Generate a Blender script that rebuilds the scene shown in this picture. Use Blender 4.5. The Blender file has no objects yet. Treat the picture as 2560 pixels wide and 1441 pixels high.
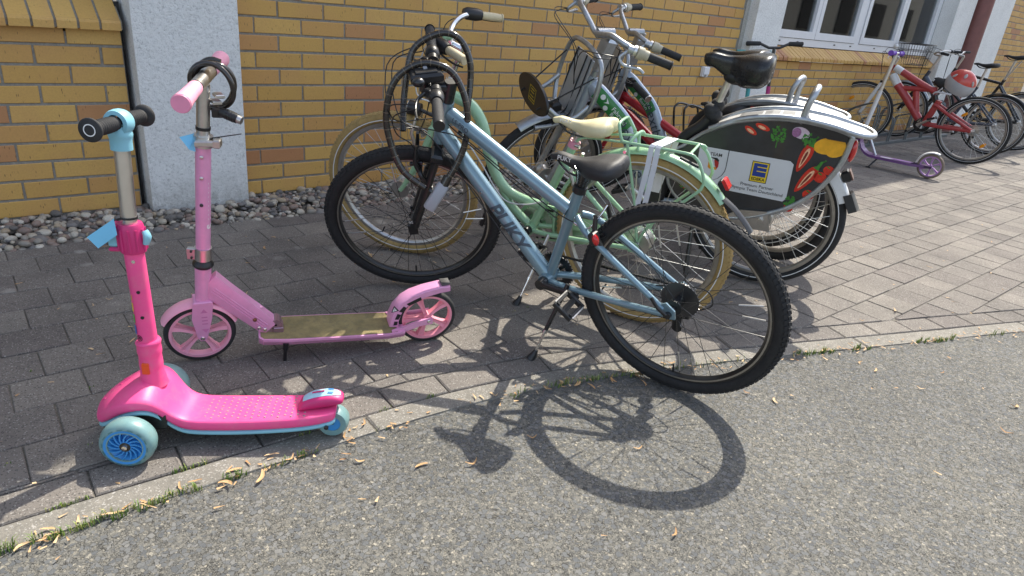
import bpy, math, random
import numpy as np
from mathutils import Matrix, Vector
R_ = math.radians
rnd = random.Random(11)
scene = bpy.context.scene
col = scene.collection

# ---------------------------------------------------------------- camera, sky, sun, exposure
cam = bpy.data.objects.new('camera', bpy.data.cameras.new('camera'))
col.objects.link(cam)
yaw, pitch, roll = 0.74484, 0.40195, 0.10468
fwd = Vector((math.sin(yaw)*math.cos(pitch), math.cos(yaw)*math.cos(pitch), -math.sin(pitch)))
rgt = Vector((math.cos(yaw), -math.sin(yaw), 0)); upv = rgt.cross(fwd)
r2 = rgt*math.cos(roll) + upv*math.sin(roll); u2 = upv*math.cos(roll) - rgt*math.sin(roll)
cm = Matrix((r2, u2, -fwd)).transposed().to_4x4(); cm.translation = (-1.3519, -3.5704, 1.1267)
cam.matrix_world = cm
cam.data.sensor_width = 36.0; cam.data.lens = 1668.9/2560*36.0
cam.data.clip_start = 0.02; cam.data.clip_end = 2000
scene.camera = cam

SUN_EL, SUN_AZ = R_(53.0), R_(19.0)          # azimuth measured from +X towards +Y
world = bpy.data.worlds.new('World'); scene.world = world; world.use_nodes = True
wn = world.node_tree; bg = wn.nodes['Background']
sky = wn.nodes.new('ShaderNodeTexSky'); sky.sky_type = 'NISHITA'; sky.sun_disc = False
sky.sun_elevation = SUN_EL; sky.sun_rotation = R_(90) - SUN_AZ
sky.air_density = 1.0; sky.dust_density = 2.2; sky.ozone_density = 1.0
hs_ = wn.nodes.new('ShaderNodeHueSaturation'); hs_.inputs['Saturation'].default_value = .72      # milky, lightly overcast blue
wn.links.new(sky.outputs[0], hs_.inputs['Color']); wn.links.new(hs_.outputs[0], bg.inputs[0]); bg.inputs[1].default_value = 0.15
sl = bpy.data.lights.new('sun', 'SUN'); sl.energy = 3.15; sl.angle = R_(0.55); sl.color = (1.0, 0.94, 0.82)
so = bpy.data.objects.new('sun', sl); col.objects.link(so)
sd = Vector((math.cos(SUN_EL)*math.cos(SUN_AZ), math.cos(SUN_EL)*math.sin(SUN_AZ), math.sin(SUN_EL)))
so.rotation_euler = sd.to_track_quat('Z', 'Y').to_euler(); so.location = sd*30
scene.view_settings.view_transform = 'Standard'; scene.view_settings.look = 'None'
scene.view_settings.exposure = 1.18; scene.view_settings.gamma = 1.0
scene.view_settings.use_curve_mapping = False

# ---------------------------------------------------------------- materials
def L(r, g, b):
    f = lambda c: (c/255/12.92) if c <= 10 else ((c/255+0.055)/1.055)**2.4
    return (f(r), f(g), f(b), 1)

class NT:
    def __init__(s, m):
        m.use_nodes = True; s.t = m.node_tree; s.b = s.t.nodes['Principled BSDF']; s.c = None
    def n(s, typ, **k):
        x = s.t.nodes.new('ShaderNode'+typ)
        for a, v in k.items():
            if a.startswith('i_'):
                x.inputs[a[2:].replace('_', ' ')].default_value = v
            else: setattr(x, a, v)
        return x
    def l(s, a, b): s.t.links.new(a, b)
    def coord(s, rand=True):
        if s.c is None:
            tc = s.n('TexCoord'); s.c = tc.outputs['Object']
            if rand:
                oi = s.n('ObjectInfo'); mu = s.n('Math', operation='MULTIPLY'); mu.inputs[1].default_value = 53.7
                s.l(oi.outputs['Random'], mu.inputs[0]); va = s.n('VectorMath', operation='ADD')
                s.l(s.c, va.inputs[0]); s.l(mu.outputs[0], va.inputs[1]); s.c = va.outputs[0]
        return s.c
    def noise(s, scale, detail=4, rough=.6, vec=None):
        x = s.n('TexNoise'); x.inputs['Scale'].default_value = scale; x.inputs['Detail'].default_value = detail
        x.inputs['Roughness'].default_value = rough; s.l(vec or s.coord(), x.inputs['Vector']); return x.outputs['Fac']
    def vor(s, scale, feature='F1', vec=None, out='Distance'):
        x = s.n('TexVoronoi'); x.feature = feature; x.inputs['Scale'].default_value = scale
        s.l(vec or s.coord(), x.inputs['Vector']); return x.outputs[out]
    def ramp(s, fac, stops, interp='LINEAR'):
        x = s.n('ValToRGB'); x.color_ramp.interpolation = interp; e = x.color_ramp.elements
        while len(e) < len(stops): e.new(0.5)
        for el, (p, c) in zip(e, stops):
            el.position = p; el.color = c if len(c) == 4 else (*c, 1)
        s.l(fac, x.inputs[0]); return x.outputs[0]
    def mix(s, fac, a, b, mode='MIX'):
        x = s.n('MixRGB', blend_type=mode)
        for v, i in ((fac, 0), (a, 1), (b, 2)):
            if hasattr(v, 'is_output'): s.l(v, x.inputs[i])
            else: x.inputs[i].default_value = v if i == 0 or len(v) == 4 else (*v, 1)
        return x.outputs[0]
    def bump(s, h, strength=.3, dist=.002, prev=None):
        x = s.n('Bump'); x.inputs['Strength'].default_value = strength; x.inputs['Distance'].default_value = dist
        s.l(h, x.inputs['Height'])
        if prev: s.l(prev, x.inputs['Normal'])
        s.l(x.outputs[0], s.b.inputs['Normal']); return x.outputs[0]
    def col(s, c): s.l(c, s.b.inputs['Base Color'])
BLK = (0, 0, 0, 1); WHT = (1, 1, 1, 1)
def G(v): return (v, v, v, 1)

MATS = {}
def mat(name, c, rough=.5, metal=0, coat=0, var=.12, vs=14, bump=0, bs=300, dirt=0.0, dirtc=(.16, .14, .11, 1), spec=.5, emit=0, alpha=None):
    if name in MATS: return MATS[name]
    m = bpy.data.materials.new(name); t = NT(m); b = t.b
    c = c if len(c) == 4 else (*c, 1)
    dark = tuple(x*(1-var) for x in c[:3])+(1,); lite = tuple(min(1, x*(1+var)) for x in c[:3])+(1,)
    nz = t.noise(vs, 5, .65)
    cc = t.ramp(nz, [(.3, dark), (.7, lite)])
    if dirt:
        d = t.ramp(t.noise(vs*2.7, 6, .7), [(.50, BLK), (.72, G(dirt))]); cc = t.mix(d, cc, dirtc)
    t.col(cc)
    rr = t.n('MapRange'); rr.inputs['To Min'].default_value = max(.03, rough-.08); rr.inputs['To Max'].default_value = min(1, rough+.1)
    t.l(nz, rr.inputs['Value']); t.l(rr.outputs[0], b.inputs['Roughness'])
    b.inputs['Metallic'].default_value = metal; b.inputs['Coat Weight'].default_value = coat; b.inputs['Coat Roughness'].default_value = .12
    b.inputs['Specular IOR Level'].default_value = spec
    if bump: t.bump(t.noise(bs, 3, .6), bump, .001)
    MATS[name] = m; return m

blackrub = mat('black_rubber', (.022, .022, .023), .75, var=.3, vs=30, bump=.4, bs=500, dirt=.16, dirtc=(.11, .1, .09, 1))
tyreblk = mat('tyre_rubber', (.016, .016, .017), .8, var=.3, vs=25, bump=.5, bs=400, dirt=.15, dirtc=(.10, .09, .08, 1))
tyretan = mat('tan_tyre_rubber', L(160, 134, 84), .8, var=.14, vs=18, bump=.4, bs=400, dirt=.5, dirtc=L(96, 80, 54))
blackplast = mat('black_plastic', (.016, .016, .017), .38, var=.2, bump=.15, bs=900)
blackmetal = mat('black_metal', (.014, .014, .015), .28, coat=.3, var=.15)
alu = mat('brushed_aluminium', (.62, .61, .59), .33, 1, var=.08, vs=40, dirt=.12, dirtc=(.25, .24, .22, 1))
chrome = mat('chrome', (.78, .78, .78), .14, 1, var=.04)
steel = mat('spoke_steel', (.55, .55, .54), .3, 1, var=.05)
rimgrey = mat('rim_grey_metal', (.40, .385, .35), .38, .9, var=.1, dirt=.3, dirtc=(.16, .13, .1, 1))
rimblk = mat('rim_black', (.025, .024, .023), .3, .3, coat=.3, var=.1)
zinc = mat('galvanised_steel', (.42, .44, .46), .42, .85, var=.15, vs=25, dirt=.2, dirtc=(.22, .22, .22, 1))
bluepaint = mat('blue_frame_paint', (.195, .30, .355), .3, .35, coat=.6, var=.05)
greenpaint = mat('mint_frame_paint', (.30, .50, .30), .3, 0, coat=.6, var=.05)
silverblue = mat('silver_blue_paint', (.42, .48, .55), .34, .45, coat=.5, var=.06, dirt=.12, dirtc=(.3, .3, .3, 1))
redpaint = mat('red_frame_paint', (.44, .012, .022), .3, .1, coat=.7, var=.06)
redpaint2 = mat('faded_red_paint', (.40, .045, .045), .42, 0, coat=.3, var=.12)
whitepaint = mat('white_paint', (.70, .70, .69), .4, coat=.2, var=.05, dirt=.12)
beige = mat('beige_vinyl', (.66, .585, .36), .5, var=.05, bump=.15, bs=700)
beigerub = mat('beige_rubber', (.60, .51, .33), .65, var=.1, bump=.3, bs=300, dirt=.12, dirtc=(.25, .2, .13, 1))
saddleblk = mat('saddle_black', (.020, .020, .022), .58, var=.15, bump=.3, bs=900)
saddlegloss = mat('saddle_gloss', (.016, .016, .017), .26, var=.2, bump=.1, bs=300)
pinkpaint = mat('pale_pink_paint', (.76, .34, .56), .38, .15, coat=.35, var=.07, dirt=.16, dirtc=(.42, .22, .30, 1))
pinklight = mat('light_pink_plastic', (.80, .36, .47), .5, var=.06, dirt=.1, dirtc=(.4, .2, .2, 1))
salmon = mat('salmon_pink_wheel', (.82, .30, .38), .45, var=.07, dirt=.15, dirtc=(.35, .16, .15, 1))
hotpink = mat('hot_pink_plastic', (.84, .08, .27), .46, var=.06, vs=9, dirt=.38, dirtc=(.66, .22, .28, 1))
hotpink2 = mat('deep_pink_plastic', (.56, .028, .16), .42, var=.06, dirt=.05)
skyblue = mat('light_blue_plastic', (.23, .50, .60), .45, var=.05)
wheelblue = mat('wheel_blue_plastic', (.045, .27, .62), .35, var=.06)
wheelpu = mat('translucent_wheel', (.17, .30, .30), .35, var=.12, vs=20, dirt=.25, dirtc=(.24, .24, .17, 1))
griptape = mat('grip_tape_olive', (.24, .19, .085), .9, var=.3, vs=22, bump=.6, bs=900, dirt=.5, dirtc=(.12, .11, .08, 1))
paperblue = mat('blue_paper', (.20, .55, .80), .7, var=.05)
whiteprint = mat('white_print', (.75, .75, .74), .5, var=.02)
blackprint = mat('black_print', (.012, .012, .012), .5, var=.02)
greyprint = mat('grey_print', (.055, .075, .095), .5, var=.02)
redlens = mat('red_lens', (.55, .015, .015), .15, coat=.5, var=.2, vs=200)
amber = mat('amber_reflector', (.80, .30, .01), .2, coat=.4, var=.2, vs=200)
purple = mat('purple_paint', (.14, .055, .19), .4, coat=.3, var=.08)
lilac = mat('lilac_plastic', (.42, .22, .48), .45, var=.08)
violet = mat('violet_rubber', (.16, .06, .42), .55, var=.06)
teal = mat('teal_paint', (.05, .32, .34), .4, coat=.2, var=.06)
magenta = mat('magenta_paint', (.42, .02, .17), .4, coat=.2, var=.06)
maroon = mat('maroon_metal', (.10, .04, .055), .4, .4, var=.1)
greytyre = mat('grey_brown_tyre', (.20, .155, .115), .75, var=.15, dirt=.3)
elastic = mat('white_elastic', (.68, .68, .71), .8, var=.06, bump=.6, bs=500)
lockgrey = mat('lock_grey', (.33, .34, .37), .5, var=.05)
lockblk = mat('lock_cable_black', (.020, .016, .013), .18, coat=.4, var=.15)
lockband = mat('lock_band_glint_brown', (.10, .078, .055), .25, coat=.3, var=.1)  # segment bands, coloured lighter than the cable to suggest glints

# ---------------------------------------------------------------- mesh building
class B:
    def __init__(s): s.v = []; s.f = []
    def add(s, vs, fs):
        o = len(s.v); s.v.extend([tuple(x) for x in vs]); s.f.extend([tuple(i+o for i in f) for f in fs]); return s
    def box(s, c, d, M=None, ch=0.0):
        x, y, z = (d[0]/2, d[1]/2, d[2]/2)
        if ch <= 0:
            vs = [(sx*x, sy*y, sz*z) for sx in (-1, 1) for sy in (-1, 1) for sz in (-1, 1)]
            fs = [(0, 1, 3, 2), (4, 6, 7, 5), (0, 4, 5, 1), (2, 3, 7, 6), (0, 2, 6, 4), (1, 5, 7, 3)]
        else:
            c1 = [(-x+ch, -y+ch), (x-ch, -y+ch), (x-ch, y-ch), (-x+ch, y-ch)]; c2 = [(-x, -y), (x, -y), (x, y), (-x, y)]
            vs = [(a, b, -z) for a, b in c1]+[(a, b, -z+ch) for a, b in c2]+[(a, b, z-ch) for a, b in c2]+[(a, b, z) for a, b in c1]
            fs = [(3, 2, 1, 0), (12, 13, 14, 15)]
            for k in range(3):
                for i in range(4):
                    j = (i+1) % 4; fs.append((k*4+i, k*4+j, k*4+4+j, k*4+4+i))
        M = M or Matrix.Identity(4); c = Vector(c)
        return s.add([M @ Vector(p) + c for p in vs], fs)
    def tube(s, pts, r, n=10, smooth=0, cap=True, closed=False, flat=None):
        P = [Vector(p) for p in pts]
        rr = list(r) if isinstance(r, (list, tuple)) else [r]*len(P)
        if smooth:
            P, rr = spline(P, rr, smooth, closed)
        N = len(P); rings = []; up = None
        for i in range(N):
            if closed: t = P[(i+1) % N]-P[i-1]
            else: t = P[min(i+1, N-1)]-P[max(i-1, 0)]
            t.normalize()
            if up is None:
                up = Vector((0, 0, 1)) if abs(t.z) < .9 else Vector((1, 0, 0))
            a = (up - t*up.dot(t))
            if a.length < 1e-6: a = t.orthogonal()
            a.normalize(); up = a; b = t.cross(a)
            fl = flat or (1, 1)
            rings.append([P[i]+(a*math.cos(2*math.pi*k/n)*fl[0]+b*math.sin(2*math.pi*k/n)*fl[1])*rr[i] for k in range(n)])
        vs = [p for ring in rings for p in ring]; fs = []
        for i in range(N if closed else N-1):
            i2 = (i+1) % N
            for k in range(n):
                k2 = (k+1) % n; fs.append((i*n+k, i*n+k2, i2*n+k2, i2*n+k))
        if cap and not closed:
            fs.append(tuple(range(n-1, -1, -1))); fs.append(tuple((N-1)*n+k for k in range(n)))
        return s.add(vs, fs)
    def lathe(s, prof, n=24, M=None, closed=False, arc=None):
        # revolve (radius, y) about Y
        M = M or Matrix.Identity(4); vs = []; m = len(prof)
        a0, a1 = arc or (0, 2*math.pi); steps = n if arc is None else n+1
        for i in range(steps):
            a = a0+(a1-a0)*i/n
            for (r, y) in prof: vs.append(M @ Vector((r*math.cos(a), y, r*math.sin(a))))
        fs = []
        for i in range(n):
            i2 = (i+1) % steps if arc is None else i+1
            for k in range(m if closed else m-1):
                k2 = (k+1) % m; fs.append((i*m+k, i2*m+k, i2*m+k2, i*m+k2))
        return s.add(vs, fs)
    def prism(s, outline, h0, h1, M=None, ax=1):
        # outline in (x,z); extruded along y from h0 to h1
        M = M or Matrix.Identity(4); n = len(outline)
        vs = [M @ Vector((x, h0, z)) for x, z in outline]+[M @ Vector((x, h1, z)) for x, z in outline]
        fs = [tuple(range(n)), tuple(range(2*n-1, n-1, -1))]+[(i, (i+1) % n+0, (i+1) % n+n, i+n)[::-1] for i in range(n)]
        return s.add(vs, fs)
    def loft(s, rings, cap=True):
        n = len(rings[0]); vs = [p for r in rings for p in r]; fs = []
        for i in range(len(rings)-1):
            for k in range(n): fs.append((i*n+k, i*n+(k+1) % n, (i+1)*n+(k+1) % n, (i+1)*n+k))
        if cap: fs.append(tuple(range(n-1, -1, -1))); fs.append(tuple((len(rings)-1)*n+k for k in range(n)))
        return s.add(vs, fs)
    def ball(s, c, r, n=10, sc=(1, 1, 1)):
        rings = []; c = Vector(c)
        for i in range(1, n):
            ph = math.pi*i/n
            rings.append([c+Vector((sc[0]*r*math.sin(ph)*math.cos(2*math.pi*k/(2*n)), sc[1]*r*math.sin(ph)*math.sin(2*math.pi*k/(2*n)), sc[2]*r*math.cos(ph))) for k in range(2*n)])
        return s.loft(rings)
    def cyl(s, a, b, r, n=14): return s.tube([a, b], r, n)
    def tf(s, fn): s.v = [tuple(fn(Vector(p))) for p in s.v]; return s
    def mesh(s, name, m, smooth=40):
        me = bpy.data.meshes.new(name); me.from_pydata(s.v, [], s.f); me.update()
        if m:
            for x in (m if isinstance(m, (list, tuple)) else [m]): me.materials.append(x)
        fix_normals(me)
        if smooth:
            me.shade_smooth()
            try: me.set_sharp_from_angle(angle=R_(smooth))
            except Exception: pass
        return me
    def obj(s, name, m, parent=None, smooth=40, sub=0, label=None):
        o = bpy.data.objects.new(name, s.mesh(name, m, smooth)); col.objects.link(o)
        if parent is not None: o.parent = parent
        if sub:
            md = o.modifiers.new('sub', 'SUBSURF'); md.levels = sub; md.render_levels = sub
        if label: o['label'] = label
        return o
import bmesh
def fix_normals(me):
    bm = bmesh.new(); bm.from_mesh(me); bmesh.ops.recalc_face_normals(bm, faces=bm.faces); bm.to_mesh(me); bm.free()

def spline(P, rr, k, closed=False):
    out = []; ro = []; N = len(P); segs = N if closed else N-1
    g = lambda i: P[i % N] if closed else P[max(0, min(N-1, i))]
    for i in range(segs):
        p0, p1, p2, p3 = g(i-1), g(i), g(i+1), g(i+2)
        r1, r2_ = rr[i], rr[(i+1) % N]
        for j in range(k):
            t = j/k; t2 = t*t; t3 = t2*t
            out.append(.5*((2*p1)+(p2-p0)*t+(2*p0-5*p1+4*p2-p3)*t2+(3*p1-p0-3*p2+p3)*t3)); ro.append(r1+(r2_-r1)*t)
    if not closed: out.append(P[-1]); ro.append(rr[-1])
    return out, ro
def link(name, me, parent=None, M=None, loc=None):
    o = bpy.data.objects.new(name, me); col.objects.link(o)
    if parent is not None: o.parent = parent
    if M is not None: o.matrix_local = M
    elif loc is not None: o.location = loc
    return o
def thing(name, label, cat, M=None, loc=(0, 0, 0), group=None):
    o = bpy.data.objects.new(name, None); col.objects.link(o); o.empty_display_size = .05
    if M is not None: o.matrix_world = M
    else: o.location = loc
    return tag(o, label, cat, group)
def tag(o, label, cat, group=None):
    o['label'] = label; o['category'] = cat
    if group: o['group'] = group
    return o
def struct(o): o['kind'] = 'structure'; return o
def stuff(o): o['kind'] = 'stuff'; return o
def fmat(o, e1, left, up):
    M = Matrix((e1, left, up)).transposed().to_4x4(); M.translation = o; return M
def fr(c, yawd, leand, R):
    y, l = R_(yawd), R_(leand)
    n = Vector((-math.sin(y)*math.cos(l), math.cos(y)*math.cos(l), math.sin(l)))
    e1 = -Vector((math.cos(y), math.sin(y), 0)); e2 = n.cross(e1)
    if e2.z < 0: e2 = -e2
    return fmat(Vector(c)-e2*R, e1, -n, e2)

_txt = {}
def text2d(s, size=1.0, bold=0.0, res=3, shear=0, space=1.0):
    k = (s, bold, shear, space)
    if k not in _txt:
        cu = bpy.data.curves.new('t', 'FONT'); cu.body = s; cu.size = 1; cu.align_x = 'CENTER'; cu.align_y = 'CENTER'
        cu.offset = bold; cu.resolution_u = res; cu.shear = shear; cu.space_character = space; cu.space_line = .85
        ob = bpy.data.objects.new('t', cu); col.objects.link(ob)
        dg = bpy.context.evaluated_depsgraph_get(); me = bpy.data.meshes.new_from_object(ob.evaluated_get(dg))
        _txt[k] = ([tuple(v.co) for v in me.vertices], [tuple(p.vertices) for p in me.polygons])
        bpy.data.objects.remove(ob); bpy.data.curves.remove(cu); bpy.data.meshes.remove(me)
    v, f = _txt[k]
    return [(x*size, y*size) for x, y, z in v], f
def lettering(s, fn, m, parent, size, bold=0., shear=0, space=1.0, name='lettering', fine=0):
    v, f = text2d(s, size, bold, shear=shear, space=space)
    if fine:                                        # split large letters so that they can follow a curved surface
        bm = bmesh.new(); bv = [bm.verts.new((x, y, 0)) for x, y in v]
        for q in f:
            try: bm.faces.new([bv[i] for i in q])
            except ValueError: pass
        bmesh.ops.triangulate(bm, faces=bm.faces)
        for _ in range(4):
            es = [e for e in bm.edges if e.calc_length() > fine]
            if es: bmesh.ops.subdivide_edges(bm, edges=es, cuts=1); bmesh.ops.triangulate(bm, faces=bm.faces)
        bm.verts.index_update(); v = [(p.co.x, p.co.y) for p in bm.verts]; f = [tuple(p.index for p in q.verts) for q in bm.faces]; bm.free()
    b = B(); b.add([fn(x, y) for x, y in v], f)
    me = bpy.data.meshes.new(name); me.from_pydata(b.v, [], b.f); me.materials.append(m); me.update()
    return link(name, me, parent)
def planefn(o, du, dv):
    o, du, dv = Vector(o), Vector(du).normalized(), Vector(dv).normalized()
    n = du.cross(dv)
    return lambda x, y: o+du*x+dv*y+n*.0008
def tubefn(a, b, r, out, t0=.5, flip=1):
    # text running along the tube a->b, facing direction out
    a, b = Vector(a), Vector(b); d = (b-a).normalized(); n = Vector(out); n = (n-d*n.dot(d)).normalized(); w = n.cross(d)
    c = a+(b-a)*t0; r = r+.0012
    return lambda x, y: c+d*x*flip+(n*math.cos(y/r)+w*math.sin(y/r)*flip)*r
# ================================================================ SETTING
CI = cm.inverted()
def px(p):
    q = CI @ Vector(p)
    if q.z > -.05: return None
    f = 1668.9
    return (1280+f*q.x/-q.z, 720.5-f*q.y/-q.z, -q.z)
def inview(p, mg=60):
    q = px(p)
    return q is not None and -mg < q[0] < 2560+mg and -mg < q[1] < 1441+mg

# ---- ground materials
def ground_mats():
    m = bpy.data.materials.new('paver_concrete'); t = NT(m); MATS['paver'] = m
    oi = t.n('ObjectInfo'); geo = t.n('NewGeometry')
    isl = t.n('Math', operation='ADD'); t.l(oi.outputs['Random'], isl.inputs[0]); t.l(geo.outputs['Random Per Island'], isl.inputs[1])
    fr_ = t.n('Math', operation='FRACT'); t.l(isl.outputs[0], fr_.inputs[0])
    base = t.ramp(fr_.outputs[0], [(0, L(102, 95, 91)), (.35, L(110, 104, 98)), (.7, L(115, 109, 103)), (1, L(125, 119, 111))])
    fine = t.noise(420, 3, .7, geo.outputs['Position'])
    c = t.mix(t.ramp(fine, [(.35, G(.0)), (.7, G(1))]), base, (.25, .235, .22, 1)); 
    c = t.mix(.45, base, c)
    spk = t.vor(330, vec=geo.outputs['Position'], out='Color')
    sp = t.n('SeparateColor'); t.l(spk, sp.inputs[0])
    c = t.mix(t.ramp(sp.outputs[0], [(.92, BLK), (.95, G(.55))]), c, (.46, .44, .41, 1))
    c = t.mix(t.ramp(sp.outputs[1], [(.86, BLK), (.9, G(.7))]), c, (.055, .05, .05, 1))
    # lichen blotches and dirt
    lv = t.vor(7.5, vec=geo.outputs['Position']); lc = t.vor(7.5, vec=geo.outputs['Position'], out='Color'); ls = t.n('SeparateColor'); t.l(lc, ls.inputs[0])
    nz = t.noise(60, 4, .7, geo.outputs['Position'])
    ad = t.n('Math', operation='MULTIPLY_ADD'); t.l(nz, ad.inputs[0]); ad.inputs[1].default_value = .18; t.l(lv, ad.inputs[2])
    spot = t.ramp(ad.outputs[0], [(.22, WHT), (.34, BLK)])
    gate = t.ramp(ls.outputs[0], [(.62, BLK), (.66, WHT)])
    sx = t.n('SeparateXYZ'); t.l(geo.outputs['Position'], sx.inputs[0])
    nearwall = t.n('MapRange'); nearwall.inputs['From Min'].default_value = -1.3; nearwall.inputs['From Max'].default_value = -.5; t.l(sx.outputs['Y'], nearwall.inputs['Value'])
    mm = t.n('Math', operation='MULTIPLY'); t.l(spot, mm.inputs[0]); t.l(gate, mm.inputs[1])
    m2 = t.n('Math', operation='MULTIPLY'); t.l(mm.outputs[0], m2.inputs[0]); t.l(nearwall.outputs[0], m2.inputs[1])
    m3 = t.n('Math', operation='MULTIPLY'); t.l(m2.outputs[0], m3.inputs[0]); m3.inputs[1].default_value = .55
    c = t.mix(m3.outputs[0], c, (.42, .40, .36, 1))
    big = t.ramp(t.noise(3.1, 5, .6, geo.outputs['Position']), [(.3, (.72, .72, .72, 1)), (.7, (1.12, 1.11, 1.09, 1))])
    c = t.mix(1.0, c, big, 'MULTIPLY'); t.col(c)
    t.b.inputs['Roughness'].default_value = .88; t.b.inputs['Specular IOR Level'].default_value = .3
    t.bump(t.noise(300, 4, .7, geo.outputs['Position']), .55, .0022)

    m = bpy.data.materials.new('joint_sand'); t = NT(m); MATS['sand'] = m; geo = t.n('NewGeometry'); p = geo.outputs['Position']
    t.col(t.ramp(t.noise(90, 6, .7, p), [(.3, (.055, .05, .043, 1)), (.55, (.16, .145, .12, 1)), (.75, (.28, .26, .22, 1))])); t.b.inputs['Roughness'].default_value = .95
    t.bump(t.noise(500, 4, .7, p), .7, .003)

    m = bpy.data.materials.new('kerb_concrete'); t = NT(m); MATS['kerb'] = m; geo = t.n('NewGeometry'); p = geo.outputs['Position']
    c = t.ramp(t.noise(25, 6, .7, p), [(.3, L(118, 113, 104)), (.7, L(148, 142, 131))])
    c = t.mix(t.ramp(t.noise(420, 3, .7, p), [(.40, BLK), (.62, G(.75))]), c, (.12, .115, .105, 1)); sk = t.vor(300, vec=p, out='Color'); sq = t.n('SeparateColor'); t.l(sk, sq.inputs[0]); c = t.mix(t.ramp(sq.outputs[0], [(.88, BLK), (.92, G(.6))]), c, (.45, .43, .40, 1))
    c = t.mix(t.ramp(t.noise(9, 6, .7, p), [(.45, BLK), (.75, G(.65))]), c, (.12, .115, .10, 1))
    t.col(c); t.b.inputs['Roughness'].default_value = .9; t.bump(t.noise(300, 4, .7, p), .6, .002)

    m = bpy.data.materials.new('asphalt_coarse'); t = NT(m); MATS['asphalt'] = m; geo = t.n('NewGeometry'); p = geo.outputs['Position']
    wv = t.n('TexNoise'); wv.inputs['Scale'].default_value = 130; wv.inputs['Detail'].default_value = 4; t.l(p, wv.inputs['Vector'])
    wp = t.n('VectorMath', operation='MULTIPLY_ADD'); t.l(wv.outputs['Color'], wp.inputs[0]); wp.inputs[1].default_value = (.011, .011, .011); t.l(p, wp.inputs[2])
    def layer(sc):
        d = t.vor(sc, 'DISTANCE_TO_EDGE', vec=wp.outputs[0]); c_ = t.vor(sc, vec=wp.outputs[0], out='Color'); q = t.n('SeparateColor'); t.l(c_, q.inputs[0]); return d, q
    d1, s1 = layer(165); d2, s2 = layer(88)
    chip = t.ramp(s1.outputs[0], [(0, L(86, 85, 82)), (.35, L(101, 100, 96)), (.7, L(110, 108, 102)), (.93, L(121, 118, 110)), (1, L(154, 148, 135))])
    big = t.ramp(s2.outputs[1], [(0, L(84, 86, 88)), (.5, L(101, 102, 102)), (1, L(117, 116, 113))])
    gate = t.n('Math', operation='GREATER_THAN'); t.l(s2.outputs[0], gate.inputs[0]); gate.inputs[1].default_value = .62
    inner = t.ramp(d2, [(.03, BLK), (.07, WHT)]); bm_ = t.n('Math', operation='MULTIPLY'); t.l(gate.outputs[0], bm_.inputs[0]); t.l(inner, bm_.inputs[1])
    crev = t.ramp(d1, [(.0, WHT), (.085, BLK)]); nz = t.ramp(t.noise(75, 4, .65, p), [(.42, BLK), (.60, WHT)])
    cm_ = t.n('Math', operation='MULTIPLY'); t.l(crev, cm_.inputs[0]); t.l(nz, cm_.inputs[1])
    c = t.mix(cm_.outputs[0], chip, L(52, 51, 49)); sand = t.ramp(t.noise(110, 5, .7, p), [(.56, BLK), (.68, G(.75))]); c = t.mix(sand, c, L(138, 132, 118))
    c = t.mix(bm_.outputs[0], c, big)
    ring = t.n('Math', operation='MULTIPLY'); t.l(gate.outputs[0], ring.inputs[0]); t.l(t.ramp(d2, [(.0, G(.75)), (.05, BLK)]), ring.inputs[1]); c = t.mix(ring.outputs[0], c, L(44, 43, 42))
    patch = t.ramp(t.noise(1.3, 6, .65, p), [(.28, (.80, .80, .80, 1)), (.5, (.98, .98, .98, 1)), (.72, (1.12, 1.11, 1.08, 1))]); c = t.mix(1., c, patch, 'MULTIPLY')
    stain = t.ramp(t.noise(5.5, 5, .7, p), [(.62, WHT), (.74, (.84, .83, .82, 1))]); c = t.mix(1., c, stain, 'MULTIPLY')
    t.col(c); t.b.inputs['Roughness'].default_value = .85; t.b.inputs['Specular IOR Level'].default_value = .35
    inv = t.n('Math', operation='SUBTRACT'); inv.inputs[0].default_value = 1; t.l(cm_.outputs[0], inv.inputs[1])
    hm = t.n('Math', operation='MULTIPLY_ADD'); t.l(s1.outputs[1], hm.inputs[0]); hm.inputs[1].default_value = .7; t.l(inv.outputs[0], hm.inputs[2])
    h3 = t.n('Math', operation='MAXIMUM'); t.l(hm.outputs[0], h3.inputs[0]); mb_ = t.n('Math', operation='MULTIPLY'); t.l(bm_.outputs[0], mb_.inputs[0]); mb_.inputs[1].default_value = 1.5; t.l(mb_.outputs[0], h3.inputs[1])
    b1 = t.bump(h3.outputs[0], .8, .0045); t.bump(t.noise(420, 4, .7, p), .5, .002, b1)

    m = bpy.data.materials.new('pebbles'); t = NT(m); MATS['pebble'] = m; geo = t.n('NewGeometry'); oi = t.n('ObjectInfo')
    a = t.n('Math', operation='ADD'); t.l(oi.outputs['Random'], a.inputs[0]); t.l(geo.outputs['Random Per Island'], a.inputs[1]); f2 = t.n('Math', operation='FRACT'); t.l(a.outputs[0], f2.inputs[0])
    c = t.ramp(f2.outputs[0], [(0, L(88, 84, 80)), (.14, L(140, 133, 122)), (.28, L(168, 158, 140)), (.38, L(124, 103, 92)), (.48, L(184, 176, 160)), (.58, L(110, 106, 103)), (.70, L(162, 144, 118)), (.80, L(136, 114, 101)), (.90, L(198, 191, 176)), (.96, L(92, 90, 90))], 'CONSTANT')
    c = t.mix(t.ramp(t.noise(120, 4, .7, geo.outputs['Position']), [(.35, BLK), (.75, G(.55))]), c, (.22, .2, .18, 1)); t.col(c)
    t.b.inputs['Roughness'].default_value = .7; t.bump(t.noise(350, 3, .6, geo.outputs['Position']), .3, .001)

    m = bpy.data.materials.new('soil'); t = NT(m); MATS['soil'] = m; geo = t.n('NewGeometry'); p = geo.outputs['Position']
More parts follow.
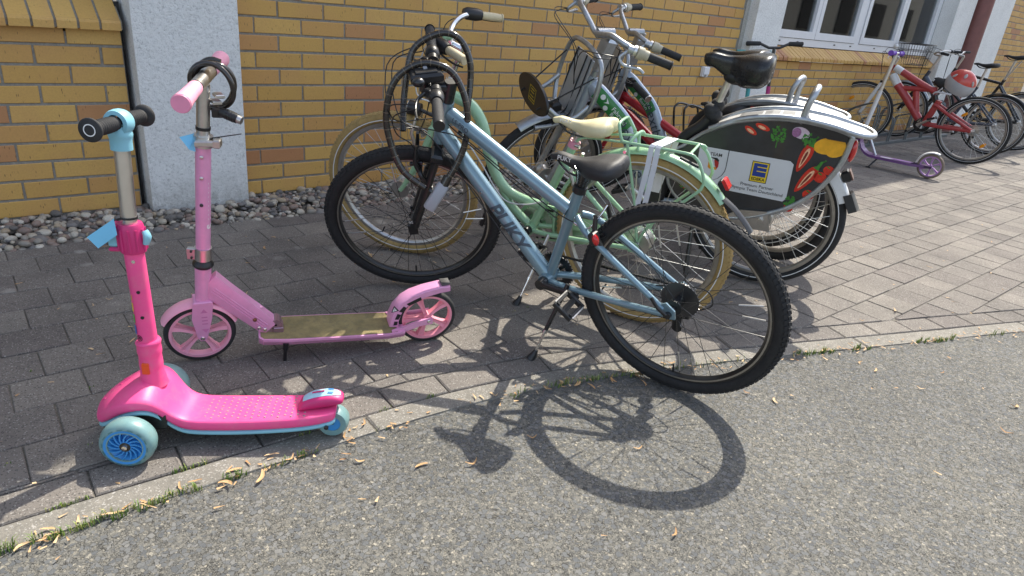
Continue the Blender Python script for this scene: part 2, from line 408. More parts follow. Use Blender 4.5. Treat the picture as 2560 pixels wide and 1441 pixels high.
    t.col(t.ramp(t.noise(60, 5, .7, p), [(.3, (.03, .027, .022, 1)), (.7, (.11, .095, .075, 1))])); t.b.inputs['Roughness'].default_value = .95; t.bump(t.noise(200, 4, .7, p), .8, .006)
    m = bpy.data.materials.new('grass_blade'); t = NT(m); MATS['grass'] = m; geo = t.n('NewGeometry')
    t.col(t.ramp(geo.outputs['Random Per Island'], [(0, L(70, 98, 36)), (.45, L(100, 128, 50)), (.8, L(134, 146, 70)), (1, L(178, 160, 104))])); t.b.inputs['Roughness'].default_value = .6
    m = bpy.data.materials.new('dry_seed_wing'); t = NT(m); MATS['seed'] = m; oi = t.n('ObjectInfo'); geo = t.n('NewGeometry')
    a = t.n('Math', operation='ADD'); t.l(oi.outputs['Random'], a.inputs[0]); t.l(geo.outputs['Random Per Island'], a.inputs[1]); f2 = t.n('Math', operation='FRACT'); t.l(a.outputs[0], f2.inputs[0])
    c = t.ramp(f2.outputs[0], [(0, L(172, 132, 88)), (.5, L(200, 164, 118)), (.8, L(214, 186, 146)), (1, L(140, 102, 68))])
    c = t.mix(t.ramp(t.noise(260, 3, .6), [(.4, BLK), (.75, G(.5))]), c, (.25, .15, .07, 1)); t.col(c); t.b.inputs['Roughness'].default_value = .75
ground_mats()

# ---- kerb line: (x, y) of the asphalt edge
EP = [(-9, -2.0), (-6, -2.08), (-3, -2.14), (-1.4, -2.168), (-.85, -2.198), (-.4, -2.226), (-.1, -2.268), (.148, -2.326), (.6, -2.475), (1.037, -2.639), (1.417, -2.786), (2.222, -3.093), (3.2, -3.48), (4.5, -4.03), (7, -5.2), (12, -7.9), (20, -12.6)]
_p, _ = spline([Vector((x, y, 0)) for x, y in EP], [0]*len(EP), 14)
edge = [(p.x, p.y) for p in _p]
def off(d):
    out = []
    for i, (x, y) in enumerate(edge):
        a = edge[max(0, i-1)]; b = edge[min(len(edge)-1, i+1)]; tx, ty = b[0]-a[0], b[1]-a[1]; l = math.hypot(tx, ty)
        out.append((x-ty/l*d, y+tx/l*d))
    return out
KW = .085; BW = .108
k_in = off(KW); b_in = off(KW+BW)
def yat(line, x):
    for (x0, y0), (x1, y1) in zip(line, line[1:]):
        if x0 <= x <= x1: return y0+(y1-y0)*(x-x0)/(x1-x0)
    return line[-1][1]
def arclen(line):
    s = [0]
    for a, b in zip(line, line[1:]): s.append(s[-1]+math.hypot(b[0]-a[0], b[1]-a[1]))
    return s
def at_s(line, S, s):
    for i in range(len(S)-1):
        if S[i] <= s <= S[i+1]:
            t = (s-S[i])/(S[i+1]-S[i]); return tuple(line[i][k]+(line[i+1][k]-line[i][k])*t for k in (0, 1))
    return line[-1]

# base ground, asphalt road, pavement bed
b = B(); b.add([(-300, -300, -.06), (300, -300, -.06), (300, 300, -.06), (-300, 300, -.06)], [(0, 1, 2, 3)])
struct(b.obj('ground', MATS['soil'], smooth=0))
b = B(); n = len(edge)
vs = [(x, y+.002, -.006) for x, y in edge]+[(x if 0 < i < n-1 else (-90 if i == 0 else 90), -90, -.006) for i, (x, y) in enumerate(edge)]
b.add(vs, [(i, i+n, i+n+1, i+1) for i in range(n-1)]); road = struct(b.obj('asphalt_road', MATS['asphalt'], smooth=0))
b = B(); vs = [(x, y+.001, -.0052) for x, y in b_in]+[(x, 1.0, -.0052) for x, y in b_in]
b.add(vs, [(i, i+1, i+n+1, i+n) for i in range(n-1)]); pave = struct(b.obj('pavement', MATS['sand'], smooth=0))

def slab(poly, h=.03, ch=.004, top=0.0, tilt=(0, 0)):
    # chamfered prism from a convex polygon in plan, around its own centre
    k = len(poly); cx = sum(p[0] for p in poly)/k; cy = sum(p[1] for p in poly)/k
    def ins(p, d):
        dx, dy = p[0]-cx, p[1]-cy; l = math.hypot(dx, dy) or 1; return (p[0]-dx/l*d*1.4, p[1]-dy/l*d*1.4)
    zt = lambda x, y, z: z+tilt[0]*(x-cx)+tilt[1]*(y-cy)
    a = [(x, y, top-h) for x, y in poly]; c = [(x, y, zt(x, y, top-ch)) for x, y in poly]; d = [(*ins(p, ch), 0) for p in poly]; d = [(x, y, zt(x, y, top)) for x, y, _ in d]
    vs = a+c+d; fs = [tuple(range(2*k, 3*k))]
    for r in range(2):
        for i in range(k): j = (i+1) % k; fs.append((r*k+i, r*k+j, (r+1)*k+j, (r+1)*k+i))
    return vs, fs
def clip(poly, p, nrm):
    out = []
    for i in range(len(poly)):
        a, b_ = poly[i], poly[(i+1) % len(poly)]
        da = (a[0]-p[0])*nrm[0]+(a[1]-p[1])*nrm[1]; db = (b_[0]-p[0])*nrm[0]+(b_[1]-p[1])*nrm[1]
        if da >= 0: out.append(a)
        if (da >= 0) != (db >= 0):
            t = da/(da-db); out.append((a[0]+(b_[0]-a[0])*t, a[1]+(b_[1]-a[1])*t))
    return out
PL, PW, GAP = .178, .168, .0032
ca, sa = math.cos(-.02), math.sin(-.02)
paver_meshes = []
for k in range(8):
    j = lambda: rnd.uniform(-.0012, .0012)
    w, d = PL/2-GAP/2, PW/2-GAP/2-.0012
    vs, fs = slab([(-w+j(), -d+j()), (w+j(), -d+j()), (w+j(), d+j()), (-w+j(), d+j())], ch=.0022, tilt=(rnd.uniform(-.012, .012), rnd.uniform(-.012, .012)), top=rnd.uniform(-.0014, .001))
    bb = B(); bb.add(vs, fs); paver_meshes.append(bb.mesh('paver', MATS['paver'], 0))
cells = []
for r in range(-3, 17):
    for c in range(-34, 48):
        u = c*PL+(PL/2 if r % 2 else 0); v = r*PW
        x = 1.7+u*ca-v*sa; y = -2.53+PW/2+u*sa+v*ca
        if x < -3.4 or x > 9.6: continue
        if y > (-.36+.09 if x < 4.42 else -.0): continue
        yb = yat(b_in, x)
        if y < yb-.12: continue
        i = min(range(len(b_in)), key=lambda q: (b_in[q][0]-x)**2+(b_in[q][1]-y)**2); i = max(1, min(len(b_in)-2, i))
        tx, ty = b_in[i+1][0]-b_in[i-1][0], b_in[i+1][1]-b_in[i-1][1]; l = math.hypot(tx, ty); nrm = (-ty/l, tx/l)
        w, d = PL/2-GAP/2, PW/2-GAP/2
        cor = [(x+a*ca-bb_*sa, y+a*sa+bb_*ca) for a, bb_ in ((-w, -d), (w, -d), (w, d), (-w, d))]
        dist = min((p[0]-b_in[i][0])*nrm[0]+(p[1]-b_in[i][1])*nrm[1] for p in cor)
        poly = None
        if dist < .003:
            poly = clip(cor, (b_in[i][0]+nrm[0]*.003, b_in[i][1]+nrm[1]*.003), nrm)
            if len(poly) < 3: continue
            ar = abs(sum(poly[k][0]*poly[(k+1) % len(poly)][1]-poly[(k+1) % len(poly)][0]*poly[k][1] for k in range(len(poly))))/2
            if ar < .0006: continue
        cells.append((x, y, poly))
def vis_size(x, y):
    q = px((x, y, 0))
    if q is None or not (-80 < q[0] < 2640 and -40 < q[1] < 1520): return 0
    return 1/q[2]**3
cells.sort(key=lambda c: -vis_size(c[0], c[1]))
rest = B()
for k, (x, y, poly) in enumerate(cells):
    tl = (rnd.uniform(-.012, .012), rnd.uniform(-.012, .012)); tp = rnd.uniform(-.0015, .001)
    if k < 285 and vis_size(x, y) > 0:
        if poly is None: me = rnd.choice(paver_meshes); o = link('paver', me, pave, M=Matrix.Translation((x, y, 0)) @ Matrix.Rotation(-.02+rnd.uniform(-.004, .004)+(math.pi if rnd.random() < .5 else 0), 4, 'Z'))
        else:
            vs, fs = slab([(p[0]-x, p[1]-y) for p in poly], tilt=tl, top=tp); bb = B(); bb.add(vs, fs); link('paver', bb.mesh('paver', MATS['paver'], 0), pave, loc=(x, y, 0))
    else:
        w, d = PL/2-GAP/2, PW/2-GAP/2
        vs, fs = slab(poly or [(x+a*ca-q*sa, y+a*sa+q*ca) for a, q in ((-w, -d), (w, -d), (w, d), (-w, d))], tilt=tl, top=tp); rest.add(vs, fs)
stuff(rest.obj('far_pavers', MATS['paver'], pave, smooth=0))
# border course following the kerb, and the kerb stones
def course(name, parent, lineA, lineB, s0, s1, step, gap, m, h, top=0.):
    SA = arclen(lineA); SB = arclen(lineB); kx = SB[-1]/SA[-1]; s = s0
    while s < s1:
        e = s+step-gap; N = max(1, int(step/.12)); ts = [s+(e-s)*i/N for i in range(N+1)]
        def foot(p):
            i = min(range(len(lineB)), key=lambda q: (lineB[q][0]-p[0])**2+(lineB[q][1]-p[1])**2)
            best = None
            for q in (i-1, i):
                if 0 <= q < len(lineB)-1:
                    a, b_ = lineB[q], lineB[q+1]; dx, dy = b_[0]-a[0], b_[1]-a[1]; t = max(0, min(1, ((p[0]-a[0])*dx+(p[1]-a[1])*dy)/(dx*dx+dy*dy))); f = (a[0]+dx*t, a[1]+dy*t); dd = (f[0]-p[0])**2+(f[1]-p[1])**2
                    if best is None or dd < best[0]: best = (dd, f)
            return best[1]
        A = [at_s(lineA, SA, t) for t in ts]; Bq = [foot(p) for p in A]
        poly = A+Bq[::-1]; cx = sum(p[0] for p in poly)/len(poly); cy = sum(p[1] for p in poly)/len(poly)
        sh = lambda p: (p[0]-cx, p[1]-cy)
        inn = lambda a, b_: (a[0]+(b_[0]-a[0])*.03, a[1]+(b_[1]-a[1])*.03)
        poly = [inn(a, b_) for a, b_ in zip(A, Bq)]+[inn(b_, a) for a, b_ in zip(A, Bq)][::-1]
        vs, fs = slab([sh(p) for p in poly], h=h, ch=.004, top=top+rnd.uniform(-.0015, .0015), tilt=(0, 0))
        bb = B(); bb.add(vs, fs); me = bb.mesh(name, m, 0)
        link(name, me, parent, loc=(cx, cy, 0))
        s += step
SA = arclen(edge)
sx = lambda x: next(SA[i] for i in range(len(edge)) if edge[i][0] >= x)
course('border_paver', pave, k_in, b_in, sx(-2.2), sx(5.0), .19, .005, MATS['paver'], .03)
b = B(); vs = [(x, y, -.007) for x, y in edge]+[(x, y, -.007) for x, y in b_in]
b.add(vs, [(i, i+1, i+n+1, i+n) for i in range(n-1)]); kerb = struct(b.obj('kerb', MATS['sand'], smooth=0))
course('kerb_stone', kerb, edge, k_in, sx(-2.6), sx(6.5), 1.0, .006, MATS['kerb'], .05, top=-.001)

# ---- gravel strip along the wall
b = B(); b.add([(-4, -.35, -.012), (4.42, -.35, -.012), (4.42, .02, -.012), (-4, .02, -.012)], [(0, 1, 2, 3)]); 
grav = struct(b.obj('gravel_strip', MATS['soil'], smooth=0))
def stone_mesh(k):
    r = random.Random(k); bm = bmesh.new(); bmesh.ops.create_icosphere(bm, subdivisions=1, radius=1)
    sc = (r.uniform(.8, 1.25), r.uniform(.7, 1.0), r.uniform(.5, .75))
    for v in bm.verts: v.co = Vector((v.co.x*sc[0], v.co.y*sc[1], v.co.z*sc[2]))*r.uniform(.80, 1.16)
    bmesh.ops.subdivide_edges(bm, edges=bm.edges, cuts=1, smooth=.55, use_grid_fill=True)
    me = bpy.data.meshes.new('stone'); bm.to_mesh(me); bm.free(); me.materials.append(MATS['pebble']); me.shade_smooth(); return me
smesh = [stone_mesh(k) for k in range(9)]
snp = []
for me in smesh:
    co = np.empty(len(me.vertices)*3); me.vertices.foreach_get('co', co); snp.append((co.reshape(-1, 3), [tuple(p.vertices) for p in me.polygons]))
st = []
for k in range(5000):
    x = rnd.uniform(-2.6, 4.4); y = rnd.uniform(-.345, -.012); r = min(.033, max(.009, rnd.gauss(.0168, .0055)))
    if -.585 < x < -.095 and y > -.10: continue
    lay = 0 if k < 3000 else 1
    z = (.0 if lay == 0 else .016)+rnd.uniform(-.006, .008)+ (.012 if y > -.2 else 0) - (.008 if y < -.3 else 0)
    st.append((x, y, z, r, lay))
def ssz(s):
    q = px((s[0], s[1], s[2])); 
    return s[3]/q[2]*(1+.4*s[4]) if q and -20 < q[0] < 1330 and 380 < q[1] < 700 else 0
st.sort(key=lambda s: -ssz(s)); sv = []; sf = []; vo = 0
for k, (x, y, z, r, lay) in enumerate(st):
    M = Matrix.Translation((x, y, z)) @ Matrix.Rotation(rnd.uniform(0, 6.3), 4, 'Z') @ Matrix.Rotation(rnd.gauss(0, .35), 4, 'X') @ Matrix.Scale(r, 4); q = rnd.randrange(9)
    if k < 285 and ssz((x, y, z, r, lay)) > 0: link('stone', smesh[q], grav, M=M)
    else:
        co, fs = snp[q]; A = np.array(M); sv.append(co @ A[:3, :3].T+A[:3, 3]); sf += [tuple(i+vo for i in f) for f in fs]; vo += len(co)
me = bpy.data.meshes.new('small_stones'); me.from_pydata(np.vstack(sv).tolist(), [], sf); me.materials.append(MATS['pebble']); me.shade_smooth()
stuff(link('small_stones', me, grav))

# ---- grass along the kerb
b = B(); gr = random.Random(5)
def tuft(cx, cy, nb, rad, hmax, b=b):
    for _ in range(nb):
        a = gr.uniform(0, 6.28); rr = rad*math.sqrt(gr.random()); x = cx+rr*math.cos(a)*1.8; y = cy+rr*math.sin(a)*.55; h = hmax*gr.uniform(.35, 1); w = gr.uniform(.0009, .0017); la = gr.uniform(0, 6.28); ln = h*gr.uniform(.2, 1.0)
        dx, dy = math.cos(la), math.sin(la); px_, py_ = -dy*w, dx*w
        b.add([(x-px_, y-py_, -.008), (x+px_, y+py_, -.008), (x+dx*ln*.4+px_*.8, y+dy*ln*.4+py_*.8, h*.6), (x+dx*ln*.4-px_*.8, y+dy*ln*.4-py_*.8, h*.6), (x+dx*ln, y+dy*ln, h*.9)], [(0, 1, 2, 3), (3, 2, 4)])
for x0, x1, dens in ((-2.2, -1.18, 48), (-1.15, -1.0, 46), (-.955, -.905, 60), (-.84, -.74, 24), (-.55, -.5, 10), (-.1, -.04, 16), (.02, .40, 30), (.45, .8, 10), (1.02, 1.2, 46), (1.28, 1.36, 40), (1.62, 1.82, 40), (2.0, 2.1, 16), (2.6, 3.2, 12)):
    x = x0
    while x < x1:
        y = yat(edge, x)+gr.uniform(-.012, .008); tuft(x, y, max(2, int(dens*gr.uniform(.25, 1.1))//2), gr.uniform(.008, .016), gr.uniform(.011, .026)); x += gr.uniform(.012, .03)
for x in (-1.29, -1.27, -1.24, -1.03, -1.01, -.99, -.72, -.48, -.33): tuft(x, yat(k_in, x), 14, .012, .014)
for _ in range(26):
    tuft(gr.uniform(-1.4, 2.5), gr.uniform(-2.1, -.9), 4, .006, .008)
stuff(tag(b.obj('kerb_grass', MATS['grass'], smooth=0), 'short green grass growing in the gap between kerb and asphalt', 'grass'))

# ---- dry seed wings and leaf scraps
def seed_mesh(k):
    r = random.Random(100+k); L_ = r.uniform(.026, .046); w = r.uniform(.005, .0105); bend = r.uniform(-.6, .6); lift = r.uniform(.001, .007); vs = []; N = 6
    for i in range(N+1):
        t = i/N; x = (t-.5)*L_; y = bend*L_*(t-.5)**2*2; ww = w*(.35+.65*math.sin(math.pi*min(1, t*.8+.15)))*(.55 if t > .85 else 1); z = .002+lift*abs(t-.5)*2*(1 if k % 2 else t)
        vs += [(x, y-ww/2, z+.0014), (x, y, z), (x, y+ww/2, z+.002)]
    fs = []
    for i in range(N):
        for q in (0, 1): fs.append((i*3+q, i*3+q+1, i*3+q+4, i*3+q+3))
    me = bpy.data.meshes.new('seed_wing'); me.from_pydata(vs, [], fs); me.materials.append(MATS['seed']); me.shade_smooth(); return me
seeds = [seed_mesh(k) for k in range(7)]
sr = random.Random(21); spots = []
for _ in range(42):
    x = sr.choice((-1.3, -1.15, -.98, -.8, -.62, -.1, .1, .3, 1.15, 1.4))+sr.gauss(0, .12) if sr.random() < .75 else sr.uniform(-1.4, 2.6); spots.append((x, yat(edge, x)+sr.gauss(.0, .022), 'k'))
for _ in range(24): spots.append((sr.uniform(-1.3, 2.2), None, 'a'))
for _ in range(42): spots.append((sr.uniform(-1.3, 3.2), None, 'p'))
LB = {'k': ('dry tan seed wing caught along the kerb edge', 'seed wings along the kerb edge'), 'a': ('dry tan seed wing lying out on the asphalt', 'seed wings on the asphalt'), 'p': ('dry tan seed wing lying on the grey pavers', 'seed wings on the pavers')}
for x, y, s in spots:
    ye = yat(edge, x)
    if s == 'a': y = ye-abs(sr.gauss(0, .35))-.06
    if s == 'p': y = sr.uniform(ye+.2, -.45)
    o = link('seed_wing', sr.choice(seeds), None, M=Matrix.Translation((x, y, .001 if s != 'a' else -.003)) @ Matrix.Rotation(sr.uniform(0, 6.3), 4, 'Z') @ Matrix.Scale(sr.uniform(.45, 1.05), 4)); tag(o, LB[s][0], 'seed wing', LB[s][1])
b = B()
for _ in range(620):
    z = sr.random(); x = sr.uniform(-1.5, 6.5); ye = yat(edge, x)
    y = ye+sr.gauss(0, .025) if z < .62 else (ye-abs(sr.gauss(0, .5)) if z < .70 else sr.uniform(ye+.1, -.4))
    if x > 4.3 and sr.random() < .7: y = sr.uniform(-1.0, -.2)
    a = sr.uniform(0, 6.3); l = sr.uniform(.004, .013); w = sr.uniform(.0015, .004); dx, dy = math.cos(a)*l, math.sin(a)*l; ex, ey = -math.sin(a)*w, math.cos(a)*w
    b.add([(x-dx-ex, y-dy-ey, .002), (x+dx-ex*.4, y+dy-ey*.4, .0045), (x+dx+ex*.4, y+dy+ey*.4, .003), (x-dx+ex, y-dy+ey, .0025)], [(0, 1, 2, 3)])
stuff(tag(b.obj('seed_litter', MATS['seed'], smooth=0), 'fine tan seed scraps scattered over pavers and asphalt', 'litter'))
# ================================================================ BUILDING
def brick_mats():
    m = bpy.data.materials.new('yellow_brick'); t = NT(m); MATS['brick'] = m; oi = t.n('ObjectInfo'); geo = t.n('NewGeometry')
    a = t.n('Math', operation='ADD'); t.l(oi.outputs['Random'], a.inputs[0]); t.l(geo.outputs['Random Per Island'], a.inputs[1]); f2 = t.n('Math', operation='FRACT'); t.l(a.outputs[0], f2.inputs[0])
    base = t.ramp(f2.outputs[0], [(0, L(192, 150, 78)), (.25, L(201, 159, 86)), (.5, L(206, 165, 92)), (.75, L(196, 153, 82)), (.87, L(194, 147, 84)), (.92, L(184, 134, 85)), (.96, L(172, 117, 81)), (1, L(181, 131, 83))])
    v = t.coord(); sm = t.noise(5, 3, .5, v)
    c = t.mix(t.ramp(sm, [(.45, BLK), (.75, G(.4))]), base, L(190, 140, 90))
    st_ = t.n('Mapping'); st_.inputs['Scale'].default_value = (1, 1, .22); t.l(v, st_.inputs['Vector'])
    sp = t.vor(115, vec=st_.outputs[0]); nz = t.noise(16, 3, .6, v)
    mul = t.n('Math', operation='MULTIPLY'); t.l(t.ramp(sp, [(.10, WHT), (.22, BLK)]), mul.inputs[0]); t.l(t.ramp(nz, [(.5, BLK), (.62, WHT)]), mul.inputs[1])
    c = t.mix(mul.outputs[0], c, (.10, .055, .025, 1))
    c = t.mix(t.ramp(t.noise(140, 4, .7, v), [(.4, BLK), (.8, G(.35))]), c, L(150, 112, 66)); t.col(c)
    t.b.inputs['Roughness'].default_value = .55; t.b.inputs['Specular IOR Level'].default_value = .45
    t.bump(t.noise(150, 4, .7, v), .25, .002)
    m = bpy.data.materials.new('mortar'); t = NT(m); MATS['mortar'] = m; geo = t.n('NewGeometry'); p = geo.outputs['Position']
    t.col(t.ramp(t.noise(70, 6, .7, p), [(.3, L(122, 118, 110)), (.7, L(156, 151, 140))])); t.b.inputs['Roughness'].default_value = .95; t.bump(t.noise(350, 4, .7, p), .6, .002)
    m = bpy.data.materials.new('white_roughcast'); t = NT(m); MATS['plaster'] = m; geo = t.n('NewGeometry'); p = geo.outputs['Position']
    h = t.noise(85, 6, .8, p); c = t.ramp(h, [(.30, L(176, 176, 172)), (.46, L(236, 236, 232)), (.7, L(249, 249, 245))])
    sx_ = t.n('SeparateXYZ'); t.l(p, sx_.inputs[0]); mr = t.n('MapRange'); mr.inputs['From Min'].default_value = .22; mr.inputs['From Max'].default_value = 0.0; t.l(sx_.outputs['Z'], mr.inputs['Value'])
    mu = t.n('Math', operation='MULTIPLY'); t.l(mr.outputs[0], mu.inputs[0]); t.l(t.ramp(t.noise(28, 5, .7, p), [(.3, G(.1)), (.7, G(.75))]), mu.inputs[1])
    c = t.mix(mu.outputs[0], c, (.17, .155, .12, 1)); c = t.mix(t.ramp(t.noise(3, 5, .6, p), [(.5, BLK), (.8, G(.25))]), c, (.4, .4, .38, 1)); t.col(c)
    t.b.inputs['Roughness'].default_value = .92
    b1 = t.bump(h, .9, .011); t.bump(t.noise(60, 3, .6, p), .4, .01, b1)
    m = bpy.data.materials.new('smooth_render'); t = NT(m); MATS['render'] = m; geo = t.n('NewGeometry'); p = geo.outputs['Position']
    t.col(t.ramp(t.noise(90, 6, .7, p), [(.3, L(148, 146, 138)), (.7, L(190, 188, 180))])); t.b.inputs['Roughness'].default_value = .9; t.bump(t.noise(200, 5, .7, p), .8, .006)
    # far-off brickwork of the upper storeys, out of the photograph
    m = bpy.data.materials.new('upper_brickwork'); t = NT(m); MATS['upbrick'] = m; tc = t.n('TexCoord'); mp = t.n('Mapping'); mp.inputs['Rotation'].default_value = (R_(90), 0, 0); t.l(tc.outputs['Object'], mp.inputs['Vector'])
    br = t.n('TexBrick'); br.inputs['Color1'].default_value = L(194, 152, 80); br.inputs['Color2'].default_value = L(172, 126, 76); br.inputs['Mortar'].default_value = L(128, 124, 114); br.inputs['Scale'].default_value = 1; br.inputs['Brick Width'].default_value = .25; br.inputs['Row Height'].default_value = .0833; br.inputs['Mortar Size'].default_value = .006
    t.l(mp.outputs[0], br.inputs['Vector']); t.col(br.outputs['Color']); t.b.inputs['Roughness'].default_value = .7
    m = bpy.data.materials.new('window_glass'); t = NT(m); MATS['glass'] = m; tr = t.n('BsdfTransparent'); tr.inputs[0].default_value = (.72, .76, .76, 1); gl = t.n('BsdfGlossy'); gl.inputs['Roughness'].default_value = .02; fz = t.n('Fresnel'); fz.inputs['IOR'].default_value = 1.6; mx = t.n('MixShader')
    t.l(fz.outputs[0], mx.inputs[0]); t.l(tr.outputs[0], mx.inputs[1]); t.l(gl.outputs[0], mx.inputs[2]); t.l(mx.outputs[0], t.t.nodes['Material Output'].inputs['Surface'])
brick_mats()
black_joint = mat('black_sealant', (.02, .02, .02), .7)
upvc = mat('white_upvc', (.72, .73, .75), .35, coat=.1, var=.03)
pipe_red = mat('red_brown_pipe', (.20, .075, .065), .5, var=.12)
bh, bl, mj = .0713, .240, .010
BM = {}
def brick_mesh(l, k):
    key = (round(l, 3), k)
    if key not in BM:
        r = random.Random(hash(key) & 0xffff); j = lambda a=.0011: r.uniform(-a, a); bb = B(); x, y, z = l/2, .03, bh/2; c = .0022
        q = [(-x+j(), -z+j()), (x+j(), -z+j()), (x+j(), z+j()), (-x+j(), z+j())]; yy = j(.0012)
        a = [(p[0], y, p[1]) for p in q]; b_ = [(p[0], -y+c+yy, p[1]) for p in q]; d = [(p[0]*(1-c/x), -y+yy, p[1]*(1-c/z)) for p in q]
        bb.add(a+b_+d, [(8, 9, 10, 11)]+[(r_*4+i, r_*4+(i+1) % 4, r_*4+4+(i+1) % 4, r_*4+4+i) for r_ in (0, 1) for i in range(4)]); BM[key] = bb.mesh('brick', MATS['brick'], 0)
    return BM[key]
def brick_wall(label, x0, x1, k0, k1, phase, yf=0.0, zc0=.066, zback=None, bondL=None, weep=()):
    root = thing('brick_wall', label, 'brick wall', loc=(x0, yf, 0))
    zt = zback or zc0+(k1-.5)*.0833
    bb = B(); bb.box(((x1-x0)/2, .066, zt/2-.1), (x1-x0, .12, zt+.2)); bb.obj('mortar_bed', MATS['mortar'], root, 0)
    for k in range(k0, k1):
        z = zc0+k*.0833; ph = (phase+(k % 2)*.125) % .25; x = x0+ph-.25
        while x < x1:
            a, e = max(x+mj/2, x0+.004), min(x+.25-mj/2, x1-.004)
            if e-a > .025: link('brick', brick_mesh(round(e-a, 2 if e-a < .235 else 3), rnd.randrange(5)), root, loc=((a+e)/2-x0, .030, z))
            x += .25
    return root
# middle bay: lattice offset from measured head joints (even courses have joints at x = 0, .25 ...)
brick_wall('yellow brick wall bay between the two roughcast pillars, behind the bikes', -.115, 4.395, 0, 17, .115, zback=1.47)
brick_wall('low yellow brick wall bay on the left under the sloping brick sill', -3.1, -.600, 0, 10, .16, zback=.83)
brick_wall('yellow brick wall below the long window, behind the bicycle stand', 4.93, 9.26, 0, 10, .07, zback=.84)
brick_wall('yellow brick wall at the far right beyond the downpipe pillar', 11.58, 14.1, 0, 24, .02, zback=2.05)
def pillar(label, x0, x1, y0, y1, h, m='plaster'):
    bb = B(); n = 26
    w, d = x1-x0, y1-y0; bb.box((0, 0, h/2-.06), (w, d, h+.12), ch=.006)
    o = bb.obj('pillar', MATS[m], None, 30); o.location = ((x0+x1)/2, (y0+y1)/2, 0); return tag(o, label, 'pillar')
p1 = pillar('white roughcast pillar behind the pale pink scooter', -.573, -.108, -.09, .14, 1.75)
p2 = pillar('white roughcast pillar with small scooters leaning on it, left of the window', 4.46, 4.93, -.09, .14, 1.95)
p3 = pillar('white roughcast pillar right of the long window, left of the downpipe', 9.27, 9.93, -.09, .14, 2.4)
p4 = pillar('white roughcast pillar right of the red downpipe', 10.42, 11.57, -.09, .14, 2.4)
bb = B(); bb.box((0, 0, .46), (.020, .05, 1.0)); o = bb.obj('joint_seal', black_joint, p1, 0); o.location = (-.2425-.012, .045, 0)
bb = B(); bb.box((0, 0, .7), (.060, .06, 1.5)); o = bb.obj('joint_seal', MATS['render'], p2, 0); o.location = (-.265, .0, 0)
bb = B(); bb.box((0, 0, 1.2), (.5, .1, 2.4)); o = bb.obj('wall_strip', MATS['plaster'], None, 0); o.location = (10.175, .06, 0); o.name = 'plaster_wall'; tag(o, 'narrow roughcast wall strip behind the red downpipe', 'wall')
bb = B(); bb.tube([(0, 0, 0), (0, 0, 2.4)], .13, 24)
for z in (.72, 1.9): bb.tube([(0, 0, z), (0, 0, z+.06)], .142, 24)
o = bb.obj('downpipe', pipe_red); o.location = (10.15, -.10, .0); tag(o, 'dark red downpipe between two roughcast pillars', 'downpipe')

# sloping rowlock sills
def sill(label, x0, x1, zf, yb, zb):
    root = thing('brick_sill', label, 'window sill', loc=(x0, 0, zf)); dy, dz = yb+.045, zb-(zf+.045); ln = math.hypot(dy, dz); ang = math.atan2(dz, dy)
    n = int(round((x1-x0)/.0833)); ms = []
    for k in range(5):
        r = random.Random(k+50); h = B(); w = (.0833-.011)/2+r.uniform(-.001, .001); d_ = r.uniform(-.0015, .0015); s_ = dz/dy
        out = [(-.045+d_, .0), (-.046+d_, .030), (-.042+d_, .041), (-.030+d_, .0465), (.0, .0465+.03*s_), (yb, .0465+(yb+.03)*s_*1.0), (yb, .0), ]
        vs = [(-w, y, z) for y, z in out]+[(w, y, z) for y, z in out]; q = len(out); h.add(vs, [tuple(range(q)), tuple(range(2*q-1, q-1, -1))]+[(i, (i+1) % q, (i+1) % q+q, i+q) for i in range(q)]); ms.append(h.mesh('sill_brick', MATS['brick'], 0))
    for i in range(n):
        link('sill_brick', rnd.choice(ms), root, loc=(.0833*(i+.5), rnd.uniform(-.001, .001), rnd.uniform(-.001, .001)))
    h = B(); h.prism([(-.036, .004), (-.036, .034), (-.028, .040), (yb-.002, .0465+(yb+.03)*dz/dy-.006), (yb-.002, -.004)], 0, x1-x0, M=Matrix(((0, 1, 0, 0), (1, 0, 0, 0), (0, 0, 1, 0), (0, 0, 0, 1)))); h.obj('sill_mortar', MATS['mortar'], root, 0)
    return root
sill('sloping yellow brick window sill at the top left corner', -3.1, -.598, .845, .13, 1.02)
sill('long sloping yellow brick sill under the white window', 4.935, 9.27, .862, .10, 1.0)
# window
wx0, wx1, wz0, wz1, wy = 4.935, 9.265, 1.0, 2.35, .10
W = thing('window', 'long white framed window with four panes above the brick sill', 'window', loc=(wx0, wy, wz0)); ww = wx1-wx0
h = B(); h.box((ww/2, .03, .035), (ww, .06, .07)); h.box((ww/2, .03, wz1-wz0-.03), (ww, .06, .06)); 
for x in (.04, 2.085, ww-.035): h.box((x, .0305, (wz1-wz0)/2), (.075 if x < .1 or x > 4 else .11, .058, wz1-wz0-.135))
h.obj('frame', upvc, W, 0)
panes = [(.085, 1.04), (1.05, 2.025), (2.15, 3.16), (3.17, ww-.08)]
for i, (a, e) in enumerate(panes):
    h = B(); z0, z1 = .075, wz1-wz0-.065; f = .072
    for c_, d_ in ((((a+e)/2, .022, z0+f/2), (e-a, .062, f)), (((a+e)/2, .022, z1-f/2), (e-a, .062, f)), ((a+f/2, .022, (z0+z1)/2), (f, .0615, z1-z0-2*f)), ((e-f/2, .022, (z0+z1)/2), (f, .0615, z1-z0-2*f))): h.box(c_, d_)
    s_ = h.obj('sash', upvc, W, 0); h = B(); h.box(((a+e)/2, .03, (z0+z1)/2), (e-a-2*f+.01, .006, z1-z0-2*f+.01)); h.obj('pane', MATS['glass'], s_, 0)
for x in (.35, .72, 1.55, 1.95, 2.6): 
    h = B(); h.box((0, 0, 0), (.035, .004, .012)); o = h.obj('drain_slot', blackplast, W, 0); o.location = (x, -.002, .040)
